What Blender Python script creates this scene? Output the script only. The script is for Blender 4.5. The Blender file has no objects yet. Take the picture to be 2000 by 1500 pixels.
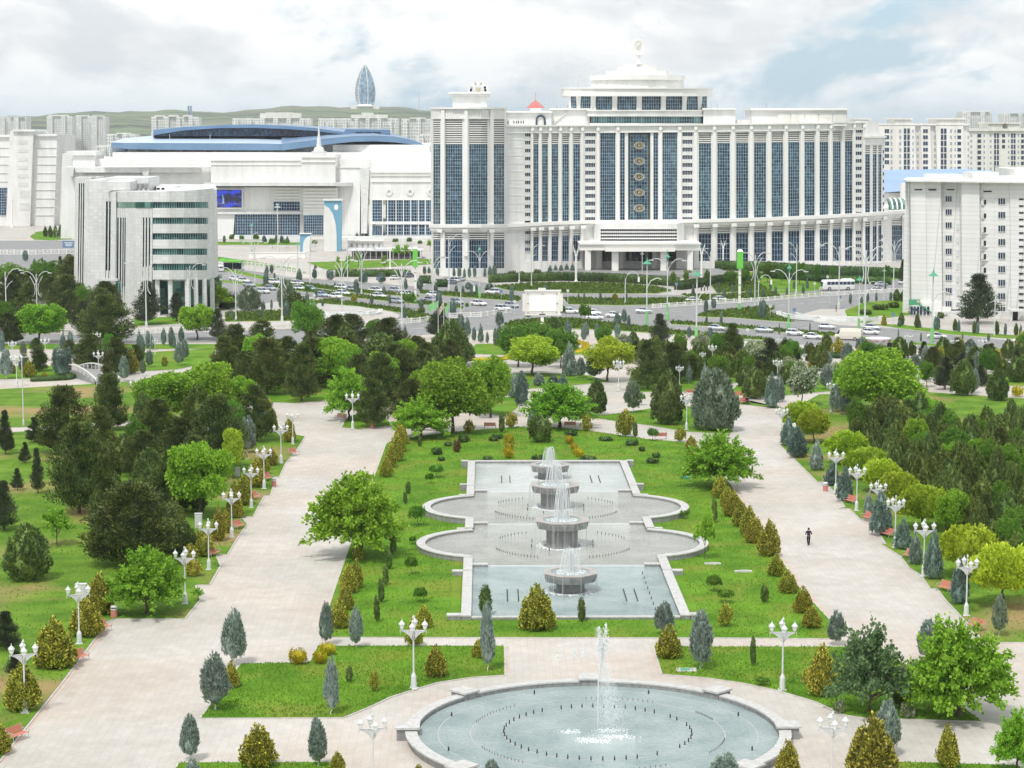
import bpy, bmesh, math, random
import numpy as np
from mathutils import Vector, Matrix
S = bpy.context.scene
col = S.collection
rad = math.radians
# ---------------------------------------------------------------- camera
F = 4170.0; CAMH = 43.0
PITCH = math.atan(504 / F); YAW = rad(0.755)
cam = bpy.data.cameras.new('camera'); camo = bpy.data.objects.new('camera', cam); col.objects.link(camo)
camo.location = (0, 0, CAMH); camo.rotation_euler = (math.pi / 2 - PITCH, 0, -YAW)
cam.sensor_width = 36; cam.lens = F / 2000 * 36; cam.clip_start = 1; cam.clip_end = 30000
S.camera = camo
# ---------------------------------------------------------------- light
SUN_EL, SUN_AZ = rad(60), rad(205)      # azimuth clockwise from +Y: the sun is high behind the camera
W = bpy.data.worlds.new('World'); S.world = W; W.use_nodes = True
nt = W.node_tree; N = nt.nodes; L = nt.links; N.clear()
out = N.new('ShaderNodeOutputWorld'); bg = N.new('ShaderNodeBackground'); bg.inputs[1].default_value = 0.10
sky = N.new('ShaderNodeTexSky'); sky.sky_type = 'NISHITA'; sky.sun_disc = False
sky.sun_elevation = SUN_EL; sky.sun_rotation = SUN_AZ
tc = N.new('ShaderNodeTexCoord')
def wnoise(scale, stretch, detail, rough, off=(0, 0, 0)):
    mp = N.new('ShaderNodeMapping'); mp.inputs['Scale'].default_value = stretch; mp.inputs['Location'].default_value = off
    n = N.new('ShaderNodeTexNoise'); n.inputs['Scale'].default_value = scale; n.inputs['Detail'].default_value = detail
    n.inputs['Roughness'].default_value = rough; n.inputs['Distortion'].default_value = 0.25
    L.new(tc.outputs['Generated'], mp.inputs[0]); L.new(mp.outputs[0], n.inputs[0]); return n
def wramp(src, stops):
    r = N.new('ShaderNodeValToRGB'); e = r.color_ramp.elements
    while len(e) < len(stops): e.new(0.5)
    for k, (p, c) in enumerate(stops): e[k].position = p; e[k].color = (*c, 1)
    L.new(src, r.inputs[0]); return r
n1 = wnoise(8, (-1, 1, 1.9), 11, 0.58, (8.65, 4.93, 1.59)); n2 = wnoise(11, (-1, 1, 2.0), 10, 0.6, (8.69, 3.75, 7.09))
cov = wramp(n1.outputs[0], [(0.39, (0, 0, 0)), (0.46, (1, 1, 1))])
shade = wramp(n2.outputs[0], [(0.40, (7.2, 7.5, 7.8)), (0.48, (8.7, 8.85, 8.9)), (0.55, (10.4, 10.4, 10.3))])
# fewer clouds close to the horizon
sep = N.new('ShaderNodeSeparateXYZ'); L.new(tc.outputs['Generated'], sep.inputs[0])
hz = wramp(sep.outputs[2], [(0.0, (0.30, 0.30, 0.30)), (0.016, (0.74, 0.74, 0.74)), (0.034, (1, 1, 1))])
mul = N.new('ShaderNodeMath'); mul.operation = 'MULTIPLY'; L.new(cov.outputs[0], mul.inputs[0]); L.new(hz.outputs[0], mul.inputs[1])
air = N.new('ShaderNodeMixRGB'); air.inputs[0].default_value = 0.8; L.new(sky.outputs[0], air.inputs[1]); air.inputs[2].default_value = (4.6, 6.7, 8.2, 1)
mx = N.new('ShaderNodeMixRGB'); L.new(mul.outputs[0], mx.inputs[0]); L.new(air.outputs[0], mx.inputs[1]); L.new(shade.outputs[0], mx.inputs[2])
L.new(mx.outputs[0], bg.inputs[0]); L.new(bg.outputs[0], out.inputs[0])
sl = bpy.data.lights.new('sun', 'SUN'); sl.energy = 2.6; sl.angle = rad(8); sl.color = (1.0, 0.965, 0.91)
so = bpy.data.objects.new('sun', sl); col.objects.link(so)
sd = Vector((math.sin(SUN_AZ) * math.cos(SUN_EL), math.cos(SUN_AZ) * math.cos(SUN_EL), math.sin(SUN_EL)))
so.rotation_euler = sd.to_track_quat('Z', 'Y').to_euler(); so.location = (0, 0, 200)
S.view_settings.view_transform = 'Standard'; S.view_settings.look = 'None'; S.view_settings.exposure = 0.27; S.view_settings.gamma = 1
S.cycles.max_bounces = 5; S.cycles.diffuse_bounces = 3; S.cycles.glossy_bounces = 2; S.cycles.transparent_max_bounces = 12
# ---------------------------------------------------------------- picture <-> place: the photo's ground points measured into metres
def _basis():
    cp, sp, cy, sy = math.cos(PITCH), math.sin(PITCH), math.cos(YAW), math.sin(YAW)
    return (sy * cp, cy * cp, -sp), (cy, -sy, 0), (sy * sp, cy * sp, cp)
_f, _r, _u = _basis()
def ray(x, y):
    a, b = (x - 1000) / F, (750 - y) / F
    return [_f[i] + _r[i] * a + _u[i] * b for i in range(3)]
def G(x, y, z=0.0):
    d = ray(x, y); t = (z - CAMH) / d[2]; return (d[0] * t, d[1] * t, z)
def P(x, y, Y):
    d = ray(x, y); t = Y / d[1]; return (d[0] * t, Y, CAMH + d[2] * t)
# ---------------------------------------------------------------- mesh builder
class MB:
    def __init__(s): s.v = []; s.f = []; s.m = []; s.uv = None
    def add(s, vs, fs, mi=0):
        o = len(s.v); s.v += [tuple(p) for p in vs]; s.f += [tuple(i + o for i in f) for f in fs]; s.m += [mi] * len(fs); return s
    def box(s, c, d, rz=0.0, mi=0, taper=1.0):
        cx, cy, cz = c; a, b, h = d[0] / 2, d[1] / 2, d[2] / 2; co, si = math.cos(rz), math.sin(rz); vs = []
        for z, k in ((-h, 1), (h, taper)):
            for x, y in ((-a, -b), (a, -b), (a, b), (-a, b)):
                x *= k; y *= k; vs.append((cx + x * co - y * si, cy + x * si + y * co, cz + z))
        return s.add(vs, [(3, 2, 1, 0), (4, 5, 6, 7), (0, 1, 5, 4), (1, 2, 6, 5), (2, 3, 7, 6), (3, 0, 4, 7)], mi)
    def prism(s, poly, z0, z1, mi=0, bottom=True):
        n = len(poly); ar = sum(poly[i][0] * poly[(i + 1) % n][1] - poly[(i + 1) % n][0] * poly[i][1] for i in range(n))
        if ar < 0: poly = poly[::-1]
        vs = [(p[0], p[1], z0) for p in poly] + [(p[0], p[1], z1) for p in poly]
        fs = [tuple(range(n, 2 * n))] + ([tuple(range(n - 1, -1, -1))] if bottom else [])
        fs += [(i, (i + 1) % n, n + (i + 1) % n, n + i) for i in range(n)]
        return s.add(vs, fs, mi)
    def ring(s, c, r0, r1, z0, z1, n=48, a0=0, a1=2 * math.pi, mi=0, slope=0.0):
        cx, cy = c; full = abs(a1 - a0 - 2 * math.pi) < 1e-6; k = n if full else n + 1; vs = []
        for i in range(k):
            a = a0 + (a1 - a0) * i / n; ca, sa = math.cos(a), math.sin(a)
            for r, z in ((r0, z0), (r1 - slope, z0), (r1, z1), (r0, z1)): vs.append((cx + r * ca, cy + r * sa, z))
        fs = []
        for i in range(n if full else n):
            p, q = 4 * i, 4 * ((i + 1) % k)
            for e in range(4): fs.append((p + e, p + (e + 1) % 4, q + (e + 1) % 4, q + e))
        if not full: fs += [(3, 2, 1, 0), tuple(4 * (k - 1) + e for e in range(4))]
        return s.add(vs, fs, mi)
    def tube(s, pts, r, n=6, mi=0, cap=True):
        pts = [Vector(p) for p in pts]; R_ = r if isinstance(r, (list, tuple)) else [r] * len(pts); vs = []
        for i, p in enumerate(pts):
            t = (pts[min(i + 1, len(pts) - 1)] - pts[max(i - 1, 0)]).normalized()
            up = Vector((0, 0, 1)) if abs(t.z) < 0.9 else Vector((1, 0, 0))
            a = t.cross(up).normalized(); b = t.cross(a)
            for k in range(n):
                g = 2 * math.pi * k / n; vs.append(p + (a * math.cos(g) + b * math.sin(g)) * R_[i])
        fs = [(i * n + k, i * n + (k + 1) % n, (i + 1) * n + (k + 1) % n, (i + 1) * n + k) for i in range(len(pts) - 1) for k in range(n)]
        if cap: fs += [tuple(range(n))[::-1], tuple(range((len(pts) - 1) * n, len(pts) * n))]
        return s.add(vs, fs, mi)
    def lathe(s, prof, c=(0, 0, 0), n=16, mi=0, rot=0.0, sx=1, sy=1):
        vs = []; fs = []
        for r, z in prof:
            for k in range(n):
                g = rot + 2 * math.pi * k / n; vs.append((c[0] + r * math.cos(g) * sx, c[1] + r * math.sin(g) * sy, c[2] + z))
        for i in range(len(prof) - 1):
            for k in range(n): fs.append((i * n + k, i * n + (k + 1) % n, (i + 1) * n + (k + 1) % n, (i + 1) * n + k))
        fs += [tuple(range(n))[::-1], tuple(range((len(prof) - 1) * n, len(prof) * n))]
        return s.add(vs, fs, mi)
    def mesh(s, name, mats, smooth=False):
        me = bpy.data.meshes.new(name); me.from_pydata(s.v, [], s.f)
        for m in (mats if isinstance(mats, (list, tuple)) else [mats]): me.materials.append(m)
        if any(s.m): me.polygons.foreach_set('material_index', s.m)
        if smooth: me.polygons.foreach_set('use_smooth', [True] * len(s.f))
        me.update(); return me
    def build(s, name, mats, parent=None, smooth=False, loc=None):
        o = bpy.data.objects.new(name, s.mesh(name, mats, smooth)); col.objects.link(o)
        if parent is not None: o.parent = parent
        if loc: o.location = loc
        return o
def tag(o, label=None, cat=None, group=None, kind=None):
    if label: o['label'] = label
    if cat: o['category'] = cat
    if group: o['group'] = group
    if kind: o['kind'] = kind
    return o
def empty(name, loc=(0, 0, 0), rz=0.0, label=None, cat=None, group=None):
    o = bpy.data.objects.new(name, None); o.location = loc; o.rotation_euler = (0, 0, rz); o.empty_display_size = 0.5
    col.objects.link(o); return tag(o, label, cat, group)
KIDS = {}
def kids(o):
    if o.name not in KIDS: KIDS[o.name] = [c for c in bpy.data.objects if c.parent == o]
    return KIDS[o.name]
def copy_tree(o, parent=None):
    c = o.copy(); col.objects.link(c)
    if parent is not None: c.parent = parent
    for ch in kids(o): copy_tree(ch, c)
    return c
ORD = ['first', 'second', 'third', 'fourth', 'fifth', 'sixth', 'seventh', 'eighth', 'ninth', 'tenth', 'eleventh', 'twelfth', 'thirteenth', 'fourteenth',
       'fifteenth', 'sixteenth', 'seventeenth', 'eighteenth', 'nineteenth', 'twentieth']
TENS = {2: 'twenty', 3: 'thirty', 4: 'forty', 5: 'fifty', 6: 'sixty', 7: 'seventy', 8: 'eighty', 9: 'ninety'}
def ordw(i):
    if i < 20: return ORD[i]
    n = i + 1; t, u = divmod(n, 10)
    if n >= 100: return 'hundred and ' + ordw(n - 101) if n > 100 else 'hundredth'
    return TENS[t][:-1] + 'ieth' if u == 0 else TENS[t] + '-' + ORD[u - 1]
SERIES = {}
def series(o, x, look, where, cat, group, what=None):
    """objects of one look are told apart by their order from left to right in a named place"""
    o['category'] = cat; o['group'] = group; SERIES.setdefault((look, where, what), []).append((x, o))
def finish_series():
    for (look, where, what), lst in SERIES.items():
        lst.sort(key=lambda t: t[0]); n = len(lst)
        for i, (x, o) in enumerate(lst):
            if n == 1: o['label'] = f'{look} {where}, the only one'; continue
            if i == 0: pos = 'leftmost'
            elif i == n - 1: pos = 'rightmost'
            else: pos = ordw(i) + ' from left'
            w_ = lambda t: len(t.replace('-', ' ').split()); o['label'] = f'{look}, {pos} of those {where}'
            if w_(o['label']) > 15: o['label'] = f'{look}, {pos} {where}'
            if w_(o['label']) > 16: o['label'] = f'{look}, {pos} {where}'.replace('with four lanterns', '')
# ---------------------------------------------------------------- materials
def principled(name, base, rough=0.6, metal=0.0, spec=0.3):
    m = bpy.data.materials.new(name); m.use_nodes = True; b = m.node_tree.nodes['Principled BSDF']
    b.inputs['Base Color'].default_value = (*base, 1); b.inputs['Roughness'].default_value = rough; b.inputs['Metallic'].default_value = metal
    b.inputs['Specular IOR Level'].default_value = spec; return m
def noisy(name, c1, c2, scale=2.0, detail=6, rough=0.7, lo=0.35, hi=0.65, bump=0.0, coord='Object', metal=0, stretch=(1, 1, 1), spec=0.3, c3=None, scale3=0.3):
    m = principled(name, c1, rough, metal, spec); t = m.node_tree; n = t.nodes; l = t.links; b = n['Principled BSDF']
    tcn = n.new('ShaderNodeTexCoord'); mp = n.new('ShaderNodeMapping'); mp.inputs['Scale'].default_value = stretch
    nz = n.new('ShaderNodeTexNoise'); nz.inputs['Scale'].default_value = scale; nz.inputs['Detail'].default_value = detail
    l.new(tcn.outputs[coord], mp.inputs[0]); l.new(mp.outputs[0], nz.inputs[0])
    r = n.new('ShaderNodeValToRGB'); r.color_ramp.elements[0].position = lo; r.color_ramp.elements[1].position = hi
    r.color_ramp.elements[0].color = (*c1, 1); r.color_ramp.elements[1].color = (*c2, 1); l.new(nz.outputs[0], r.inputs[0]); cur = r.outputs[0]
    if c3:
        nz3 = n.new('ShaderNodeTexNoise'); nz3.inputs['Scale'].default_value = scale3; nz3.inputs['Detail'].default_value = 5; l.new(mp.outputs[0], nz3.inputs[0])
        r3 = n.new('ShaderNodeValToRGB'); r3.color_ramp.elements[0].position = 0.5; r3.color_ramp.elements[1].position = 0.66; l.new(nz3.outputs[0], r3.inputs[0])
        mxn = n.new('ShaderNodeMixRGB'); l.new(r3.outputs[0], mxn.inputs[0]); l.new(cur, mxn.inputs[1]); mxn.inputs[2].default_value = (*c3, 1); cur = mxn.outputs[0]
    l.new(cur, b.inputs['Base Color'])
    if bump:
        bp = n.new('ShaderNodeBump'); bp.inputs['Strength'].default_value = bump; bp.inputs['Distance'].default_value = 0.1
        l.new(nz.outputs[0], bp.inputs['Height']); l.new(bp.outputs[0], b.inputs['Normal'])
    return m
def paving(name, c1, c2, cm, bw, bh, rot=0.0, stain=0.15, mort=0.02):
    m = principled(name, c1, 0.55); t = m.node_tree; n = t.nodes; l = t.links; b = n['Principled BSDF']
    tcn = n.new('ShaderNodeTexCoord'); mp = n.new('ShaderNodeMapping'); mp.inputs['Rotation'].default_value = (0, 0, rot)
    br = n.new('ShaderNodeTexBrick'); br.inputs['Color1'].default_value = (*c1, 1); br.inputs['Color2'].default_value = (*c2, 1); br.inputs['Mortar'].default_value = (*cm, 1)
    br.inputs['Scale'].default_value = 1; br.inputs['Brick Width'].default_value = bw; br.inputs['Row Height'].default_value = bh; br.inputs['Mortar Size'].default_value = mort
    br.inputs['Mortar Smooth'].default_value = 0.3; br.offset = 0.5
    l.new(tcn.outputs['Object'], mp.inputs[0]); l.new(mp.outputs[0], br.inputs[0])
    def nz(scale, lo, hi, a, bb):
        q = n.new('ShaderNodeTexNoise'); q.inputs['Scale'].default_value = scale; q.inputs['Detail'].default_value = 6; l.new(tcn.outputs['Object'], q.inputs[0])
        r = n.new('ShaderNodeValToRGB'); r.color_ramp.elements[0].position = lo; r.color_ramp.elements[1].position = hi
        r.color_ramp.elements[0].color = (*a, 1); r.color_ramp.elements[1].color = (*bb, 1); l.new(q.outputs[0], r.inputs[0]); return r
    cur = br.outputs[0]
    for sc, a in ((0.09, stain), (0.6, stain * 0.7), (4.0, stain * 0.4)):
        r = nz(sc, 0.35, 0.65, (1 - a, 1 - a, 1 - a * 1.1), (1, 1, 1)); mm = n.new('ShaderNodeMixRGB'); mm.blend_type = 'MULTIPLY'; mm.inputs[0].default_value = 1
        l.new(cur, mm.inputs[1]); l.new(r.outputs[0], mm.inputs[2]); cur = mm.outputs[0]
    vr = n.new('ShaderNodeTexVoronoi'); vr.inputs['Scale'].default_value = 0.35; l.new(tcn.outputs['Object'], vr.inputs[0]); rv = n.new('ShaderNodeValToRGB'); rv.color_ramp.elements[0].position = 0.0; rv.color_ramp.elements[0].color = (.80, .79, .78, 1); rv.color_ramp.elements[1].position = 0.10; rv.color_ramp.elements[1].color = (1, 1, 1, 1)
    l.new(vr.outputs['Distance'], rv.inputs[0]); mm = n.new('ShaderNodeMixRGB'); mm.blend_type = 'MULTIPLY'; mm.inputs[0].default_value = .6; l.new(cur, mm.inputs[1]); l.new(rv.outputs[0], mm.inputs[2]); cur = mm.outputs[0]
    # warm pinkish fields of slabs
    r = nz(0.05, 0.45, 0.6, (1, 1, 1), (1.02, 0.955, 0.915)); mm = n.new('ShaderNodeMixRGB'); mm.blend_type = 'MULTIPLY'; mm.inputs[0].default_value = 1
    l.new(cur, mm.inputs[1]); l.new(r.outputs[0], mm.inputs[2]); l.new(mm.outputs[0], b.inputs['Base Color'])
    return m
def foliage(name, dark, light, tip=None, transl=0.25, nscale=1.2):
    """leaves: each leaf has its own tint, each clump and each plant a slightly different one"""
    m = principled(name, light, 0.65, 0, 0.25); t = m.node_tree; n = t.nodes; l = t.links; b = n['Principled BSDF']
    g = n.new('ShaderNodeNewGeometry'); oi = n.new('ShaderNodeObjectInfo'); tcn = n.new('ShaderNodeTexCoord')
    nz = n.new('ShaderNodeTexNoise'); nz.noise_dimensions = '4D'; nz.inputs['Scale'].default_value = nscale; nz.inputs['Detail'].default_value = 3
    l.new(tcn.outputs['Object'], nz.inputs[0]); mu = n.new('ShaderNodeMath'); mu.operation = 'MULTIPLY'; mu.inputs[1].default_value = 30
    l.new(oi.outputs['Random'], mu.inputs[0]); l.new(mu.outputs[0], nz.inputs['W'])
    ad = n.new('ShaderNodeMath'); ad.operation = 'MULTIPLY_ADD'; ad.inputs[1].default_value = 0.45; l.new(g.outputs['Random Per Island'], ad.inputs[0]); l.new(nz.outputs[0], ad.inputs[2])
    r = n.new('ShaderNodeValToRGB'); e = r.color_ramp.elements; e[0].position = 0.40; e[0].color = (*dark, 1); e[1].position = 0.92; e[1].color = (*light, 1)
    if tip: q = e.new(0.72); q.color = (*light, 1); e[2].position = 0.95; e[2].color = (*tip, 1)
    l.new(ad.outputs[0], r.inputs[0])
    hs = n.new('ShaderNodeHueSaturation'); mr = n.new('ShaderNodeMapRange'); mr.inputs[3].default_value = 0.80; mr.inputs[4].default_value = 1.18; l.new(oi.outputs['Random'], mr.inputs[0])
    l.new(mr.outputs[0], hs.inputs['Value']); mr2 = n.new('ShaderNodeMapRange'); mr2.inputs[3].default_value = 0.487; mr2.inputs[4].default_value = 0.513
    mw = n.new('ShaderNodeMath'); mw.operation = 'FRACT'; mz = n.new('ShaderNodeMath'); mz.operation = 'MULTIPLY'; mz.inputs[1].default_value = 7.3
    l.new(oi.outputs['Random'], mz.inputs[0]); l.new(mz.outputs[0], mw.inputs[0]); l.new(mw.outputs[0], mr2.inputs[0]); l.new(mr2.outputs[0], hs.inputs['Hue'])
    l.new(r.outputs[0], hs.inputs['Color']); l.new(hs.outputs[0], b.inputs['Base Color'])
    if transl:
        tr = n.new('ShaderNodeBsdfTranslucent'); l.new(hs.outputs[0], tr.inputs[0]); ms = n.new('ShaderNodeMixShader'); ms.inputs[0].default_value = transl
        l.new(b.outputs[0], ms.inputs[1]); l.new(tr.outputs[0], ms.inputs[2]); l.new(ms.outputs[0], n['Material Output'].inputs[0])
    return m
def glass_wall(name, c1, c2, c3, pw=0.7, ph=1.1):
    """curtain-wall glass: each pane a slightly different dark tint, mirror-like"""
    m = principled(name, c1, 0.06, 0, 0.55); t = m.node_tree; n = t.nodes; l = t.links; b = n['Principled BSDF']
    g = n.new('ShaderNodeTexCoord'); mp = n.new('ShaderNodeMapping'); mp.inputs['Scale'].default_value = (1 / pw, 0.02, 1 / ph); l.new(g.outputs['Object'], mp.inputs[0])
    fl = n.new('ShaderNodeVectorMath'); fl.operation = 'FLOOR'; l.new(mp.outputs[0], fl.inputs[0]); wn = n.new('ShaderNodeTexWhiteNoise'); l.new(fl.outputs[0], wn.inputs[0])
    nz = n.new('ShaderNodeTexNoise'); nz.inputs['Scale'].default_value = 0.07; nz.inputs['Detail'].default_value = 4; l.new(g.outputs['Object'], nz.inputs[0])
    ad = n.new('ShaderNodeMath'); ad.operation = 'MULTIPLY_ADD'; ad.inputs[1].default_value = 0.5; l.new(wn.outputs[0], ad.inputs[0]); l.new(nz.outputs[0], ad.inputs[2])
    r = n.new('ShaderNodeValToRGB'); e = r.color_ramp.elements; e[0].position = 0.48; e[0].color = (*c1, 1); e[1].position = 0.98; e[1].color = (*c3, 1); q = e.new(0.74); q.color = (*c2, 1)
    l.new(ad.outputs[0], r.inputs[0]); l.new(r.outputs[0], b.inputs['Base Color']); return m
def panelled(name, c1, c2, seam, bw=1.5, bh=0.9, streak=0.10, mort=0.035, rough=0.55):
    m = principled(name, c1, rough); t = m.node_tree; n = t.nodes; l = t.links; b = n['Principled BSDF']; g = n.new('ShaderNodeTexCoord'); sp = n.new('ShaderNodeSeparateXYZ'); l.new(g.outputs['Object'], sp.inputs[0])
    a = n.new('ShaderNodeMath'); a.operation = 'ADD'; l.new(sp.outputs[0], a.inputs[0]); l.new(sp.outputs[1], a.inputs[1]); cb = n.new('ShaderNodeCombineXYZ'); l.new(a.outputs[0], cb.inputs[0]); l.new(sp.outputs[2], cb.inputs[1])
    br = n.new('ShaderNodeTexBrick'); br.offset = 0.0; br.inputs['Color1'].default_value = (*c1, 1); br.inputs['Color2'].default_value = (*c2, 1); br.inputs['Mortar'].default_value = (*seam, 1); br.inputs['Scale'].default_value = 1
    br.inputs['Brick Width'].default_value = bw; br.inputs['Row Height'].default_value = bh; br.inputs['Mortar Size'].default_value = mort; l.new(cb.outputs[0], br.inputs[0]); cur = br.outputs[0]
    for sc, st, k in ((0.5, (1, 1, .12), streak), (0.12, (1, 1, 1), streak * .6)):
        mp = n.new('ShaderNodeMapping'); mp.inputs['Scale'].default_value = st; z = n.new('ShaderNodeTexNoise'); z.inputs['Scale'].default_value = sc * .8; z.inputs['Detail'].default_value = 7; l.new(g.outputs['Object'], mp.inputs[0]); l.new(mp.outputs[0], z.inputs[0])
        r = n.new('ShaderNodeValToRGB'); r.color_ramp.elements[0].position = .38; r.color_ramp.elements[1].position = .6; r.color_ramp.elements[0].color = (1 - k, 1 - k, 1 - k * 1.1, 1); l.new(z.outputs[0], r.inputs[0])
        mm = n.new('ShaderNodeMixRGB'); mm.blend_type = 'MULTIPLY'; mm.inputs[0].default_value = 1; l.new(cur, mm.inputs[1]); l.new(r.outputs[0], mm.inputs[2]); cur = mm.outputs[0]
    l.new(cur, b.inputs['Base Color']); return m
M = {}
M['white'] = panelled('white_stone', (0.785, 0.785, 0.77), (0.81, 0.81, 0.80), (0.70, 0.70, 0.68))
M['white2'] = panelled('white_cladding', (0.72, 0.72, 0.71), (0.76, 0.76, 0.75), (0.58, 0.58, 0.57), 3.2, 1.0, 0.06, 0.05)
M['cream'] = panelled('cream_stone', (0.76, 0.75, 0.71), (0.79, 0.78, 0.75), (0.66, 0.65, 0.61), 2.0, 1.2)
M['trim'] = principled('white_trim', (0.80, 0.79, 0.76), 0.55)
M['frame'] = principled('pale_mullion', (0.36, 0.48, 0.58), 0.4)
M['glass'] = glass_wall('blue_curtain_glass', (0.005, 0.014, 0.035), (0.018, 0.052, 0.085), (0.09, 0.17, 0.21))
M['glassd'] = glass_wall('dark_blue_glass', (0.004, 0.009, 0.028), (0.010, 0.026, 0.060), (0.04, 0.085, 0.14))
M['glassg'] = glass_wall('green_glass', (0.006, 0.03, 0.028), (0.025, 0.10, 0.085), (0.12, 0.26, 0.22), 1.2, 2.0)
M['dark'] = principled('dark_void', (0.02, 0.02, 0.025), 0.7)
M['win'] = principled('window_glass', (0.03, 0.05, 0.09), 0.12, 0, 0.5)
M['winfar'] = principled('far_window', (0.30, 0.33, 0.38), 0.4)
M['grille'] = noisy('bronze_screen', (0.05, 0.05, 0.035), (0.11, 0.10, 0.07), 3, 3, 0.5)
M['marble'] = panelled('grey_marble', (0.65, 0.66, 0.65), (0.74, 0.75, 0.74), (0.56, 0.57, 0.56), 1.1, 0.8, 0.09, 0.03, 0.4)
M['greystone'] = noisy('grey_granite', (0.20, 0.20, 0.20), (0.33, 0.33, 0.32), 1.2, 8, 0.5, 0.3, 0.7, stretch=(3, 3, 0.6))
M['rim'] = noisy('pale_granite_coping', (0.40, 0.395, 0.385), (0.55, 0.545, 0.53), 2.5, 8, 0.45, 0.3, 0.7)
M['tan'] = noisy('pink_granite_rim', (0.30, 0.265, 0.25), (0.42, 0.385, 0.36), 2.5, 8, 0.4)
M['blueroof'] = noisy('blue_roof_fascia', (0.13, 0.22, 0.35), (0.16, 0.26, 0.40), 0.1, 4, 0.35)
M['blueroof2'] = noisy('pale_blue_roof', (0.44, 0.55, 0.70), (0.50, 0.61, 0.75), 0.06, 5, 0.35)
M['bluetile'] = principled('blue_panel', (0.16, 0.36, 0.50), 0.35)
M['blueroof3'] = noisy('sky_blue_sheet_roof', (0.22, 0.34, 0.54), (0.27, 0.39, 0.59), 0.06, 5, 0.4)
M['redroof'] = principled('red_roof', (0.50, 0.16, 0.15), 0.5)
M['asphalt'] = noisy('asphalt', (0.20, 0.20, 0.205), (0.27, 0.27, 0.27), 0.5, 8, 0.8, 0.3, 0.7)
M['line'] = principled('road_paint', (0.72, 0.72, 0.70), 0.6)
M['pave'] = paving('slab_paving', (0.535, 0.498, 0.455), (0.565, 0.538, 0.505), (0.475, 0.438, 0.40), 1.2, 0.6, math.pi / 2)
M['pavew'] = paving('pale_slab_paving', (0.50, 0.48, 0.455), (0.54, 0.525, 0.50), (0.42, 0.40, 0.38), 1.5, 1.5, 0.3)
M['pink'] = noisy('pink_border_slabs', (0.48, 0.36, 0.30), (0.52, 0.43, 0.38), 0.8, 4, 0.6)
M['kerb'] = noisy('kerb_stone', (0.42, 0.40, 0.37), (0.54, 0.51, 0.47), 2, 5, 0.6)
M['grass'] = noisy('lawn_grass', (0.060, 0.158, 0.010), (0.138, 0.275, 0.022), 0.22, 12, 0.9, 0.32, 0.68, bump=0.6, spec=0.1, c3=(0.17, 0.225, 0.03), scale3=0.16)
M['grass2'] = noisy('rough_lawn', (0.064, 0.150, 0.013), (0.150, 0.255, 0.028), 0.25, 12, 0.9, 0.32, 0.68, bump=0.6, spec=0.1, c3=(0.30, 0.22, 0.10), scale3=0.07)
M['sail'] = glass_wall('pale_blue_tower_glass', (0.06, 0.13, 0.22), (0.14, 0.27, 0.40), (0.30, 0.45, 0.58), 4, 6)
M['earth'] = noisy('far_land', (0.09, 0.14, 0.06), (0.22, 0.22, 0.16), 0.01, 10, 0.9, 0.35, 0.62)
M['hill'] = noisy('hill_slopes', (0.045, 0.075, 0.045), (0.15, 0.20, 0.10), 0.003, 12, 0.95, 0.44, 0.56, c3=(0.19, 0.17, 0.12), scale3=0.0022, stretch=(1, 2.5, 6))
M['metalw'] = principled('white_painted_metal', (0.58, 0.60, 0.59), 0.4)
M['metalg'] = principled('grey_painted_metal', (0.56, 0.57, 0.58), 0.4)
M['greenp'] = principled('green_paint', (0.22, 0.50, 0.20), 0.45)
M['greenb'] = principled('bright_green_panel', (0.16, 0.55, 0.08), 0.45)
M['teal'] = principled('teal_lantern', (0.08, 0.32, 0.19), 0.4)
M['lampglass'] = principled('milky_lamp_glass', (0.80, 0.80, 0.78), 0.25)
M['gold'] = noisy('gilded_ornament', (0.34, 0.29, 0.20), (0.60, 0.55, 0.45), 4, 4, 0.5, 0.4, 0.6)
M['red'] = principled('red_slats', (0.60, 0.22, 0.17), 0.6)
M['iron'] = principled('grey_cast_iron', (0.42, 0.42, 0.42), 0.5, 0.2)
M['bark'] = noisy('bark', (0.07, 0.055, 0.04), (0.14, 0.11, 0.08), 6, 5, 0.9)
M['barkw'] = principled('whitewashed_trunk', (0.62, 0.60, 0.55), 0.8)
# water: pale pool floor seen through rippled, reflecting water
def water(name, c1, c2, sc, bump):
    m = noisy(name, c1, c2, 0.25, 5, 0.06, 0.35, 0.65, spec=0.5); t = m.node_tree; n = t.nodes; l = t.links; b = n['Principled BSDF']; b.inputs['IOR'].default_value = 1.33
    g = n.new('ShaderNodeTexCoord'); mp = n.new('ShaderNodeMapping'); mp.inputs['Scale'].default_value = (1, 1.7, 1); l.new(g.outputs['Object'], mp.inputs[0])
    z = n.new('ShaderNodeTexNoise'); z.inputs['Scale'].default_value = sc * .8; z.inputs['Detail'].default_value = 7; z.inputs['Distortion'].default_value = 1.2; l.new(mp.outputs[0], z.inputs[0])
    bp = n.new('ShaderNodeBump'); bp.inputs['Strength'].default_value = bump; bp.inputs['Distance'].default_value = 0.14; l.new(z.outputs[0], bp.inputs['Height']); l.new(bp.outputs[0], b.inputs['Normal']); return m
M['water'] = water('pool_water', (0.24, 0.315, 0.315), (0.35, 0.42, 0.415), 3.2, 1.0)
M['water2'] = water('still_pool_water', (0.40, 0.43, 0.42), (0.47, 0.50, 0.49), 1.2, 0.25)
M['water3'] = water('warm_pool_water', (0.33, 0.34, 0.315), (0.42, 0.43, 0.40), 3.0, 0.9)
mf = principled('white_water', (0.86, 0.89, 0.90), 0.3); b_ = mf.node_tree.nodes['Principled BSDF']; b_.inputs['Alpha'].default_value = 0.75; M['foam'] = mf
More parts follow.
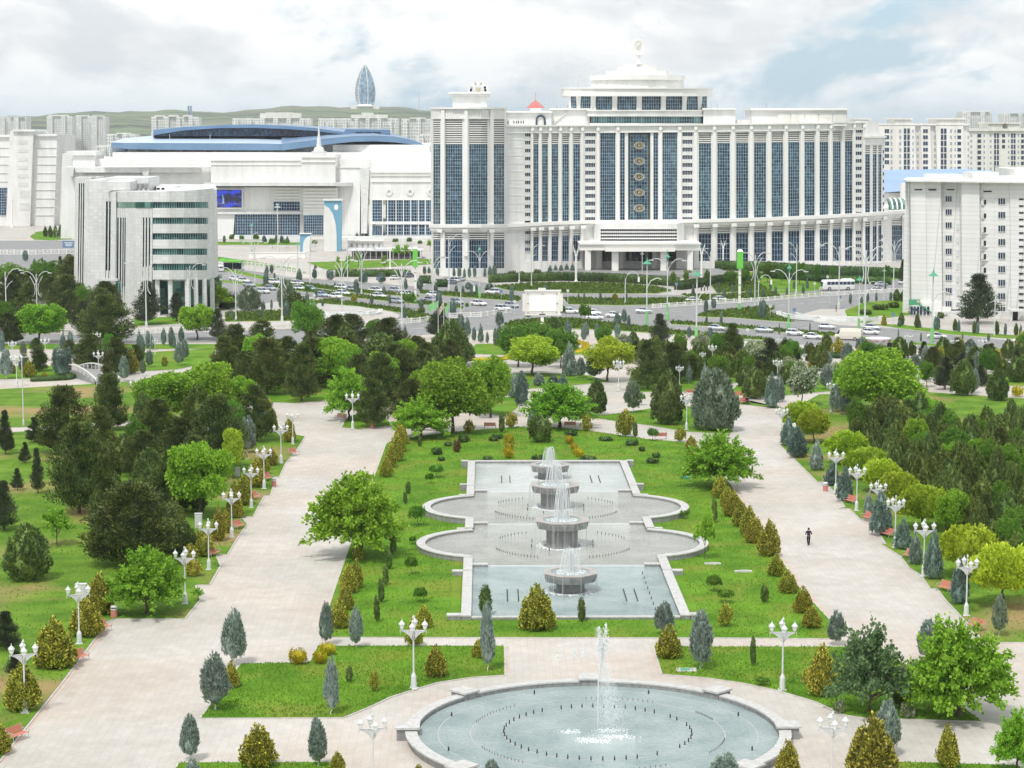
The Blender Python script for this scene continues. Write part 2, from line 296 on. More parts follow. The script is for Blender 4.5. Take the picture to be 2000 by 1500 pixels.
mf = principled('fine_spray', (0.86, 0.89, 0.90), 0.4); mf.node_tree.nodes['Principled BSDF'].inputs['Alpha'].default_value = 0.35; M['spray'] = mf
# plants
M['f_bright'] = foliage('bright_leaves', (0.085, 0.20, 0.012), (0.23, 0.44, 0.030), (0.33, 0.55, 0.06), 0.35)
M['f_green'] = foliage('green_leaves', (0.060, 0.15, 0.016), (0.17, 0.34, 0.04), None, 0.35)
M['f_lime'] = foliage('lime_leaves', (0.17, 0.27, 0.012), (0.40, 0.54, 0.030), (0.50, 0.62, 0.07), 0.3)
M['f_grey'] = foliage('grey_green_leaves', (0.06, 0.12, 0.04), (0.18, 0.28, 0.12), None, 0.3)
M['f_pine'] = foliage('pine_needles', (0.012, 0.028, 0.007), (0.058, 0.100, 0.020), (0.185, 0.21, 0.05), 0.0, 0.8)
M['f_pineb'] = foliage('black_pine_needles', (0.010, 0.022, 0.012), (0.046, 0.070, 0.034), (0.10, 0.13, 0.055), 0.0, 0.9)
M['f_dark'] = foliage('dark_green_scales', (0.034, 0.065, 0.018), (0.105, 0.17, 0.042), (0.18, 0.25, 0.065), 0.0, 2.5)
M['f_olive'] = foliage('olive_scales', (0.030, 0.058, 0.012), (0.115, 0.18, 0.034), (0.25, 0.29, 0.07), 0.0, 1.6)
M['f_gold'] = foliage('golden_scales', (0.030, 0.050, 0.008), (0.23, 0.235, 0.020), (0.86, 0.80, 0.15), 0.0, 4.5)
M['f_blue'] = foliage('blue_grey_scales', (0.085, 0.125, 0.10), (0.24, 0.31, 0.26), (0.34, 0.42, 0.37), 0.0, 3)
M['f_blued'] = foliage('dark_blue_green_scales', (0.055, 0.092, 0.074), (0.155, 0.23, 0.19), (0.23, 0.32, 0.27), 0.0, 3)
M['f_greyb'] = foliage('grey_brown_scales', (0.050, 0.080, 0.045), (0.17, 0.235, 0.145), (0.29, 0.35, 0.25), 0.0, 2.5)
M['f_hedge'] = foliage('hedge_leaves', (0.018, 0.045, 0.014), (0.06, 0.12, 0.035), (0.10, 0.17, 0.04), 0.1)
M['f_strip'] = foliage('ground_cover_leaves', (0.035, 0.075, 0.010), (0.12, 0.20, 0.028), None, 0.1)
M['f_yel'] = foliage('yellow_shrub_leaves', (0.20, 0.19, 0.008), (0.62, 0.50, 0.02), None, 0.2)
M['f_red'] = foliage('red_brown_leaves', (0.05, 0.025, 0.015), (0.17, 0.08, 0.04), None, 0.1)
M['f_flower'] = foliage('white_blossom', (0.06, 0.13, 0.03), (0.20, 0.30, 0.09), (0.75, 0.73, 0.65), 0.2, 2)
HAZE = 0.00007
# ---------------------------------------------------------------- plants
def leaf_arrays(p, d, ln, wd, rng):
    """pointed quads: base, side, tip, side; every leaf is its own island"""
    d = d / (np.linalg.norm(d, axis=1, keepdims=True) + 1e-9); q = rng.normal(size=p.shape); s = np.cross(d, q); s /= (np.linalg.norm(s, axis=1, keepdims=True) + 1e-9)
    ln = np.asarray(ln).reshape(-1, 1); wd = np.asarray(wd).reshape(-1, 1); mid = p + d * ln * 0.45
    return np.stack([p, mid + s * wd * .5, p + d * ln, mid - s * wd * .5], 1)
def quads_mesh(name, q, mat, core=None):
    n = len(q); v = q.reshape(-1, 3); cv, cf = core if core else ([], [])
    me = bpy.data.meshes.new(name); nv = len(v) + len(cv); me.vertices.add(nv)
    allv = np.concatenate([v, np.array(cv).reshape(-1, 3)]) if cv else v
    me.vertices.foreach_set('co', allv.astype(np.float32).ravel())
    loops = list(range(4 * n)); starts = list(range(0, 4 * n, 4)); tot = [4] * n
    for f in cf: starts.append(len(loops)); tot.append(len(f)); loops += [i + len(v) for i in f]
    me.loops.add(len(loops)); me.loops.foreach_set('vertex_index', loops); me.polygons.add(len(starts))
    me.polygons.foreach_set('loop_start', starts); me.polygons.foreach_set('loop_total', tot)
    me.materials.append(mat); me.update(calc_edges=True); me.validate(); return me
def sphere_pts(n, rng):
    v = rng.normal(size=(n, 3)); return v / np.linalg.norm(v, axis=1, keepdims=True)
def lump_field(rng, k=9):
    a = rng.uniform(0, 6.28, k); m = rng.integers(2, 8, k); w = rng.uniform(1.2, 5.5, k); ph = rng.uniform(0, 6.28, k)
    return lambda th, z: sum(np.sin(m[i] * th + a[i]) * np.sin(w[i] * z * 2.2 + ph[i]) for i in range(k)) / k ** .5
def revolve_crown(name, prof, H, R, z0, n, ln, wd, mat, seed, lump=0.16, up=1.0, out_=0.8, jit=0.05, core=0.80, lean=0.0, clumps=None, cr=None, cz=1.9):
    """dense crown: pointed leaf clumps on a lumpy surface of revolution round an inner hull"""
    rng = np.random.default_rng(seed); K = clumps or int(26 + 34 * (H - z0) / max(R, .3)); t = rng.uniform(0, 1, K * 6); keep = rng.uniform(0, 1, K * 6) < (np.array([prof(a) for a in t]) + .10); t = t[keep][:K]; K = len(t)
    t[:3] = (.99, .96, .93); th = rng.uniform(0, 2 * np.pi, K); fld = lump_field(rng); pr = np.array([prof(a) for a in t]) * R; f = fld(th, t * H / max(R, .4))
    r = np.maximum(0, pr * (0.84 + lump * f) + rng.normal(0, jit * R, K)); c = np.stack([np.cos(th) * r, np.sin(th) * r, z0 + t * (H - z0) * .93], 1); cr = cr or R * .23
    sz = cr * rng.uniform(.65, 1.3, K) * np.clip(.45 + pr / R, .4, 1.1); w = sz ** 2; idx = rng.choice(K, n, p=w / w.sum()); s = sphere_pts(n, rng); s[:, 2] = s[:, 2] * .8 + .25
    nrm = np.stack([np.cos(th), np.sin(th), np.zeros(K)], 1)[idx]; flip = (s * nrm).sum(1) < -.35; s[flip] += nrm[flip] * 1.2
    taper = np.clip(1.15 - .45 * (s[:, 2] + 1), .35, 1.2)[:, None]; p = c[idx] + s * sz[idx][:, None] * rng.uniform(.7, 1.1, (n, 1)) * np.concatenate([taper, taper, np.full((n, 1), cz)], 1); p[:, 2] = np.maximum(p[:, 2], z0 * .6)
    p[:, 0] += lean * (p[:, 2] / H) ** 2; d = nrm * out_ * .5 + s * .5 + np.array([0, 0, up]) + rng.normal(0, .25, p.shape)
    q = leaf_arrays(p, d, ln * rng.uniform(.7, 1.35, n), wd * rng.uniform(.7, 1.3, n), rng)
    cv = []; cf = []; k = 12; m = 10
    for j in range(m + 1):
        tt = j / m
        for i in range(k):
            a = 2 * math.pi * i / k; rr = prof(tt) * R * core * (0.92 + lump * float(fld(np.array([a]), np.array([tt * H / max(R, .4)]))[0])); cv.append((rr * math.cos(a) + lean * tt * tt, rr * math.sin(a), z0 + tt * (H - z0) * 0.90))
    for j in range(m):
        for i in range(k): cf.append((j * k + i, j * k + (i + 1) % k, (j + 1) * k + (i + 1) % k, (j + 1) * k + i))
    return quads_mesh(name, q, mat, (cv, cf) if core else None)
def lumpy_crown(name, rx, rz, cz, n, ln, wd, mat, seed, lumps=30, lr=(.22, .42), droop=0.0, sparse=False):
    """loose broadleaf crown: many leaf balls spread through an ellipsoid, with gaps between them"""
    rng = np.random.default_rng(seed); c = sphere_pts(lumps, rng); c *= rng.uniform(.45, .86, (lumps, 1)); c[:, 2] = np.where(c[:, 2] < -.45, -.45 - .2 * rng.uniform(size=lumps), c[:, 2])
    r = rng.uniform(*lr, lumps); w = r ** 2; idx = rng.choice(lumps, n, p=w / w.sum()); s = sphere_pts(n, rng); rr = r[idx][:, None] * rng.uniform(.55 if sparse else .75, 1.12, (n, 1))
    p = (c[idx] + s * rr) * np.array([rx, rx, rz]); p[:, 2] += cz - droop * (p[:, 0] ** 2 + p[:, 1] ** 2) / rx ** 2
    d = s * .7 + rng.normal(0, .6, p.shape) + np.array([0, 0, .1]); cc = (c * np.array([rx, rx, rz])); cc[:, 2] += cz
    return quads_mesh(name, leaf_arrays(p, d, ln * rng.uniform(.7, 1.3, n), wd * rng.uniform(.7, 1.3, n), rng), mat), cc
def radial_crown(name, rx, rz, cz, n, ln, wd, mat, seed, shoots=110):
    """spring crown of spreading shoots whose leafy tips stick out"""
    rng = np.random.default_rng(seed); s = sphere_pts(shoots, rng); s[:, 2] = np.abs(s[:, 2]) * 1.22 - .38; L0 = rng.uniform(.62, 1.1, shoots)
    tip = s * L0[:, None]; idx = rng.integers(0, shoots, n); t = rng.uniform(.10, 1, n) ** .6
    p = tip[idx] * t[:, None] + rng.normal(0, .058, (n, 3)) * (1.25 - t[:, None] * .75); p = p * np.array([rx, rx, rz]); p[:, 2] += cz - rz * .15
    d = s[idx] * .8 + rng.normal(0, .6, p.shape); cc = tip * np.array([rx, rx, rz]) * .85; cc[:, 2] += cz - rz * .15
    return quads_mesh(name, leaf_arrays(p, d, ln * rng.uniform(.7, 1.3, n), wd * rng.uniform(.7, 1.3, n), rng), mat), cc
def pine_crown(name, H, R, z0, n, mat, seed, round_=0.6, whorls=10, ln=.34, wd=.13):
    rng = np.random.default_rng(seed); tips = []
    for k in range(whorls):
        t = k / (whorls - 1); z = z0 + t * (H - z0) * .96; base = math.sin(math.pi * min(1, (1 - t) * .55 + .08)) if round_ > .5 else (1 - t) ** .8 * (1 if t > .08 else .8)
        r = R * max(.10, base); nb = max(5, int(10 - 4 * t))
        for j in range(nb):
            a = rng.uniform(0, 6.28); rr = r * rng.uniform(.72, 1.12)
            for u in (.45, .75, 1.0): tips.append((rr * u * math.cos(a + rng.normal(0, .08)), rr * u * math.sin(a + rng.normal(0, .08)), z - .10 * rr * (1 - u) + .22 * rr * u * u - .08 * R, .5 + .55 * u, .115 * R * (1.15 if u > .5 else .9) + .06 * R))
    tips = np.array(tips); w = tips[:, 4] ** 1.6 * tips[:, 3]; idx = rng.choice(len(tips), n, p=w / w.sum()); s = sphere_pts(n, rng); s[:, 2] = s[:, 2] * .8 + .2
    p = tips[idx, :3] + s * (tips[idx, 4] * rng.uniform(.5, 1.15, n))[:, None] * np.array([1.25, 1.25, .85]); rad_ = tips[idx, :3].copy(); rad_[:, 2] = 0; rad_ /= (np.linalg.norm(rad_, axis=1, keepdims=True) + .3)
    d = rad_ * .5 + s * .5 + np.array([0, 0, .55]) + rng.normal(0, .25, p.shape)
    k = 10; cv = []; cf = []
    for j in range(9):
        t = j / 8
        for i in range(k):
            a = 2 * math.pi * i / k; b = math.sin(math.pi * min(1, (1 - t) * .55 + .08)) if round_ > .5 else (1 - t) ** .8
            cv.append((R * .26 * b * math.cos(a), R * .26 * b * math.sin(a), z0 + t * (H - z0) * .8))
    for j in range(8):
        for i in range(k): cf.append((j * k + i, j * k + (i + 1) % k, (j + 1) * k + (i + 1) % k, (j + 1) * k + i))
    return quads_mesh(name, leaf_arrays(p, d, ln * rng.uniform(.7, 1.3, n), wd * rng.uniform(.8, 1.3, n), rng), mat, (cv, cf))
def trunk_mesh(name, h, r, mat, limbs=None, seed=0, wob=0.12, start=.35):
    rng = random.Random(seed); m = MB(); pts = [(0, 0, -.1)]; rr = [r * 1.25]
    for k in range(1, 6): pts.append((rng.uniform(-wob, wob), rng.uniform(-wob, wob), h * k / 5)); rr.append(r * (1 - .14 * k))
    m.tube(pts, rr, 7)
    if limbs is not None:
        for c in limbs:
            b = Vector((0, 0, h * rng.uniform(start, .95))); c = Vector(c); md = b.lerp(c, .5) + Vector((0, 0, .04 * (c - b).length)); m.tube([b, md, c], [r * .42, r * .25, r * .08], 5)
    return m.mesh(name, mat)
PROTO = {}      # kind -> (list of (crown mesh, trunk mesh), nominal height, nominal width, name)
def proto(kind, name, variants, H, Wd, skirt): PROTO[kind] = (variants, H, Wd, name, skirt)
def lerp_prof(pts):
    xs = [a for a, b in pts]; ys = [b for a, b in pts]; return lambda t: float(np.interp(t, xs, ys))
cone = lerp_prof([(0, .62), (.07, .92), (.2, 1), (.45, .78), (.7, .47), (.88, .2), (1, .03)])
ovate = lerp_prof([(0, .25), (.06, .62), (.2, .95), (.32, 1), (.55, .83), (.78, .5), (.92, .24), (1, .03)])
colm = lerp_prof([(0, .3), (.06, .75), (.15, .95), (.5, 1), (.75, .82), (.9, .5), (1, .08)])
ball = lerp_prof([(0, .25), (.1, .66), (.25, .9), (.45, 1), (.65, .93), (.82, .7), (.94, .4), (1, .08)])
dome = lerp_prof([(0, .55), (.08, .88), (.25, 1), (.5, .93), (.72, .74), (.88, .48), (1, .1)])
egg = lerp_prof([(0, .55), (.08, .85), (.25, 1), (.5, .9), (.7, .66), (.87, .36), (1, .05)])
def tm(k, h, r, mat='bark', limbs=None, **kw): return trunk_mesh(k + '_trunk', h, r, M[mat], limbs, **kw)
v = []
for s in range(3):
    c, cc = lumpy_crown('crown', 4, 3.2, 5.0, 16000, .34, .23, M['f_bright'], 10 + s, 60, (.15, .33)); v.append((c, tm('t', 4.0, .19, limbs=cc[:14], seed=s)))
proto('bright', 'broadleaf_tree', v, 8.1, 8.2, False)
v = []
for s in range(2):
    c, cc = lumpy_crown('crown', 4, 3.2, 5.0, 15000, .32, .21, M['f_green'], 20 + s, 60, (.15, .33)); v.append((c, tm('t', 4.0, .19, limbs=cc[:14], seed=s)))
proto('green', 'broadleaf_tree', v, 8.1, 8.2, False)
v = []
for s in range(2):
    c, cc = lumpy_crown('crown', 4, 3.1, 5.0, 15000, .32, .2, M['f_lime'], 120 + s, 60, (.15, .33)); v.append((c, tm('t', 4.0, .19, limbs=cc[:14], seed=s)))
proto('limetree', 'broadleaf_tree', v, 8.1, 8.2, False)
v = []
for s in range(3):
    c, cc = radial_crown('crown', 4.1, 4.3, 3.2, 19000, .30, .20, M['f_bright'], 30 + s, 170); v.append((c, tm('t', 2.4, .2, limbs=cc[:34], seed=s)))
proto('radial', 'broadleaf_tree', v, 6.4, 8.0, False)
v = []
for s in range(2):
    c, cc = radial_crown('crown', 4, 4.4, 3.0, 6000, .34, .22, M['f_grey'], 40 + s, 75); v.append((c, tm('t', 2.2, .12, limbs=cc[:40], seed=s)))
proto('sparse', 'young_tree', v, 6.3, 8.0, False)
v = []
for s in range(2):
    c, cc = radial_crown('crown', 1.5, 1.7, 1.9, 900, .26, .17, M['f_bright'], 45 + s, 30); v.append((c, tm('t', 1.7, .05, limbs=cc[:16], seed=s)))
proto('sapling', 'young_tree', v, 3.15, 3.0, False)
v = []
for s in range(4):
    v.append((pine_crown('crown', 10, 3.9, 1.3, 19000, M['f_pine'], 50 + s), tm('t', 8.5, .22, seed=s)))
proto('pine', 'pine_tree', v, 10.4, 8.6, False)
v = []
for s in range(2):
    v.append((pine_crown('crown', 10, 3.8, 1.5, 13000, M['f_pineb'], 60 + s, 0.3, 10), tm('t', 9, .22, seed=s)))
proto('blackpine', 'pine_tree', v, 10.3, 8.0, False)
v = []
for s in range(4):
    v.append((revolve_crown('crown', cone, 5, 1.5, .12, 5200, .22, .12, M['f_gold'], 70 + s, .14, clumps=230, cr=.24), tm('t', .6, .07, seed=s)))
proto('gold', 'golden_thuja', v, 5.15, 3.0, True)
v = []
for s in range(2):
    v.append((revolve_crown('crown', egg, 4, 1.25, .2, 2600, .24, .12, M['f_gold'], 170 + s, .28, clumps=90, cr=.26, core=.6), tm('t', .6, .06, seed=s)))
proto('goldegg', 'golden_thuja', v, 4.1, 2.7, True)
v = []
for s in range(4):
    v.append((revolve_crown('crown', egg if s % 2 == 0 else ovate, 7, 2.0, .5, 7500, .32, .16, M['f_dark' if s == 3 else 'f_olive'], 80 + s, .30, clumps=150, cr=.42, cz=1.6), tm('t', 1, .12, seed=s)))
proto('thuja', 'thuja_tree', v, 7.2, 4.4, True)
v = []
for s in range(2):
    v.append((revolve_crown('crown', egg, 6, 2.2, .3, 6000, .34, .17, M['f_dark'], 180 + s, .2, clumps=230, cr=.34), tm('t', 1, .12, seed=s)))
proto('darkcone', 'thuja_tree', v, 6.2, 4.6, True)
v = []
for s in range(2):
    v.append((revolve_crown('crown', egg, 6, 2.2, .3, 8000, .36, .13, M['f_greyb'], 185 + s, .2, clumps=330, cr=.30), tm('t', 1, .12, seed=s)))
proto('greycone', 'juniper_tree', v, 6.2, 4.6, True)
v = []
for s in range(3):
    v.append((revolve_crown('crown', ovate, 5, .85, .55, 3800, .34, .08, M['f_blue'], 90 + s, .10, 1.5, .5, clumps=190, cr=.14, cz=3.2), tm('t', .9, .06, 'barkw', seed=s)))
proto('bluecyp', 'blue_cypress', v, 5.15, 1.85, False)
v = []
for s in range(2):
    v.append((revolve_crown('crown', ovate, 5, .85, .7, 2400, .30, .08, M['f_greyb'], 290 + s, .12, 1.5, .5, core=.7), tm('t', 1.0, .05, 'barkw', seed=s)))
proto('greycyp', 'grey_cypress', v, 5.15, 1.85, False)
v = []
for s in range(3):
    v.append((revolve_crown('crown', cone, 5, 1.5, .2, 4600, .32, .11, M['f_blued' if s != 1 else 'f_blue'], 100 + s, .2, clumps=190, cr=.27, cz=1.3, up=.5), tm('t', .6, .08, seed=s)))
proto('bluecone', 'blue_spruce', v, 5.15, 3.3, True)
v = []
for s in range(3):
    v.append((revolve_crown('crown', [colm, cone, ovate][s], 4, .72, .12, 1700, .26, .10, M['f_blued'], 110 + s, .07, 1.3, .4), tm('t', .4, .06, seed=s)))
proto('road', 'cone_cypress', v, 4.1, 1.55, True)
v = []
for s in range(2): v.append((revolve_crown('crown', colm, 3, .42, .1, 1100, .22, .08, M['f_dark'], 115 + s, .2, 1.4, .4), tm('t', .3, .04, seed=s)))
proto('pencil', 'pencil_cypress', v, 3.1, .95, True)
v = []
for s in range(2): v.append((revolve_crown('crown', ball, 1.6, .9, .05, 1300, .17, .09, M['f_yel'], 130 + s, .1, .6, .9), None))
proto('yball', 'yellow_shrub', v, 1.65, 1.95, True)
v = []
for s in range(2): v.append((revolve_crown('crown', ball, 1.0, .9, .0, 900, .2, .09, M['f_hedge'], 134 + s, .25, .5, .9), None))
proto('low', 'low_juniper', v, 1.05, 1.95, True)
v = [(revolve_crown('crown', ball, 1.0, .9, .0, 800, .2, .09, M['f_red'], 136, .25, .5, .9), None)]
proto('redbush', 'red_shrub', v, 1.05, 1.95, True)
v = []
for s in range(2): v.append((revolve_crown('crown', ball, 2, 1, .05, 1700, .22, .12, M['f_dark'], 138 + s, .18, .6, .9), None))
proto('bush', 'round_shrub', v, 2.1, 2.1, True)
v = []
for s in range(3):
    v.append((revolve_crown('crown', dome, 5.2, 2.9, 1.7, 6500, .34, .2, M['f_lime'], 140 + s, .13, .7, .8, .07, .72, clumps=170, cr=.55, cz=.9), tm('t', 3, .14, seed=s)))
proto('dome', 'catalpa_tree', v, 5.3, 6.0, False)
v = []
for s in range(2):
    v.append((revolve_crown('crown', dome, 2.4, 1.0, 1.2, 1200, .2, .13, M['f_green'], 145 + s, .15, .8, .8, .08, .7), tm('t', 1.6, .04, seed=s)))
proto('mush', 'small_standard_tree', v, 2.45, 2.1, False)
v = [(revolve_crown('crown', lerp_prof([(0, .9), (.1, 1), (.9, 1), (1, .85)]), 3, 1.3, .3, 4200, .22, .1, M['f_blued'], 150, .05, .3, .9, .02, .9), tm('t', .6, .1))]
proto('topiary', 'clipped_topiary', v, 3.1, 2.7, True)
c, cc = lumpy_crown('crown', 4, 3.1, 5.0, 7000, .46, .3, M['f_flower'], 155, 34, sparse=True); v = [(c, tm('t', 4.0, .19, limbs=cc[:14]))]
proto('blossom', 'blossoming_tree', v, 8.1, 8.2, False)
v = [(revolve_crown('crown', ball, 1.0, .9, .0, 1500, .16, .12, M['f_flower'], 156, .3, .5, .9, core=.5), None)]
proto('rose', 'rose_bush', v, 1.05, 1.95, True)
CAT = {'bright': 'tree', 'green': 'tree', 'limetree': 'tree', 'radial': 'tree', 'sparse': 'tree', 'sapling': 'young tree', 'pine': 'pine', 'blackpine': 'pine', 'gold': 'thuja', 'goldegg': 'thuja', 'thuja': 'thuja',
       'darkcone': 'thuja', 'greycone': 'juniper', 'bluecyp': 'cypress', 'greycyp': 'cypress', 'bluecone': 'spruce', 'road': 'cypress', 'pencil': 'cypress', 'yball': 'shrub', 'low': 'shrub', 'redbush': 'shrub',
       'bush': 'shrub', 'dome': 'tree', 'mush': 'small tree', 'topiary': 'topiary', 'blossom': 'tree', 'rose': 'rose bush'}
LOOK = {'bright': 'bright green broadleaf tree', 'green': 'mid green broadleaf tree', 'limetree': 'yellow-green broadleaf tree', 'radial': 'spreading bright green tree', 'sparse': 'airy grey-green tree', 'sapling': 'thin green sapling',
        'pine': 'bushy brown-green pine', 'blackpine': 'blackish pine', 'gold': 'golden cone-shaped thuja', 'goldegg': 'loose golden thuja', 'thuja': 'dark olive thuja', 'darkcone': 'dark green cone-shaped thuja', 'greycone': 'big grey-green conifer',
        'bluecyp': 'blue-grey cypress', 'greycyp': 'grey-brown cypress', 'bluecone': 'blue-green spruce', 'road': 'small dark cone cypress', 'pencil': 'thin dark pencil cypress', 'yball': 'yellow ball shrub',
        'low': 'low dark spreading shrub', 'redbush': 'reddish dry shrub', 'bush': 'round dark shrub', 'dome': 'dome-crowned yellow-green tree', 'mush': 'small mushroom-topped tree', 'topiary': 'clipped drum-shaped topiary',
        'blossom': 'white-blossomed tree', 'rose': 'white rose bush'}
PLUR = {k: (LOOK[k] + 's') for k in LOOK}
prng = random.Random(7)
PCOUNT = {}; BASE = {}
def plant(kind, x, yb, h, w, where, tilt=0.0, Y=None, zb=0.1):
    variants, H0, W0, name, skirt = PROTO[kind]
    if Y is None:
        g = G(x, yb, zb); Y = g[1]
        if skirt: Y = Y + (w / 2) * Y / F * 0.75
    X, _, ztop = P(x, yb - h, Y); hh = max(.3, ztop - zb); ww = w * Y / F * {'pine': 1.1, 'bright': 1.05, 'bluecyp': 1.08, 'radial': 1.08, 'gold': 1.05}.get(kind, 1)
    i = PCOUNT.get(kind, 0); PCOUNT[kind] = i + 1; vi = i % len(variants); key = (kind, vi); crown, trunk = variants[vi]
    if key not in BASE:
        if trunk is None:
            r = bpy.data.objects.new(name, crown); col.objects.link(r)
        else:
            r = empty(name); c = bpy.data.objects.new('crown', crown); col.objects.link(c); c.parent = r
            t = bpy.data.objects.new('trunk', trunk); col.objects.link(t); t.parent = r
        BASE[key] = r; kids(r); o = r
    else: o = copy_tree(BASE[key])
    o.location = (X, Y, zb); o.scale = (ww / W0, ww / W0, hh / H0); o.rotation_euler = (prng.uniform(-tilt, tilt), prng.uniform(-tilt, tilt), prng.uniform(0, 6.28))
    series(o, x, LOOK[kind], where, CAT[kind], PLUR[kind] + ' ' + where); return o
def plants(where, kind, rows, tilt=.02):
    for r in rows: plant(kind, *r, where, tilt)
# ---------------------------------------------------------------- the setting: land, paving, lawns, roads
def gp(pts, z=0.0): return [G(x, y, z)[:2] for x, y in pts]
def slab(name, pts, z0, z1, mat, kind='structure', px=True):
    o = MB().prism(gp(pts, z1) if px else pts, z0, z1, bottom=False).build(name, M[mat] if isinstance(mat, str) else mat); return tag(o, kind=kind)
MB().add([(-14000, -300, -.12), (14000, -300, -.12), (14000, 26000, -.12), (-14000, 26000, -.12)], [(0, 1, 2, 3)]).build('ground', M['earth'])['kind'] = 'structure'
slab('paving', [(-900, 1900), (2900, 1900), (2350, 690), (1780, 684), (1500, 670), (1312, 653), (1180, 646), (1000, 641), (880, 651), (600, 669), (270, 669), (-350, 669)], -.1, 0.0, 'pave')
slab('road', [(-500, 440), (300, 440), (417, 512), (560, 541), (820, 560), (870, 540), (1000, 560), (1120, 572), (1320, 576), (1500, 569), (1610, 558), (1700, 545), (1900, 520), (2300, 500),
              (2300, 720), (1780, 684), (1500, 670), (1312, 653), (1180, 646), (1000, 641), (880, 651), (600, 669), (270, 669), (-500, 669)], -.1, -.04, 'asphalt')
# plaza paving round the hotel and the arena
slab('plaza', [(-500, 400), (900, 400), (1400, 400), (2300, 420), (2300, 500), (1900, 520), (1700, 545), (1610, 558), (1500, 569), (1320, 576), (1120, 572), (1000, 560), (870, 540), (820, 560), (560, 541), (417, 512), (300, 470), (-500, 470)], -.11, -.03, 'pavew')
# office island, corner plaza, right corner
slab('pavement', [(-350, 532), (145, 534), (300, 560), (420, 580), (500, 596), (560, 585), (607, 580), (680, 588), (745, 600), (782, 616), (760, 634), (640, 640), (445, 646), (120, 652), (-350, 655)], -.1, .08, 'pavew')
slab('pavement', [(1570, 612), (1600, 604), (1700, 603), (1790, 587), (1960, 570), (2300, 560), (2300, 684), (2000, 668), (1760, 642), (1640, 635), (1590, 628)], -.1, .08, 'pavew')
pinkband = []
def strip(name, pts, w, z, mat, px=True, h=.004):
    q = gp(pts, z) if px else pts; lft = []; rgt = []
    for i, p in enumerate(q):
        a = Vector(q[max(0, i - 1)]); b = Vector(q[min(len(q) - 1, i + 1)]); t = (b - a).normalized(); n = Vector((-t.y, t.x)) * w / 2; lft.append(tuple(Vector(p) + n)); rgt.append(tuple(Vector(p) - n))
    m = MB(); k = len(q)
    vs = [(*p, z + h) for p in lft] + [(*p, z + h) for p in rgt] + [(*p, z - .1) for p in lft] + [(*p, z - .1) for p in rgt]
    fs = []
    for i in range(k - 1): fs += [(i, k + i, k + i + 1, i + 1), (i, i + 1, 2 * k + i + 1, 2 * k + i), (k + i + 1, k + i, 3 * k + i, 3 * k + i + 1)]
    fs += [(0, 2 * k, 3 * k, k), (k - 1, 2 * k - 1, 4 * k - 1, 3 * k - 1)]
    m.add(vs, fs); return tag(m.build(name, M[mat] if isinstance(mat, str) else mat), kind='structure')
# lawns: raised a few centimetres inside a stone edging
LAWNS = []; VERGES = []; LZ = [0.0]
def lawn(name, pts, mat='grass', edge=True, z=.10, px=True, tufts=0):
    LZ[0] += .0013; z += LZ[0]
    q = gp(pts, z) if px else pts
    o = MB().prism(q, -.09, z, bottom=False).build(name, M[mat]); tag(o, kind='structure')
    if edge:
        ar = sum(q[i][0] * q[(i + 1) % len(q)][1] - q[(i + 1) % len(q)][0] * q[i][1] for i in range(len(q))); sg = -1 if ar < 0 else 1
        m = MB(); n = len(q)
        for i in range(n):
            a = Vector(q[i]); b = Vector(q[(i + 1) % n]); t = b - a
            if t.length < .05: continue
            t.normalize(); nn = Vector((t.y, -t.x)) * sg * .16; pl = [tuple(a), tuple(b), tuple(b + nn), tuple(a + nn)]; m.prism(pl, -.08, z - .035, bottom=False)
        tag(m.build('kerb', M['kerb']), kind='structure')
    if tufts: LAWNS.append((q, z, tufts))
    return o
def arcpts(c, r, a0, a1, n): return [(c[0] + r * math.cos(rad(a0 + (a1 - a0) * i / n)), c[1] + r * math.sin(rad(a0 + (a1 - a0) * i / n))) for i in range(n + 1)]
AX = 8.0
lawn('lawn', [(755, 866), (764, 862), (792, 857), (820, 852), (850, 847), (900, 842), (950, 838), (1012, 833), (1075, 834), (1137, 839), (1200, 848), (1262, 857), (1330, 863), (1362, 870), (1420, 937), (1482, 1025), (1559, 1145), (1619, 1209), (1634, 1246), (1400, 1244), (630, 1243), (645, 1179), (687, 1056), (729, 937)], tufts=16)
lawn('lawn', [(471, 1296), (606, 1293), (621, 1261), (984, 1261), (985, 1317), (920, 1321), (855, 1331), (804, 1346), (760, 1360), (725, 1377), (669, 1400), (393, 1401)], tufts=40)
lawn('lawn', [(1278, 1262), (1640, 1263), (1720, 1263), (1916, 1407), (1780, 1403), (1705, 1402), (1652, 1395), (1592, 1368), (1520, 1347), (1450, 1332), (1380, 1322), (1294, 1315)], tufts=40)
lawn('lawn', [(350, 1489), (650, 1488), (660, 1600), (300, 1600)], tufts=40)
lawn('lawn', [(1745, 1487), (1988, 1494), (2100, 1600), (1730, 1600)], tufts=40)
# left field: steps in its edge where benches stand
lawn('lawn', [(-60, 1545), (0, 1482), (38, 1433), (117, 1335), (160, 1278), (210, 1212), (222, 1207), (360, 1207), (378, 1184), (390, 1170), (380, 1141), (408, 1141), (429, 1104), (420, 1082), (443, 1082), (462, 1050), (482, 1022), (468, 1008), (493, 1008),
              (505, 985), (515, 968), (505, 968), (527, 966), (532, 950), (538, 932), (528, 930), (545, 930), (556, 905), (577, 880), (595, 852), (560, 845), (520, 842), (250, 842), (250, 832), (120, 838), (-80, 850), (-250, 1100)], 'grass2', tufts=6)
lawn('lawn', [(-200, 842), (60, 833), (250, 822), (450, 815), (480, 790), (532, 787), (525, 750), (440, 738), (300, 742), (175, 750), (-150, 768)], 'grass2', tufts=3)
lawn('lawn', [(532, 785), (575, 787), (622, 783), (690, 772), (760, 760), (740, 700), (640, 690), (430, 690), (370, 705), (380, 730), (500, 745)], tufts=0)
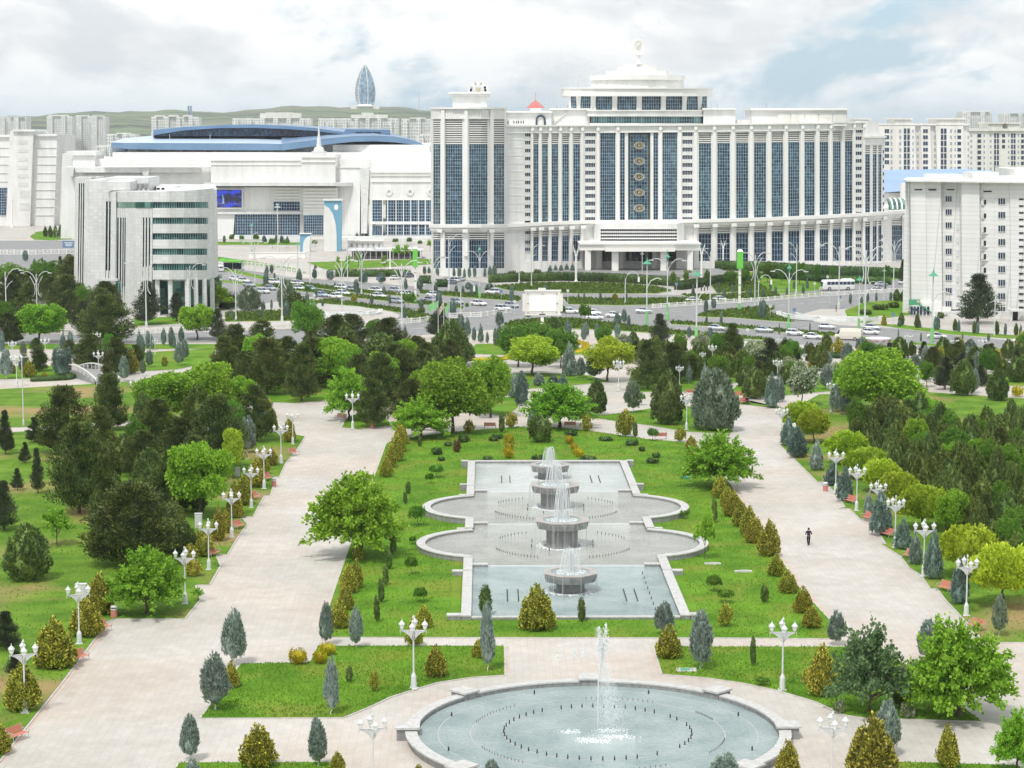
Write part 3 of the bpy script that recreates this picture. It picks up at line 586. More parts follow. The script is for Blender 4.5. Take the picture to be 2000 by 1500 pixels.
lawn('lawn', [(668, 834), (700, 838), (727, 833), (765, 830), (740, 800), (690, 810), (676, 818)], tufts=8)
lawn('lawn', [(-150, 745), (150, 736), (120, 714), (-120, 716)], tufts=0)
lawn('lawn', [(215, 728), (345, 721), (420, 705), (420, 680), (250, 690)], tufts=0)
lawn('lawn', [(-100, 682), (420, 681), (460, 678), (640, 676), (640, 672), (-100, 672)], edge=True)
# right field and forest floor
lawn('lawn', [(1521, 865), (1597, 940), (1612, 940), (1640, 970), (1652, 990), (1640, 992), (1660, 992), (1680, 1012), (1700, 1012), (1732, 1062), (1722, 1062), (1760, 1085), (1778, 1109), (1800, 1122), (1818, 1148), (1832, 1148), (1847, 1169), (1895, 1220), (1925, 1253),
              (2150, 1253), (2400, 1100), (2200, 780), (2000, 778), (1800, 765), (1600, 770), (1545, 800), (1560, 830), (1530, 845)], 'grass2', tufts=5)
lawn('lawn', [(1535, 798), (1440, 787), (1443, 779), (1530, 772), (1640, 762), (1640, 740), (1560, 735), (1440, 752), (1420, 772), (1400, 775)], tufts=3)
lawn('lawn', [(1155, 814), (1270, 798), (1330, 792), (1395, 800), (1432, 842), (1425, 846), (1387, 845), (1337, 842), (1275, 831), (1190, 820)], tufts=10)
lawn('lawn', [(1250, 765), (1300, 765), (1360, 765), (1420, 750), (1500, 735), (1560, 720), (1560, 700), (1440, 700), (1300, 700), (1235, 722), (1225, 755)], tufts=0)
lawn('lawn', [(985, 762), (1100, 754), (1190, 745), (1150, 733), (1060, 728), (985, 730), (900, 745), (890, 765)], tufts=3)
lawn('lawn', [(990, 812), (1012, 795), (1012, 775), (930, 775), (900, 800), (940, 806)], tufts=0)
lawn('lawn', [(905, 690), (985, 693), (1100, 695), (1150, 690), (1140, 680), (1100, 672), (1000, 670), (930, 672)], tufts=0)
lawn('lawn', [(1700, 715), (1840, 720), (1880, 705), (1800, 700), (1720, 703)], tufts=0)
lawn('lawn', [(1860, 750), (2150, 758), (2150, 735), (1900, 730)], tufts=0)
# road medians and verges
for pts in ([(417, 518), (560, 549), (700, 566), (815, 577), (820, 580), (690, 571), (550, 554), (417, 523)],
            [(430, 546), (560, 560), (700, 577), (850, 592), (905, 600), (905, 603), (850, 597), (700, 582), (560, 565), (430, 550)],
            [(820, 568), (900, 572), (1015, 580), (1015, 588), (900, 580), (820, 573)],
            [(965, 560), (1040, 553), (1180, 553), (1280, 560), (1312, 568), (1280, 573), (1130, 573), (1000, 568)],
            [(1100, 582), (1200, 584), (1320, 583), (1500, 577), (1610, 570), (1610, 575), (1500, 583), (1322, 594), (1200, 596), (1110, 594)],
            [(1330, 575), (1400, 577), (1500, 569), (1600, 560), (1600, 566), (1480, 577), (1400, 583), (1350, 581)],
            [(1362, 617), (1380, 609), (1440, 604), (1500, 598), (1515, 602), (1500, 610), (1540, 625), (1550, 629), (1500, 626), (1430, 620), (1375, 619)],
            [(985, 634), (1010, 626), (1070, 622), (1130, 624), (1200, 632), (1270, 640), (1312, 645), (1500, 661), (1510, 665), (1300, 652), (1200, 645), (1100, 641), (1040, 640), (985, 638)],
            [(600, 590), (640, 585), (700, 592), (800, 606), (860, 622), (900, 628), (900, 634), (860, 628), (800, 624), (790, 612), (700, 598)],
            [(440, 612), (585, 606), (585, 626), (440, 628)], [(262, 622), (345, 618), (350, 632), (262, 637)],
            [(1310, 628), (1420, 634), (1540, 645), (1660, 654), (1780, 668), (2000, 684), (2200, 700), (2200, 704), (2000, 688), (1780, 672), (1650, 658), (1530, 649), (1420, 639), (1310, 633)],
            [(1650, 606), (1690, 590), (1760, 585), (1792, 585), (1792, 613), (1720, 622), (1690, 632), (1655, 620)],
            [(1695, 632), (1760, 634), (1860, 646), (2000, 656), (2200, 668), (2200, 675), (2000, 663), (1860, 653), (1760, 641)],
            [(1380, 545), (1450, 530), (1620, 545), (1700, 540), (1790, 530), (1790, 540), (1700, 552), (1600, 561), (1500, 567), (1400, 572)],
            [(417, 500), (560, 520), (600, 530), (600, 534), (500, 520), (417, 508)], [(600, 512), (850, 505), (850, 515), (640, 528)]):
    lawn('verge', pts, z=.12); VERGES.append((gp(pts, .12), .12, 7))
# lane lines
lm = MB()
def dash(pts, wid=.18, seg=3.0, gap=4.0, z=-.036, solid=False):
    q = [Vector(p) for p in gp(pts, z)]
    for a, b in zip(q[:-1], q[1:]):
        t = (b - a); Lh = t.length; t.normalize(); n = Vector((-t.y, t.x)) * wid / 2; s = 0.0
        while s < Lh:
            e = min(Lh, s + (Lh if solid else seg)); p0 = a + t * s; p1 = a + t * e
            lm.add([(*(p0 - n), z), (*(p1 - n), z), (*(p1 + n), z), (*(p0 + n), z)], [(0, 1, 2, 3)]); s = e + gap
dash([(420, 535), (560, 556), (700, 572), (850, 588), (1000, 604), (1200, 612), (1400, 606), (1600, 590), (1780, 574)])
dash([(430, 556), (560, 573), (700, 590), (850, 606), (980, 622)]); dash([(1320, 641), (1500, 655), (1780, 678)]); dash([(120, 661), (445, 657), (640, 653), (900, 636)])
dash([(1322, 640), (1500, 636), (1640, 644), (1780, 652), (2000, 678)]); dash([(1000, 620), (1180, 600), (1400, 596)], solid=True, wid=.12)
tag(lm.build('lane_markings', M['line']), kind='structure')
lawn('lawn', [(58, 462), (70, 453), (100, 449), (130, 452), (146, 460), (140, 467), (100, 469), (68, 468)])
lawn('lawn', [(-60, 436), (112, 432), (112, 428), (-60, 430)])
lawn('lawn', [(415, 478), (600, 478), (600, 474), (415, 472)])
# pink slab borders along the promenades
for pts in ([(0, 1488), (118, 1341), (214, 1216)], [(645, 1185), (687, 1062), (729, 943), (752, 872)], [(1420, 932), (1482, 1019), (1559, 1138), (1617, 1200)], [(1528, 865), (1600, 934)], [(1740, 1060), (1856, 1169), (1930, 1250)], [(988, 1262), (989, 1316)], [(1274, 1263), (1290, 1314)], [(620, 1292), (640, 1240)]):
    strip('slab_border', [(x, y) for x, y in pts][::1], .55, .0, 'pink')
# hills beyond the city
def ridge(x): return float(np.interp(x, [-400, 0, 110, 250, 340, 420, 470, 560, 620, 700, 800, 845, 1000, 1200, 1500], [232, 226, 224, 216, 216, 220, 215, 210, 207, 207, 212, 215, 226, 238, 243]))
hv = []; hf = []; xs = list(np.linspace(-500, 1500, 90)); ysl = [3700, 4000, 4400, 4800, 5300, 5800, 6300, 6800, 7300]; hr = random.Random(3)
for j, Y in enumerate(ysl):
    for i, x in enumerate(xs):
        top = P(x, ridge(x), 6300)[2]; k = [0, .06, .22, .40, .62, .80, 1, .86, .3][j]; X = P(x, 700, Y)[0]; z = -.3 if j == 0 else top * k + 3.2 * math.sin(i * .7 + j) + 2 * math.sin(i * 1.9 + j * 2) + hr.uniform(-1.2, 1.2) * (1 if j < 6 else .4)
        hv.append((X, Y, max(z, -.3)))
n_ = len(xs)
for j in range(len(ysl) - 1):
    for i in range(n_ - 1): hf.append((j * n_ + i, j * n_ + i + 1, (j + 1) * n_ + i + 1, (j + 1) * n_ + i))
tag(MB().add(hv, hf).build('hills', M['hill'], smooth=True), kind='structure')
# ---------------------------------------------------------------- cascade pools
pool = empty('cascade_pool', (AX, 225, 0), 0, 'long stepped stone pool with two pairs of round side bays and four bowls', 'pool')
def pl(o): o.location = (-AX, -225, 0) if o.parent is pool else (0, 0, 0); return o
ZW = [.62, .50, .38, .24]; WEIR = [266.9, 246.0, 226.2, 204.9, 183.4]; XI, XO = 9.15, 10.05
EAR = [(235.6, 6.9, 4.9, 1), (215.3, 6.75, 4.95, 2)]
for k in range(4):
    m = MB(); pts = [(AX - XI, WEIR[k + 1]), (AX + XI, WEIR[k + 1]), (AX + XI, WEIR[k]), (AX - XI, WEIR[k])]; m.prism(pts, .02, ZW[k])
    pl(m.build('water', M[['water2', 'water3', 'water3', 'water'][k]], pool))
m = MB(); w2 = .5
def coping(m, x0, x1, y0, y1, top, th=.12, o=.05):
    m.box(((x0 + x1) / 2, (y0 + y1) / 2, (top - th) / 2), (x1 - x0 - .06, y1 - y0 - .06, top - th), mi=1); m.box(((x0 + x1) / 2, (y0 + y1) / 2, top - th / 2), (x1 - x0, y1 - y0, th), mi=0)
for s in (-1, 1):
    def X(a, b): return (AX + s * a, AX + s * b) if s > 0 else (AX - b, AX - a)
    segs = [(WEIR[0] + .4, 248.6, .95), (248.6, 242.9, .88), (228.6, 222.9, .76), (208.5, 201.9, .62), (201.9, 182.9, .52)]
    for a, b, z in segs: x0, x1 = X(XI, XO); coping(m, x0, x1, b, a, z)
    for y, a, b, z, d in ((267.3, XO, 10.9, .96, .9), (249.6, XO, 10.9, .93, .7), (242.6, XO, 10.9, .86, .8), (229.0, XO, 10.9, .80, .8), (222.6, XO, 10.9, .74, .8), (208.9, XO, 10.9, .68, .8), (201.7, XO, 11.1, .60, .8), (183.3, XO, 11.3, .56, .9)):
        x0, x1 = X(a, b); coping(m, x0, x1, y - d / 2, y + d / 2, z)
    for y, z in ((246.2, .80), (226.4, .68), (205.1, .54)): x0, x1 = X(XI - 1.5, XI); coping(m, x0, x1, y - .35, y + .35, z)
    for cy, half, sag, k in EAR:
        R_ = (half ** 2 + sag ** 2) / (2 * sag); cx = AX + s * (XI + sag - R_); am = math.asin(half / R_); am = am if sag < R_ else math.pi - am
        base = 0 if s > 0 else math.pi; m.ring((cx, cy), R_, R_ + .80, 0.0, ZW[k] + .18, 40, base - am, base + am, 1); m.ring((cx, cy), R_ - .04, R_ + .86, ZW[k] + .181, ZW[k] + .29, 40, base - am, base + am, 0)
        ear = MB(); pp = [(cx + (R_ - .01) * math.cos(base - am + 2 * am * i / 30), cy + (R_ - .01) * math.sin(base - am + 2 * am * i / 30)) for i in range(31)]
        ear.prism(pp, .02, ZW[k] - .001); pl(ear.build('water', M['water3'], pool))
coping(m, AX - XI, AX + XI, WEIR[0], WEIR[0] + .75, .93); coping(m, AX - XI, AX + XI, WEIR[4] - .5, WEIR[4], .36)
pl(m.build('rim', [M['rim'], M['greystone']], pool))
m = MB()
for k, y in ((0, 246.0), (1, 226.2), (2, 204.9)): m = MB(); m.box((AX, y - .03, (ZW[k] + ZW[k + 1]) / 2 + .01), (2 * XI - 3, .10, ZW[k] - ZW[k + 1] + .02)); pl(m.build('weir_water', M['foam'], pool))
m = MB()
for y0, y1, z in ((189.5, 194.5, ZW[3]), (252, 257, ZW[0])):
    for s in (-1, 1):
        for dx in (4.9, 5.9):
            m = MB(); m.tube([(AX + s * dx, y0, z + .06), (AX + s * dx, y1, z + .06)], .05, 5); pl(m.build('water_pipe', M['dark'], pool))
NZ = []

for cy, k in ((235.6, 1), (215.3, 2)):
    for a in list(range(200, 250, 3)) + list(range(290, 340, 3)) + list(range(25, 60, 4)) + list(range(120, 155, 4)):
        x = AX + 7.2 * math.cos(rad(a)); y = cy + 7.2 * math.sin(rad(a)); NZ.append((x, y, ZW[k], .22, .04))
    for a in range(0, 360, 45): x = AX + 3.4 * math.cos(rad(a + 20)); y = cy + 3.4 * math.sin(rad(a + 20)); NZ.append((x, y, ZW[k], .3, .05))
for i in range(8): NZ.append((AX + 7.2, 186 + i * 2.2, ZW[3], .25, .05))
NM = {}
def nozzles(lst, parent, off):
    lst = sorted(lst, key=lambda t: t[1]); rest = MB()
    for i, (x, y, z, h, r) in enumerate(lst):
        if i < 95:
            if (h, r) not in NM: NM[(h, r)] = MB().tube([(0, 0, -.02), (0, 0, h)], [r, r * .6], 5).mesh('nozzle', M['dark'])
            o = bpy.data.objects.new('nozzle', NM[(h, r)]); col.objects.link(o); o.parent = parent; o.location = (x - off[0], y - off[1], z)
        else: rest.tube([(x - off[0], y - off[1], z - .02), (x - off[0], y - off[1], z + h)], [r, r * .6], 5)
    if rest.v: rest.build('nozzle', M['dark'], parent)['kind'] = 'stuff'
nozzles(NZ, pool, (AX, 225)); NR = []
# water jets: arcs of falling drops
def spray(mb, c, z0, h, spread, n, rng, r=.018, drift=0.0, land=None, seg=7, zend=0.0):
    for i in range(n):
        a = rng.uniform(0, 6.283); v = h * rng.uniform(.62, 1.0); d = spread * rng.uniform(.25, 1.0); pts = []
        for k in range(seg + 1):
            t = k / seg; tt = t * 1.0; z = z0 + v * (4 * (tt * .5 + .0) * (1 - tt * .5)) if False else z0 + v * (1 - (2 * t - 1) ** 2) - (z0 - zend) * max(0, t - .5) * 2 * (1 if zend else 0)
            pts.append((c[0] + d * t * math.cos(a) + drift * t * t, c[1] + d * t * math.sin(a), z))
        b = rng.uniform(0, .5); k0 = int(b * seg); mb.tube(pts[k0:], [r * rng.uniform(.7, 1.4)] * (seg + 1 - k0), 4, cap=False)
def drops(mb, c, z0, h, wid, n, rng, s=.03, drift=0.0, top=.0):
    for i in range(n):
        t = rng.random() ** .8; z = z0 + h * (1 - t) if not top else z0 + h * (1 - t * (1 - top)); w = wid * (.15 + .85 * t); x = c[0] + rng.gauss(0, w * .45) + drift * t; y = c[1] + rng.gauss(0, w * .45); q = s * rng.uniform(.5, 1.5)
        mb.add([(x, y, z + q * 1.8), (x + q, y, z), (x, y + q, z), (x - q, y, z), (x, y - q, z), (x, y, z - q)], [(0, 1, 2), (0, 2, 3), (0, 3, 4), (0, 4, 1), (5, 2, 1), (5, 3, 2), (5, 4, 3), (5, 1, 4)])
FR = random.Random(11)
for (y, Rb, Rc, hh, jet, zi, lab) in ((193.9, 2.62, 1.42, 2.0, 2.3, ZW[3], 'octagonal stone fountain bowl nearest the viewer with a short jet'), (214.6, 2.85, 1.75, 3.05, 4.2, ZW[2], 'octagonal stone fountain bowl with the tallest white jet of the pool'),
                          (236.2, 2.85, 1.75, 3.05, 2.8, ZW[1], 'octagonal stone fountain bowl second from the far end'), (255.4, 2.45, 1.55, 2.25, 2.2, ZW[0], 'octagonal stone fountain bowl farthest from the viewer')):
    f = empty('bowl_fountain', (AX - .05, y, 0), 0, lab, 'fountain', 'bowl fountains in the cascade pool')
    c = MB().lathe([(Rc * 1.02, .05), (Rc * 1.02, zi + .1), (Rc * .98, zi + .12), (Rc * 1.0, hh - .75)], n=8, rot=rad(22.5)).build('column', M['greystone'], f)
    b = MB().lathe([(Rc * 1.0, hh - .76), (Rb * .80, hh - .72), (Rb * .93, hh - .70), (Rb, hh - .18), (Rb, hh), (Rb * .84, hh + .001)], n=8, rot=rad(22.5)).build('bowl', M['greystone'], f)
    MB().ring((0, 0), Rb * .74, Rb * 1.015, hh + .002, hh + .09, 8, rad(22.5), rad(22.5) + 2 * math.pi).build('rim_stones', M['tan'], b)
    MB().lathe([(Rb * .82, hh + .02), (Rb * .82, hh + .05)], n=32).build('bowl_water', M['water'], f)
    w = MB(); spray(w, (0, 0), hh + .1, jet, Rb * .42, 70, FR, .012); drops(w, (0, 0), hh + .05, jet * .98, .62, 1500, FR, .016)
    for i in range(26): a = FR.uniform(0, 6.28); w.tube([(Rb * 1.01 * math.cos(a), Rb * 1.01 * math.sin(a), hh - .02), (Rb * 1.03 * math.cos(a), Rb * 1.03 * math.sin(a), hh - .8), (Rb * 1.02 * math.cos(a), Rb * 1.02 * math.sin(a), zi)], .012, 3, cap=False)
    w.build('jet', M['foam'], f)
    w = MB()
    for i in range(420): a = FR.uniform(0, 6.28); r = Rc * 1.08 + abs(FR.gauss(0, .34)); s = FR.uniform(.03, .11); w.lathe([(s, 0), (s * .6, .05)], (r * math.cos(a), r * math.sin(a), zi + .005), 6)
    for i in range(260): a = FR.uniform(0, 6.28); r = FR.uniform(0, Rb * .55); s = FR.uniform(.02, .08); w.lathe([(s, 0), (s * .5, .05)], (r * math.cos(a), r * math.sin(a), hh + .05), 6)
    w.build('foam', M['foam'], f)
# ---------------------------------------------------------------- round fountain
C0 = (AX, 147.0)
rf = empty('round_fountain', (*C0, 0), 0, 'large round fountain basin with grey stone rim in the foreground', 'fountain')
m = MB(); m.ring((0, 0), 12.80, 13.50, 0, .60, 96, mi=1, slope=.15); m.ring((0, 0), 12.76, 13.62, .601, .72, 96, mi=0)
m.build('rim', [M['rim'], M['greystone']], rf)
for k in range(8):
    a = rad(45 * k); b = MB(); b.box((13.45 * math.cos(a), 13.45 * math.sin(a), .42), (1.5, 1.3, .82), a, 0); b.box((13.45 * math.cos(a), 13.45 * math.sin(a), .90), (1.75, 1.55, .14), a, 1); b.build('rim_block', [M['greystone'], M['rim']], rf)
MB().lathe([(12.72, .05), (12.72, .36)], n=96).build('water', M['water'], rf)
m = MB()
for R_, n in ((6.65, 52),):
    for i in range(n):
        if FR.random() < .08: continue
        a = 2 * math.pi * i / n; NR.append((R_ * math.cos(a), R_ * math.sin(a), .35, .30, .055))
for a0, a1 in ((130, 165), (205, 235), (265, 300), (20, 35), (60, 95), (325, 350)):
    for i in range(14): a = rad(a0 + (a1 - a0) * i / 14); NR.append((9.0 * math.cos(a), 9.0 * math.sin(a), .35, .18, .025))
for i in range(8): a = rad(45 * i + 22); NR.append((11.3 * math.cos(a), 11.3 * math.sin(a), .35, .3, .07))
nozzles(NR, rf, (0, 0))
for R_ in (6.65, 9.0, 11.3): MB().ring((0, 0), R_ - .04, R_ + .04, .355, .368, 90).build('pipe_ring', M['iron'], rf)
w = MB(); drops(w, (0, 0), .4, 7.6, 1.3, 5200, FR, .020, 1.2); w.build('mist', M['spray'], rf)
w = MB()
for i in range(26): a = FR.uniform(0, 6.28); d = FR.uniform(0, .12); w.tube([(0, 0, .4), (d * .5, 0, 4), (d + .35, d * .5, 7.2 * FR.uniform(.82, 1.0))], [.022, .02, .010], 4, cap=False)
for i, (dx, hh, nn) in enumerate(((.55, 7.9, 260), (-1.0, 6.6, 60), (-1.7, 6.5, 60), (-2.8, 6.3, 40), (.1, 7.6, 180))): drops(w, (dx, 0), hh - 1.6 if hh > 7 else hh - .8, 2.0 if hh > 7 else 1.1, .42 if hh > 7 else .3, nn, FR, .035)
w.build('jet', M['foam'], rf)
w = MB()
for cx_, cy_ in ((-1.9, .2), (-.8, -1.6), (.2, -2.0), (1.3, .5), (1.8, -1.1), (.9, -1.0), (-.6, -2.3), (.6, .4)):
    for i in range(90): s = FR.uniform(.015, .07); w.lathe([(s, 0), (s * .5, .03)], (cx_ + FR.gauss(0, .42), cy_ + FR.gauss(0, .30), .362), 5)
w.build('foam', M['foam'], rf)
# ---------------------------------------------------------------- buildings
class Fac:
    """a facade running along a plan path measured as (photo column, distance)"""
    def __init__(s, path): s.xs = [p[0] for p in path]; s.ys = [p[1] for p in path]
    def Y(s, x): return float(np.interp(x, s.xs, s.ys))
    def pt(s, x, y, off=0.0):
        p = P(x, y, s.Y(x)); return (p[0], p[1] + off, p[2])
    def slab(s, mb, x0, x1, y0, y1, off=0.0, dep=1.0, mi=0, z0=None, sub=None):
        xs = [x0] + [x for x in s.xs if x0 + .5 < x < x1 - .5] + [x1]
        if sub: xs = sorted(set(xs + list(np.linspace(x0, x1, sub + 1))))
        f = lambda q, x: q(x) if callable(q) else q
        for a, b in zip(xs[:-1], xs[1:]):
            A1, B1 = s.pt(a, f(y0, a), off), s.pt(b, f(y0, b), off); A0, B0 = s.pt(a, f(y1, a), off), s.pt(b, f(y1, b), off)
            if z0 is not None: A0 = (A0[0], A0[1], z0); B0 = (B0[0], B0[1], z0)
            bk = lambda p: (p[0], p[1] + dep, p[2]); vs = [A0, B0, B1, A1, bk(A0), bk(B0), bk(B1), bk(A1)]
            mb.add(vs, [(0, 1, 2, 3), (5, 4, 7, 6), (3, 2, 6, 7), (4, 5, 1, 0), (4, 0, 3, 7), (1, 5, 6, 2)], mi)
        return s
def bld(name, x, Y, label, cat='building', group=None):
    X = P(x, 700, Y)[0]; return empty(name, (X, Y, 0), 0, label, cat, group)
def put(mb, name, mats, parent, smooth=False):
    """parts are modelled in place; their thing's Empty stands at its base"""
    o = mb.build(name, mats, parent, smooth); r = parent
    while r.parent: r = r.parent
    o.location = tuple(-c for c in r.location) if parent is r else (0, 0, 0); return o
PANE = []
def curtain(root, f, x0, x1, y0, y1, nv, nh, off=.5, gmat='glass', name='curtain_window', bar=.09, framem='frame'):
    g = MB(); f.slab(g, x0, x1, y0, y1, off, .15); go = put(g, name, M[gmat], root); m = MB()
    for i in range(nv + 1):
        x = x0 + (x1 - x0) * i / nv; Yp = f.Y(x); hw = bar / 2 * F / Yp; f.slab(m, max(x0, x - hw), min(x1, x + hw), y0, y1, off - .10, .10)
    for j in range(nh + 1):
        fy = (lambda x, j=j: (y0(x) if callable(y0) else y0) + ((y1(x) if callable(y1) else y1) - (y0(x) if callable(y0) else y0)) * j / nh); hh = bar / 2 * F / f.Y(x0)
        f.slab(m, x0, x1, (lambda x: fy(x) - hh), (lambda x: fy(x) + hh), off - .13, .10)
    o = m.build('mullions', M[framem], go); return go
def louvres(root, f, x0, x1, y0, y1, n, off=.45, mat='trim'):
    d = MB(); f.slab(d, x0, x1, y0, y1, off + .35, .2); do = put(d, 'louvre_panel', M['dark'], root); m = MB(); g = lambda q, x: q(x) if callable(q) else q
    for j in range(n):
        a = (j + .05) / n; b = (j + .58) / n
        f.slab(m, x0, x1, lambda x: g(y0, x) + (g(y1, x) - g(y0, x)) * a, lambda x: g(y0, x) + (g(y1, x) - g(y0, x)) * b, off - .1, .35)
    m.build('slats', M[mat], do)
def wins(root, f, xs, ys, w, h, off=-.02, mat='win', name='window', panes=2, cap=100, fmat='trim', dep=.25):
    """single windows: dark glass with a frame, each its own part; past the cap the rest are one part"""
    k = 0; rest = MB()
    for x in xs:
        for y in ys:
            if k < cap:
                m = MB(); f.slab(m, x - w / 2, x + w / 2, y - h / 2, y + h / 2, off, dep); o = put(m, name, M[mat], root)
                if panes:
                    m = MB(); t = .07 * F / f.Y(x)
                    for i in range(panes + 1): xx = x - w / 2 + w * i / panes; f.slab(m, xx - t / 2, xx + t / 2, y - h / 2, y + h / 2, off - .05, .05)
                    f.slab(m, x - w / 2, x + w / 2, y - h / 2 - t, y - h / 2, off - .053, .06); f.slab(m, x - w / 2, x + w / 2, y + h / 2, y + h / 2 + t, off - .053, .06)
                    m.build('frame', M[fmat], o)
            else: f.slab(rest, x - w / 2, x + w / 2, y - h / 2, y + h / 2, off, dep)
            k += 1
    if rest.v: o = put(rest, name, M[mat], root); o['kind'] = 'stuff'
# ===== grand hotel
hp = [(840, 627), (846, 622), (858, 617), (884, 612.5), (912, 611), (940, 612.5), (966, 617), (985, 623), (990, 627), (1040, 632), (1090, 636), (1140, 640), (1180, 642), (1260, 643), (1330, 643), (1400, 645), (1480, 648), (1560, 653), (1640, 660), (1700, 668), (1735, 676), (1772, 688)]
hf_ = Fac(hp); hotel = bld('grand_hotel', 1250, 660, 'large white stone hotel with tall blue glass bays and a disc-topped stepped crown', 'hotel')
cy = lambda x: float(np.interp(x, [840, 985, 1050, 1140, 1320, 1400, 1500, 1600, 1700, 1772], [438, 438, 434, 430.5, 429, 427.5, 424.5, 420.5, 415, 409.5]))
ct = lambda x: float(np.interp(x, [985, 1140, 1400, 1640, 1690], [246, 245.5, 243.5, 240.5, 239]))
tower = [(846.5, 860), (870.5, 903), (916.5, 952), (964, 984.5)]
left = [(1041.7, 1051.5), (1059, 1070), (1077.7, 1090), (1098.5, 1111), (1119.7, 1132.7)]
mid = [(1172.5, 1202, 7), (1211.3, 1220.3, 2), (1226.8, 1270.3, 8), (1276.3, 1285.3, 2), (1294.3, 1322.7, 7)]
right = [(1365, 1389), (1401.2, 1425.5), (1438, 1461.3), (1473, 1496.3), (1507.5, 1529.2), (1540, 1561.2), (1571.5, 1591), (1600.2, 1617.6), (1627, 1642), (1650.6, 1664.3)]
low3 = [(1689, 1699), (1704.8, 1712), (1715.5, 1721.5)]
winc = [(1025, 1036), (1142.7, 1162.7), (1332.8, 1352.7), (1671, 1683.2)]
Mw = MB(); Mt = MB()
def rowwall(f, x0, x1, y0, y1, holes, dep=3.0, mb=None):
    hs = sorted(holes); c = x0
    for a, b in hs:
        if a > c: f.slab(mb or Mw, c, a, y0, y1, 0, dep)
        c = b
    if c < x1: f.slab(mb or Mw, c, x1, y0, y1, 0, dep)
# tower
rowwall(hf_, 841.5, 989, 231, 438, tower); hf_.slab(Mw, 841.5, 989, 212, 231, -.1, 3.2); hf_.slab(Mt, 839.5, 991, 209.5, 213, -1.0, 4.5); hf_.slab(Mt, 841, 990, 229.5, 232, -.5, 1)
for a in (861.5, 907, 957.5): hf_.slab(Mt, a, a + 7, 214, 500, -.65, .7)
for a, b in tower:
    n = round((b - a) / 4.6); louvres(hotel, hf_, a, b, 231, 283, 12, .3); curtain(hotel, hf_, a, b, 283, 438, n, 22, .3)
    curtain(hotel, hf_, a, b, 469, 524, n, 5, .3, 'glassd'); louvres(hotel, hf_, a, b, 452, 469, 4, .3)
rowwall(hf_, 845, 989, 450, 526, tower); hf_.slab(Mw, 845, 1000, 524, 535, -.2, 5, z0=0)
for a, b in tower:
    for i in range(int((b - a) / 5)): hf_.slab(Mt, a + 1 + i * 5, a + 3.4 + i * 5, 217, 228, -.25, .2)
# wings
ynb = lambda x: cy(x) + 79 if x > 1300 else cy(x) + 86
allh = left + [(a, b) for a, b, n in mid] + right + winc
rowwall(hf_, 988, 1687, lambda x: ct(x) + 13, cy, allh); rowwall(hf_, 1687, 1727, 283, cy, low3)
hf_.slab(Mw, 988, 1688, ct, lambda x: ct(x) + 13.2, -.1, 3.5); hf_.slab(Mt, 987, 1690, lambda x: ct(x) - 1.5, lambda x: ct(x) + 1.2, -.9, 3); hf_.slab(Mt, 987, 1690, lambda x: ct(x) + 12.4, lambda x: ct(x) + 14.2, -.5, 1)
hf_.slab(Mw, 1686, 1729, 268, 283.3, -.1, 3.5); hf_.slab(Mt, 1685, 1731, 266, 269, -.8, 3.6); hf_.slab(Mw, 1687, 1722, 236, 267, 5, 10)
for a, b in left + right:
    n = 3 if b - a < 14 else (5 if b - a > 20 else 4); t = ct((a + b) / 2) + 14
    louvres(hotel, hf_, a, b, t + 1, t + 23, 6, .4); curtain(hotel, hf_, a, b, t + 23, cy, n, 22, .4)
for a, b in low3: louvres(hotel, hf_, a, b, 284, 302, 5, .4); curtain(hotel, hf_, a, b, 302, cy, 2, 18, .4); louvres(hotel, hf_, a, b, lambda x: cy(x) + 16, lambda x: cy(x) + 28, 3, .4); curtain(hotel, hf_, a, b, lambda x: cy(x) + 28, 520, 2, 5, .4, 'glassd')
for a, b, n in mid: curtain(hotel, hf_, a, b, 258.5, cy, n, 25, 1.2 if n == 8 else .5, 'glass' if n != 2 else 'glassd')
bm = MB()
for a, b in ((1226.8, 1230), (1267, 1270.3)): hf_.slab(bm, a, b, 259, 429, .7, .4)
hf_.slab(bm, 1226.8, 1270.3, 258.6, 262, .7, .4); put(bm, 'bronze_surround', M['grille'], hotel)
for i in range(5):      # carpet-pattern medallions
    m = MB(); c = hf_.pt(1248.3, 284 + 30.6 * i, .1); rx, rz = 1.68, 1.15; n = 24
    if i == 2: rx = 1.5
    for r0, r1, y in ((0, .56, .34), (.60, .78, .42), (.82, 1.0, .5)):
        for k in range(n):
            if r0 == .82 and k % 2 and i != 2: rr = .93
            else: rr = r1
            a0, a1 = 2 * math.pi * k / n, 2 * math.pi * (k + 1) / n; q = []
            for yy in (-y, 0): q += [(c[0] + rx * r0 * math.cos(a0), c[1] + yy, c[2] + rz * r0 * math.sin(a0)), (c[0] + rx * rr * math.cos(a0), c[1] + yy, c[2] + rz * rr * math.sin(a0)), (c[0] + rx * rr * math.cos(a1), c[1] + yy, c[2] + rz * rr * math.sin(a1)), (c[0] + rx * r0 * math.cos(a1), c[1] + yy, c[2] + rz * r0 * math.sin(a1))]
            m.add(q, [(0, 1, 2, 3), (7, 6, 5, 4), (1, 5, 6, 2), (0, 4, 5, 1), (3, 2, 6, 7), (0, 3, 7, 4)])
    for k in range(8): a = 2 * math.pi * k / 8; m.box((c[0] + rx * .36 * math.cos(a), c[1] - .42, c[2] + rz * .36 * math.sin(a)), (.28, .16, .28), mi=1)
    for k in range(14): a = 2 * math.pi * k / 14; m.box((c[0] + rx * .69 * math.cos(a), c[1] - .46, c[2] + rz * .69 * math.sin(a)), (.16, .14, .16), mi=1)
    put(m, 'medallion', [M['gold'], M['grille']], hotel)
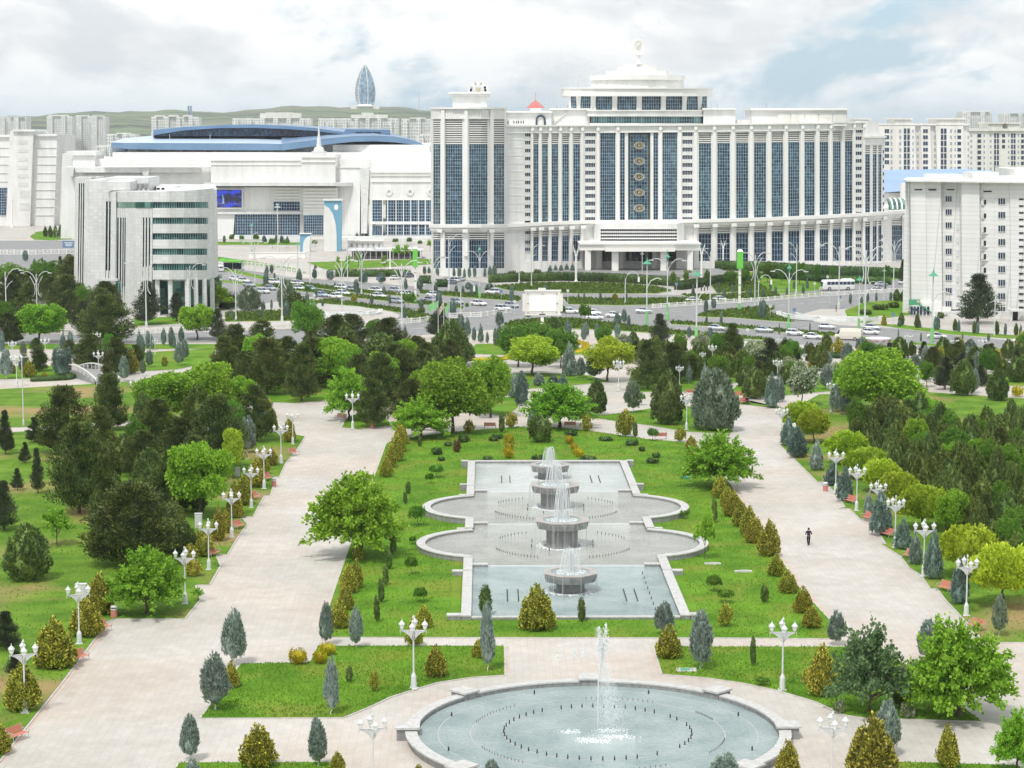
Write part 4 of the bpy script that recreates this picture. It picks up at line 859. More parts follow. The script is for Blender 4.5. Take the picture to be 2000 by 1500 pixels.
for a, b in winc[1:3]:
    xs = [(a + b) / 2]; wins(hotel, hf_, xs, [262 + 15.1 * k for k in range(12)], b - a - .5, 7.6, .3, panes=6, cap=30); [hf_.slab(Mw, a, b, 265.8 + 15.1 * k, min(273.1 + 15.1 * k, cy(a)), .05, 2) for k in range(-1, 12)]
for (a, b), y0, s in ((winc[0], 263, 15.6), (winc[3], 255.5, 14.7)):
    wins(hotel, hf_, [(a + b) / 2], [y0 + s * k for k in range(12 if a > 1600 else 11)], b - a - 1, 7, .3, panes=3, cap=30); [hf_.slab(Mw, a, b, y0 + 3.5 + s * k, min(y0 + s - 3.5 + s * k, cy(a)), .05, 2) for k in range(-1, 12)]
for k in range(11): hf_.slab(Mt, 990, 1023, 272 + 15.6 * k, 272.8 + 15.6 * k, -.12, .3)      # joints of the rounded blank wall
# pilasters between bays and their round bosses
pil = [1036.5, 1052.5, 1071.5, 1091.5, 1112.5, 1134.5, 1164.5, 1203, 1286, 1323.5, 1354.5, 1391, 1427.5, 1463, 1498, 1531, 1563, 1593, 1619.5, 1644, 1665.5, 1684.5]
for a in pil:
    w = {1164.5: 6, 1203: 7, 1286: 7}.get(a, 7.5 if a > 1320 and a < 1600 else 5); hf_.slab(Mt, a + .5, a + w, lambda x: ct(x) + .5, cy, -.45, .6)
    hf_.slab(Mt, a + .5, a + w, lambda x: cy(x) + 15, lambda x: 535, -.45, .6, z0=0)
    c = hf_.pt(a + w / 2 + .3, ct(a) + 7, -.5); Mt.lathe([(.62, -.0), (.5, .3)], n=10); 
    nvt = 20; base = Mt.v[-nvt:]
    Mt.v[-nvt:] = [(c[0] + p[0], c[1] - p[2], c[2] + p[1]) for p in base]
# podium
podb = [(a, b) for a, b in left] + right
rowwall(hf_, 988, 1173, lambda x: cy(x) + 15, 526, left + [winc[0]]); rowwall(hf_, 1322, 1727, lambda x: cy(x) + 15, 530, right + low3 + [winc[3]])
hf_.slab(Mw, 988, 1775, 510, 535, -.1, 6, z0=0)
for a, b in podb:
    y = cy((a + b) / 2); n = 3 if b - a < 14 else 4; yb = 515 if a > 1350 else 517
    louvres(hotel, hf_, a, b, y + 16, y + 29, 4, .4); curtain(hotel, hf_, a, b, y + 29, yb if a < 1500 else yb + 6, n, 6, .4, 'glassd')
for (a, b), ys in ((winc[0], [454, 473, 487]), (winc[3], [454, 467, 480, 493, 506, 518])): wins(hotel, hf_, [(a + b) / 2], ys, b - a - 1, 6.5, .3, panes=3); hf_.slab(Mw, a, b, lambda x: cy(x) + 15, 526, .5, 2)
# great cornice between podium and upper floors
hf_.slab(Mt, 838, 1775, lambda x: cy(x) - .3, lambda x: cy(x) + 6, -2.0, 4, sub=60); hf_.slab(Mw, 840, 1775, lambda x: cy(x) + 6.01, lambda x: cy(x) + 12, -1.3, 3.2, sub=60); hf_.slab(Mw, 842, 1775, lambda x: cy(x) + 12.02, lambda x: cy(x) + 16, -.5, 2.5, sub=60)
for a in [855, 905, 957] + [p + 1 for p in pil if p < 1165 or p > 1350] + [1725, 1762]: hf_.slab(Mt, a - 1.5, a + 9 if a < 1600 else a + 6, lambda x: cy(x) + 9, lambda x: cy(x) + 15.5, -1.9, 1.6)
# right return with one tall bay
rowwall(hf_, 1727, 1772, 414, 526, [(1742, 1762)]); louvres(hotel, hf_, 1742, 1762, 425, 441, 5, .4); curtain(hotel, hf_, 1742, 1762, 441, 526, 5, 9, .4, 'glassd')
wins(hotel, hf_, [1725.5], [296 + 14.5 * k for k in range(9)], 2.2, 6, -.05, panes=0); wins(hotel, hf_, [1723], [462 + 13 * k for k in range(5)], 2.2, 6, -.05, panes=0)
# bodies behind the facade skin
for x0, x1, yt, dp in ((842, 989, 213, 24), (989, 1330, 246, 26), (1330, 1690, 244, 26), (1690, 1730, 268, 24), (1730, 1772, 418, 20)): hf_.slab(Mw, x0, x1, yt, 600, 3.02, dp, z0=0)
put(Mw, 'wall', M['white'], hotel); put(Mt, 'cornice_and_pilasters', M['trim'], hotel)
# central porch: screened storey, canopy, columns
m = MB(); cf = Fac([(1130, 628), (1180, 624.5), (1248, 623), (1320, 624.5), (1368, 628)])
cf.slab(m, 1132, 1368, 476, 489, 0, 22, sub=10); cf.slab(m, 1131, 1369, 474.5, 477.5, -.6, 24, sub=10); cf.slab(m, 1182, 1318, 484, 491, -.9, 1.2, sub=10); put(m, 'canopy', M['trim'], hotel)
m = MB(); sf = Fac([(1160, 640), (1173, 636), (1210, 634), (1248, 633.5), (1290, 634), (1322, 636), (1336, 640)])
sf.slab(m, 1160, 1336, 437, 447.5, 0, 12, sub=8); sf.slab(m, 1160, 1173, 447.5, 475, 0, 12); sf.slab(m, 1322, 1336, 447.5, 475, 0, 12); sf.slab(m, 1173, 1322, 472, 475.5, 0, 12, sub=8)
put(m, 'screen_storey', M['white'], hotel); m = MB(); sf.slab(m, 1173, 1322, 447.5, 472, .9, .3, sub=8); g = put(m, 'strip_window', M['glassd'], hotel); m = MB()
for k in range(4): sf.slab(m, 1173, 1322, 449.5 + 6.3 * k + 2.6, 449.5 + 6.3 * k + 4.6, .1, .5, sub=8)
for k in range(36): x = 1173 + 149 * k / 36; sf.slab(m, x, x + .7, 447.5, 472, .6, .2)
m.build('slats', M['trim'], g)
for x0, x1, Yc in ((1143.5, 1153.5, 627), (1196, 1207.5, 625), (1291, 1301.5, 625), (1343.5, 1353, 627), (1166, 1174, 636), (1210, 1217, 637), (1275, 1282, 637), (1322, 1330, 636)):
    p0 = P(x0, 489, Yc); p1 = P(x1, 489, Yc); m = MB(); r = (p1[0] - p0[0]) / 2; m.prism([(p0[0] - .1, Yc), (p1[0] + .1, Yc), (p1[0] + .1, Yc + 2 * r), (p0[0] - .1, Yc + 2 * r)], 0, p0[2]); put(m, 'column', M['trim'], hotel)
m = MB(); hf_.slab(m, 1173, 1322, 489, 540, 1.0, .4, z0=0); g = put(m, 'entrance_glass', M['glassd'], hotel); m = MB()
for k in range(13): x = 1180 + 11.4 * k; hf_.slab(m, x, x + (1.4 if k % 3 else 3), 490, 540, .6, .3, z0=0)
for a in (1229, 1261): hf_.slab(m, a, a + 5, 492, 540, .3, .3, 1, z0=0)
m.build('door_frames', [M['grille'], M['gold']], g)
m = MB()
for x0, x1, s in ((1160, 1176, 1), (1322, 1338, 1), (1205, 1222, 0), (1276, 1292, 0)): hf_.slab(m, x0, x1, 489, 540, -1.5 if s else -.5, 4, z0=0)
put(m, 'entrance_wall', M['white'], hotel)
m = MB(); 
for k in range(6): a = G(1165 - k, 531, 0); m.box((AX + 37, 621 - k * .5, .45 - .08 * k), (50 + k, 26, .9 - .16 * k))
put(m, 'entrance_steps', M['greystone'], hotel)
# roof-top blocks and the crown
def boxpx(mb, x0, x1, y0, y1, Y, dep, mi=0, z0=None):
    a = P(x0, y0, Y); b = P(x1, y1, Y); z = b[2] if z0 is None else z0; mb.box(((a[0] + b[0]) / 2, Y + dep / 2, (a[2] + z) / 2), (b[0] - a[0], dep, a[2] - z), mi=mi)
m = MB()
boxpx(m, 884, 951, 187, 212, 622, 14); boxpx(m, 876, 959, 179.5, 183, 620.5, 17, 1); boxpx(m, 880, 956, 183.1, 188, 621.2, 16)
put(m, 'roof_block', [M['white'], M['trim'], M['cream'], M['dark']], hotel)
m = MB()
boxpx(m, 990, 1077, 219, 247, 648, 14); boxpx(m, 988, 1079, 217, 220, 647, 16, 1); boxpx(m, 1036, 1057, 211.5, 217, 650, 6)
for k, x in enumerate((1008, 1012, 1017, 1021.5, 992, 1003)): boxpx(m, x, x + 1.4, 236, 241, 647.9, .12, 3)
put(m, 'roof_block', [M['white'], M['trim'], M['cream'], M['dark']], hotel)
m = MB()
boxpx(m, 1077, 1152, 214, 247, 650, 14); boxpx(m, 1075, 1153, 211.5, 214.5, 649, 16, 1)
for k in range(9): boxpx(m, 1081 + 4 * k, 1086 + 4 * k, 238 - 3.4 * k, 239.4 - 3.4 * k, 649.5, .5, 1)
put(m, 'roof_block', [M['white'], M['trim'], M['cream'], M['dark']], hotel)
m = MB()
boxpx(m, 1374, 1436, 214, 246, 652, 14); boxpx(m, 1372, 1438, 211, 214.3, 651, 16, 1)
put(m, 'roof_block', [M['white'], M['trim'], M['cream'], M['dark']], hotel)
m = MB()
boxpx(m, 1469, 1654, 215, 246, 658, 18); boxpx(m, 1467, 1655.5, 211, 215.3, 657, 20, 1); boxpx(m, 1440, 1466, 234, 246, 662, 10)
for k in range(5): boxpx(m, 1518 + 27.5 * k, 1543 + 27.5 * k, 221, 240, 657.75, .3, 2)
put(m, 'roof_block', [M['white'], M['trim'], M['cream'], M['dark']], hotel)
m = MB(); a = P(1046, 211, 655); m.lathe([(3.8, 0), (3.6, .12), (.2, 2.4)], (a[0], a[1], a[2]), 4, rot=rad(38)); m.tube([(a[0], a[1], a[2] + 2.2), (a[0], a[1], a[2] + 4.6)], .06, 4); put(m, 'red_turret_roof', M['redroof'], hotel)
m = MB(); a = P(1056, 245, 647.6); ar = [(-1.25, 0), (-1.25, 1.9), (-.9, 2.6), (0, 3.0), (.9, 2.6), (1.25, 1.9), (1.25, 0)]
for p, q in zip(ar[:-1], ar[1:]): m.tube([(a[0] + p[0], a[1], a[2] + p[1]), (a[0] + q[0], a[1], a[2] + q[1])], .28, 5)
put(m, 'arch', M['win'], hotel)
m = MB(); c = P(934, 179, 627)      # carved ornament on the tower
for k in range(9):
    a = math.pi * k / 8; m.box((c[0] + 2.1 * math.cos(a), c[1], c[2] + .4 + 2.0 * math.sin(a)), (.7, 1.0, .7), mi=k % 2)
m.box((c[0], c[1], c[2] + .6), (1.6, .8, 1.2), mi=1); m.box((c[0] - 2.2, c[1], c[2] + .5), (1, 1, 1)); m.box((c[0] + 2.2, c[1], c[2] + .7), (1, 1, 1.6)); m.box((c[0], c[1], c[2] + 2.3), (4.0, .9, .3)); put(m, 'carved_ornament', [M['trim'], M['gold']], hotel)
# crown
cr = Fac([(1100, 662), (1112, 655), (1135, 650), (1160, 647), (1200, 645), (1248, 644), (1296, 645), (1332, 647), (1360, 650), (1382, 655), (1393, 662)])
m = MB(); cr.slab(m, 1152, 1374, 240.5, 246, .2, 12, sub=8); cr.slab(m, 1148, 1378, 216, 228, -.2, 14, sub=8); cr.slab(m, 1146, 1380, 224.5, 226.5, -1.0, 6, sub=8); cr.slab(m, 1146, 1380, 214.6, 217, -.8, 14, sub=8)
cr.slab(m, 1112, 1382, 205, 247, 4.5, 14, sub=8)
put(m, 'crown_base', M['white'], hotel); curtain(hotel, cr, 1155, 1371, 227.8, 241, 44, 2, .5, 'glassg')
m = MB(); cr.slab(m, 1101, 1391, 172.5, 188, -1.2, 22, sub=14); cr.slab(m, 1099.5, 1392.5, 171.2, 173.6, -1.7, 22, sub=14); put(m, 'crown_eaves', M['trim'], hotel)
cw = [(1115.5, 1126.5, 3), (1133.5, 1154, 5), (1164, 1196, 7), (1206, 1243.5, 8), (1254, 1291, 8), (1301, 1332.5, 7), (1341.5, 1363.5, 6), (1370, 1381, 3)]
for a, b, n in cw: curtain(hotel, cr, a, b, 187.5, 215.5, n, 4, 1.2)
m = MB(); c = 1112
for a, b, n in cw + [(1385, 1386, 0)]:
    if a > c: cr.slab(m, c, a, 187.5, 216, .9, 5)
    mx_ = (c + a) / 2; A = cr.pt(mx_, 188, 0)       # flaring bracket
    if 1128 < mx_ < 1370:
        w = .75; m.add([(A[0] - w, A[1] - 1.0, A[2]), (A[0] + w, A[1] - 1.0, A[2]), (A[0] + w, A[1] + .9, A[2]), (A[0] - w, A[1] + .9, A[2]), (A[0] - w * .7, A[1] + .6, A[2] - 3.4), (A[0] + w * .7, A[1] + .6, A[2] - 3.4), (A[0] + w * .7, A[1] + .9, A[2] - 3.4), (A[0] - w * .7, A[1] + .9, A[2] - 3.4)], [(0, 1, 5, 4), (1, 2, 6, 5), (3, 0, 4, 7), (4, 5, 6, 7)])
    c = b
put(m, 'crown_wall', M['trim'], hotel)
m = MB(); q = P(1246, 157, 654); zz = lambda y: P(1246, y, 654)[2]; pxm = 654 / F
for hw, y0, y1, dp, mi in ((90, 157, 172, 22, 0), (93, 147.5, 157, 24, 1), (61, 139, 147.5, 15, 1), (40, 131, 139, 11, 1), (22, 125.5, 131, 7, 1)):
    hw_ = hw * pxm; pts = [(q[0] + hw_ * math.cos(rad(a)), 656 + dp / 2 * math.sin(rad(a)) * 1.0) for a in (-180, -150, -125, -100, -80, -55, -30, 0, 30, 90, 150)]; m.prism(pts, zz(y1), zz(y0), mi)
put(m, 'crown_steps', [M['white'], M['trim']], hotel)
m = MB(); m.lathe([(.85, zz(125.6)), (.55, zz(123)), (.5, zz(112)), (.9, zz(109.5)), (1.1, zz(107.5)), (.5, zz(106))], (q[0], 652, 0), 12); em = put(m, 'finial_column', M['trim'], hotel)
m = MB(); zc = zz(92); n = 32
for r0, r1, d in ((0, 1.25, .18), (1.25, 1.72, .35)):
    for k in range(n):
        a0, a1 = 2 * math.pi * k / n, 2 * math.pi * (k + 1) / n; V = []
        for y in (-d, d):
            for r, a in ((r0, a0), (r1, a0), (r1, a1), (r0, a1)): V.append((q[0] + r * math.cos(a) * .98, 652 + y, zc + r * math.sin(a) * 1.36))
        m.add(V, [(3, 2, 1, 0), (4, 5, 6, 7), (1, 2, 6, 5), (0, 4, 7, 3)])
for p in ([(-.7, .9), (-.2, .3), (.3, .7), (.8, 1.0)], [(-.8, -.2), (-.1, .3), (.5, -.1), (.9, -.6)], [(-.5, -1.1), (-.3, -.4), (.2, -.6), (.5, -1.2)], [(-.2, 1.3), (.0, .6), (-.4, -.2)]):
    m.tube([(q[0] + a, 651.7, zc + b) for a, b in p], .1, 5)
m.tube([(q[0], 652, zc + 2.2), (q[0], 652, zc + 3.1)], .06, 4); m.build('emblem_disc', M['trim'], em)
m = MB(); a = P(1497, 206, 662)
m.tube([(a[0], a[1], a[2] - 1.5), (a[0], a[1], a[2] + .8)], .06, 4); m.tube([(a[0] - 2.4, a[1], a[2] - .6), (a[0] + 2.6, a[1], a[2] - .8)], .05, 4); m.lathe([(.3, 0), (.3, .4)], (a[0] + 2.4, a[1], a[2] - 1.1), 8)
for x, y in ((1129, 168), (1389, 211), (1401, 210), (1087, 211), (1094, 211)): b = P(x, y, 651); m.tube([(b[0], b[1], b[2] - .6), (b[0], b[1], b[2] + .9)], .05, 4)
put(m, 'antenna', M['iron'], hotel)
# ===== marble office
of = Fac([(147, 545), (165, 534), (265, 486), (298, 486.5), (330, 485), (360, 486.5), (385, 489.5), (402, 493), (412, 497), (418, 503)])
office = bld('office_building', 280, 520, 'grey marble office building with a rounded end and green ribbon windows', 'office building')
m = MB(); ot = lambda x: float(np.interp(x, [147, 180, 240, 265, 300, 360, 418], [346, 373.5, 374, 375, 374, 372.5, 368]))
hs = [(153.5, 156, 357, 1), (158, 160.4, 357, 1), (162.2, 164.5, 357, 1)]
def colwall(f, mb, x0, x1, yt, slits, yb=None, off=0, dep=6):
    c = x0
    for a, b, s0, s1 in sorted(slits):
        if a > c: f.slab(mb, c, a, yt, 700, off, dep, z0=0)
        f.slab(mb, a, b, yt, s0, off, dep); f.slab(mb, a, b, s1, 700, off, dep, z0=0); f.slab(mb, a, b, s0, s1, off + .5, dep - .5, 1); c = b
    if c < x1: f.slab(mb, c, x1, yt, 700, off, dep, z0=0)
colwall(of, m, 147, 178, 346, [(154.2, 156.4, 358, 522), (158.4, 160.6, 358, 540), (162.6, 165, 358, 556)])
colwall(of, m, 178, 184, 373, [(178.6, 183.5, 420, 590)], off=3.5); of.slab(m, 184, 207, 374, 700, -.6, 7, z0=0) if False else None
colwall(of, m, 184, 228, 374, [(208, 212, 393, 528), (214, 217.5, 393, 528)], off=-.5)
colwall(of, m, 228, 298, 374, [(229.5, 232.5, 425, 560), (235, 238, 425, 560), (240, 242.3, 425, 560), (243.8, 246, 425, 560), (279.5, 282.3, 425, 521), (285, 288, 425, 521), (291, 294, 425, 521)], off=0)
put(m, 'wall', [M['marble'], M['glassg']], office)
m = MB(); of.slab(m, 227, 298, 394.5, 406, -.12, .3); put(m, 'ribbon_window', M['glassg'], office)
m = MB(); of.slab(m, 186, 237, 548, 700, -.75, .2, z0=0); g = put(m, 'entrance_glass', M['glassg'], office); m = MB()
for k in range(14): x = 187 + 3.8 * k; of.slab(m, x, x + .5, 548, 700, -.85, .1, z0=0)
for k in range(6): of.slab(m, 186, 237, 551 + 8 * k, 551.6 + 8 * k, -.86, .1)
m.build('mullions', M['frame'], g); m = MB(); of.slab(m, 184, 232, 544, 548, -1.6, 1.6); put(m, 'entrance_lintel', M['marble'], office)
bands = [(394.5, 406.5), (425, 437.5), (455.5, 468), (485.5, 498), (515, 528)]; m = MB(); prev = None
yy = [ot] + [v for b in bands for v in b] + [546]
for k in range(0, len(yy), 2): of.slab(m, 298, 418, yy[k], yy[k + 1], 0, 2, sub=14)
m.prism([P(x, 0, of.Y(x) + 2.6)[:2] for x in (298, 330, 360, 385, 402, 412, 417.5)] + [P(414, 0, 545)[:2], P(298, 0, 545)[:2]], 7.8, of.pt(340, 374)[2]); put(m, 'spandrel_bands', M['marble'], office)
for y0, y1 in bands:
    m = MB(); of.slab(m, 298, 418, y0, y1, .5, .2, sub=14); g = put(m, 'ribbon_window', M['glassg'], office); m = MB()
    for k in range(26): x = 298 + 4.6 * k; of.slab(m, x, x + .45, y0, y1, .38, .1)
    m.build('mullions', M['frame'], g)
m = MB(); of.slab(m, 300, 417, 545, 700, 4.5, 12, z0=0, sub=6); put(m, 'ground_floor_glass', M['glassg'], office)
for x in (302, 327, 360, 377, 394, 409): m = MB(); p = of.pt(x, 545, .6); m.prism([(p[0], p[1]), (p[0] + .95, p[1]), (p[0] + .95, p[1] + .95), (p[0], p[1] + .95)], 0, p[2]); put(m, 'column', M['marble'], office)
m = MB()
for x0, x1, y0, Yb, d in ((147, 168, 350, 556, 30), (168, 268, 352, 515, 30), (268, 300, 378, 500, 30)): boxpx(m, x0, x1, y0, 560, Yb, d, z0=0)
boxpx(m, 205, 290, 347, 376, 517, 18); boxpx(m, 205, 254, 355, 372, 508, 8); boxpx(m, 330, 345, 364, 376, 515, 8); put(m, 'roof_structures', M['marble'], office)
for x in (264, 273.5, 283): m = MB(); p = P(x + 2, 372, 498); m.lathe([(.5, .4), (.7, 1.6), (.7, 1.65)], p, 10); m.tube([p, (p[0], p[1], p[2] + .5)], .3, 5); put(m, 'roof_fan', M['iron'], office)
m = MB()
for x in (306, 315): boxpx(m, x, x + 5, 367, 374, 498, 1.2)
put(m, 'roof_vent', M['dark'], office)
# ===== arena complex
ar = bld('sports_arena', 560, 850, 'huge white sports arena with a curved blue roof and arched ribbon glazing', 'arena')
af = Fac([(110, 818), (412, 818), (590, 818), (660, 820), (725, 815), (850, 812)]); m = MB()
af.slab(m, 120, 412, 326, 700, 4, 40, z0=0); af.slab(m, 412, 590, 312, 357, 0, 40); af.slab(m, 400, 590, 366, 413, 1.5, 40, sub=6); af.slab(m, 412, 458, 419, 700, 1, 40, z0=0); af.slab(m, 585, 595, 366, 700, 1, 30, z0=0)
af.slab(m, 458, 590, 459.5, 700, .5, 30, z0=0); af.slab(m, 590, 656, 302, 360, -2.5, 30); af.slab(m, 593, 660, 366, 420, -1.5, 30); af.slab(m, 632, 660, 420, 700, -1.5, 30, z0=0); af.slab(m, 593, 634, 458, 700, -1.5, 10, z0=0)
af.slab(m, 656, 704, 327, 700, 1, 30, z0=0); af.slab(m, 721, 850, 333, 390, 1.5, 30, z0=None); af.slab(m, 722, 728, 389, 700, 1.5, 30, z0=0); af.slab(m, 726, 850, 433, 438, .6, 30); af.slab(m, 722, 850, 460, 700, 1, 30, z0=0)
af.slab(m, 200, 850, 299, 335, 22, 60); af.slab(m, 130, 850, 311, 345, 10, 60); af.slab(m, 220, 840, 283, 302, 34, 60); af.slab(m, 640, 836, 284, 334, 28, 40)
af.slab(m, 144, 390, 327, 337, 2, 6); af.slab(m, 134, 178, 303, 326, 8, 20); af.slab(m, 122, 181, 296, 304, 7, 22); put(m, 'wall', M['white'], ar)
m = MB()
for k in range(7): af.slab(m, 593.5, 657, 368 + 6.6 * k, 371.5 + 6.6 * k, -2.0, 1.2)
for k in range(5): af.slab(m, 533, 588, 367 + 6 * k, 370 + 6 * k, .9, 1)
for y in (312.5, 321): af.slab(m, 200, 592, y, y + 1.4, -.4 if y < 320 else -.3, 2)
for y in (306, 315): af.slab(m, 588, 657, y, y + 1.5, -3.0, 2)
for y in (336, 342, 354): af.slab(m, 724, 850, y, y + 1.4, 1.0, 1)
for y in (326,): af.slab(m, 655, 721, y, y + 1.5, .5, 2)
for k in range(4): af.slab(m, 160, 275, 334 + 3 * k, 335 + 3 * k, 3.0, 1)
af.slab(m, 726, 850, 388.6, 391, 1.0, 1); af.slab(m, 230, 640, 283, 284, 33.5, 1)
for k in range(17): x = 235 + 23 * k; af.slab(m, x, x + 7, 291, 299, 32.5, 2)
for x in (759.5, 801, 841): 
    p = af.pt(x, 375, 1.2)
    for q in range(8): a = math.pi * q / 4; m.box((p[0] + 1.0 * math.cos(a), p[1], p[2] + 1.0 * math.sin(a)), (.75, .5, .75))
for x in (756, 772.5, 801, 816, 830, 746, 787): af.slab(m, x, x + 1.6, 390, 461, .9, .6)
put(m, 'mouldings', M['trim'], ar)
m = MB(); lf = Fac([(398, 817), (440, 814), (520, 812), (600, 810), (650, 812), (690, 818)]); lf.slab(m, 398, 688, 356.5, 363.5, 0, 14, sub=8); af.slab(m, 414, 593, 413.5, 418.5, 0, 2); put(m, 'ledge', M['marble'], ar)
for x0, x1, y0, y1, nv, nh in ((459, 585.5, 418.5, 459, 26, 7), (534, 585, 394, 411.5, 10, 3), (594.5, 632, 420, 458, 9, 7), (727, 747, 391, 433, 4, 7), (753, 844, 391, 433, 18, 7), (753, 844, 439, 459, 18, 3), (727, 747, 441, 460, 6, 1)):
    curtain(ar, af, x0, x1, y0, y1, nv, nh, (.8 if x0 < 590 else (-1.6 if x0 < 700 else 1.3)), 'glassd', bar=.14)
m = MB(); af.slab(m, 415, 472, 370, 406, .6, .8); s_ = put(m, 'video_screen', None or M['dark'], ar)
ms = principled('screen_picture', (0.03, 0.03, 0.05), .4); tnt = ms.node_tree; nn = tnt.nodes; ll = tnt.links; bb = nn['Principled BSDF']
tcc = nn.new('ShaderNodeTexCoord'); nz = nn.new('ShaderNodeTexNoise'); nz.inputs['Scale'].default_value = .55; rp = nn.new('ShaderNodeValToRGB'); e = rp.color_ramp.elements; e[0].position = .45; e[0].color = (.01, .01, .03, 1); e[1].position = .62; e[1].color = (.02, .06, .7, 1)
ll.new(tcc.outputs['Generated'], nz.inputs[0]); nz.inputs['Scale'].default_value = 3.0; ll.new(nz.outputs[0], rp.inputs[0]); ll.new(rp.outputs[0], bb.inputs['Emission Color']); bb.inputs['Emission Strength'].default_value = .8
m = MB(); af.slab(m, 416, 471, 371, 405, .5, .08); m.build('picture', ms, s_); m = MB(); af.slab(m, 434, 436, 380, 398, .42, .05); af.slab(m, 436, 437.6, 386, 398, .42, .05); m.build('lit_tower_image', principled('lit_image', (.3, .5, .9), .4), s_)
m = MB()
for i in range(60): x = FR.uniform(417, 470); y = FR.uniform(395, 400); af.slab(m, x, x + .8, y, y + .8, .40, .05)
m.build('city_lights_image', M['gold'], s_); m = MB()
for a in ((413.5, 473.5, 368.5, 370.2), (413.5, 473.5, 405.8, 407.5), (472, 474, 370, 406)): af.slab(m, *a, .3, .8)
m.build('frame', M['trim'], s_)
m = MB(); p1 = P(703, 327, 816); p2 = P(722, 327, 816); p3 = P(719, 388, 816); p4 = P(705, 388, 816); p5 = P(717, 456, 816); p6 = P(705, 456, 816)
for A, B, C_, D_ in ((p1, p2, p3, p4), (p4, p3, p5, p6)): m.add([A, B, C_, D_] + [(v[0], v[1] + 4, v[2]) for v in (A, B, C_, D_)], [(0, 3, 2, 1), (0, 1, 5, 4), (1, 2, 6, 5), (2, 3, 7, 6), (3, 0, 4, 7), (4, 5, 6, 7)])
put(m, 'flaring_fin', M['marble'], ar)
for A, B, C_, D_ in (((131, 327), (145, 327), (142, 345), (136, 345)), ((275, 328), (292, 328), (289, 343), (280, 343))):
    m = MB(); V = [P(a, b, 819) for a, b in (A, B, C_, D_)]; m.add(V + [(v[0], v[1] + 3, v[2]) for v in V], [(0, 3, 2, 1), (0, 1, 5, 4), (1, 2, 6, 5), (2, 3, 7, 6), (3, 0, 4, 7)]); put(m, 'flaring_fin', M['marble'], ar)
m = MB(); p = P(622, 300, 816); m.box((p[0], p[1] + 3, p[2] + .4), (5.4, 5, .9)); m.box((p[0], p[1] + 3, p[2] + 1.6), (4.0, 4, 1.6), taper=.8); m.lathe([(1.1, 2.4), (.8, 4.0), (.85, 4.2), (.4, 7.0), (.08, 12.6)], (p[0], p[1] + 3, p[2]), 8); put(m, 'spire', M['marble'], ar)
# roofs
def roofstrip(top, fas, Y0, Y1, dz=0):
    """top: list of (x, y front edge, rise) -> fascia and sloping sheet"""
    fm = MB(); sm = MB()
    for (x0, y0, b0, r0), (x1, y1, b1, r1) in zip(top[:-1], top[1:]):
        A, B = P(x0, y0, Y0), P(x1, y1, Y0); A2, B2 = P(x0, b0, Y0), P(x1, b1, Y0); bk = lambda p: (p[0], p[1] + 1.2, p[2])
        fm.add([A2, B2, B, A, bk(A2), bk(B2), bk(B), bk(A)], [(0, 1, 2, 3), (4, 7, 6, 5), (3, 2, 6, 7), (0, 4, 5, 1)])
        C1, C2 = P(x0, r0, Y1), P(x1, r1, Y1); sm.add([(A[0], A[1] + .3, A[2] + .05), (B[0], B[1] + .3, B[2] + .05), C2, C1, (A[0], A[1] + .3, A[2] - 1), (B[0], B[1] + .3, B[2] - 1), (C2[0], C2[1], C2[2] - 9), (C1[0], C1[1], C1[2] - 9)], [(0, 1, 2, 3), (4, 7, 6, 5), (2, 6, 7, 3), (1, 5, 6, 2), (3, 7, 4, 0)])
    return fm, sm
fm, sm = roofstrip([(217, 278.5, 286, 277), (245, 279.5, 291, 270), (300, 279.5, 292, 264.5), (400, 280, 293, 264), (500, 280.5, 293.5, 264), (556, 281.5, 293.5, 266)], 0, 845, 915); put(fm, 'roof_fascia', M['blueroof'], ar); put(sm, 'roof', M['blueroof2'], ar)
fm, sm = roofstrip([(550, 281.5, 294, 262), (590, 277, 289, 262), (640, 270.5, 282, 259), (690, 266, 277, 257.5), (730, 265, 276, 257), (770, 267, 278, 262), (800, 273, 281.5, 270), (822, 280, 286.5, 279), (837, 286.5, 289, 286)], 0, 843, 905); put(fm, 'roof_fascia', M['blueroof'], ar); put(sm, 'roof', M['blueroof'], ar)
fm, sm = roofstrip([(299, 254, 264, 252.5), (360, 248.5, 254.5, 247), (430, 244.5, 250, 243.5), (490, 243.2, 249.5, 242.6), (560, 246, 252, 243), (620, 251, 256, 246.5), (672, 258.5, 263, 250.5), (675, 252.6, 265, 250), (762, 254, 266, 252)], 0, 880, 930); put(fm, 'roof_fascia', M['blueroof'], ar); put(sm, 'roof', M['blueroof'], ar)
m = MB()
tp = [(304, 262), (360, 254.5), (430, 250), (490, 249.5), (560, 252), (620, 256), (672, 263)]
for (x0, y0), (x1, y1) in zip(tp[:-1], tp[1:]): A, B, C_, D_ = P(x0, y0, 881.5), P(x1, y1, 881.5), P(x1, 266, 881.5), P(x0, 266, 881.5); m.add([A, B, C_, D_] + [(v[0], v[1] + 20, v[2]) for v in (A, B, C_, D_)], [(0, 3, 2, 1), (0, 1, 5, 4), (2, 3, 7, 6)])
put(m, 'ribbon_glazing', M['glassd'], ar)
for x in (695, 712, 728.5): m = MB(); boxpx(m, x, x + 15, 257.5, 263.3, 879.4, .3); put(m, 'roof_window', M['win'], ar)
for x in (226, 268, 332, 411): m = MB(); a = P(x, 300, 850); m.tube([a, (a[0], a[1], a[2] + 7.5)], .10, 5); m.lathe([(.6, 0), (.2, 1.4)], a, 6); put(m, 'roof_mast', M['metalg'], ar)
m = MB(); af.slab(m, 480, 595, 461, 475, -22, 18, z0=0); put(m, 'terrace', M['marble'], ar); m = MB(); af.slab(m, 655, 850, 461, 480, -14, 14, z0=0); put(m, 'terrace', M['marble'], ar)
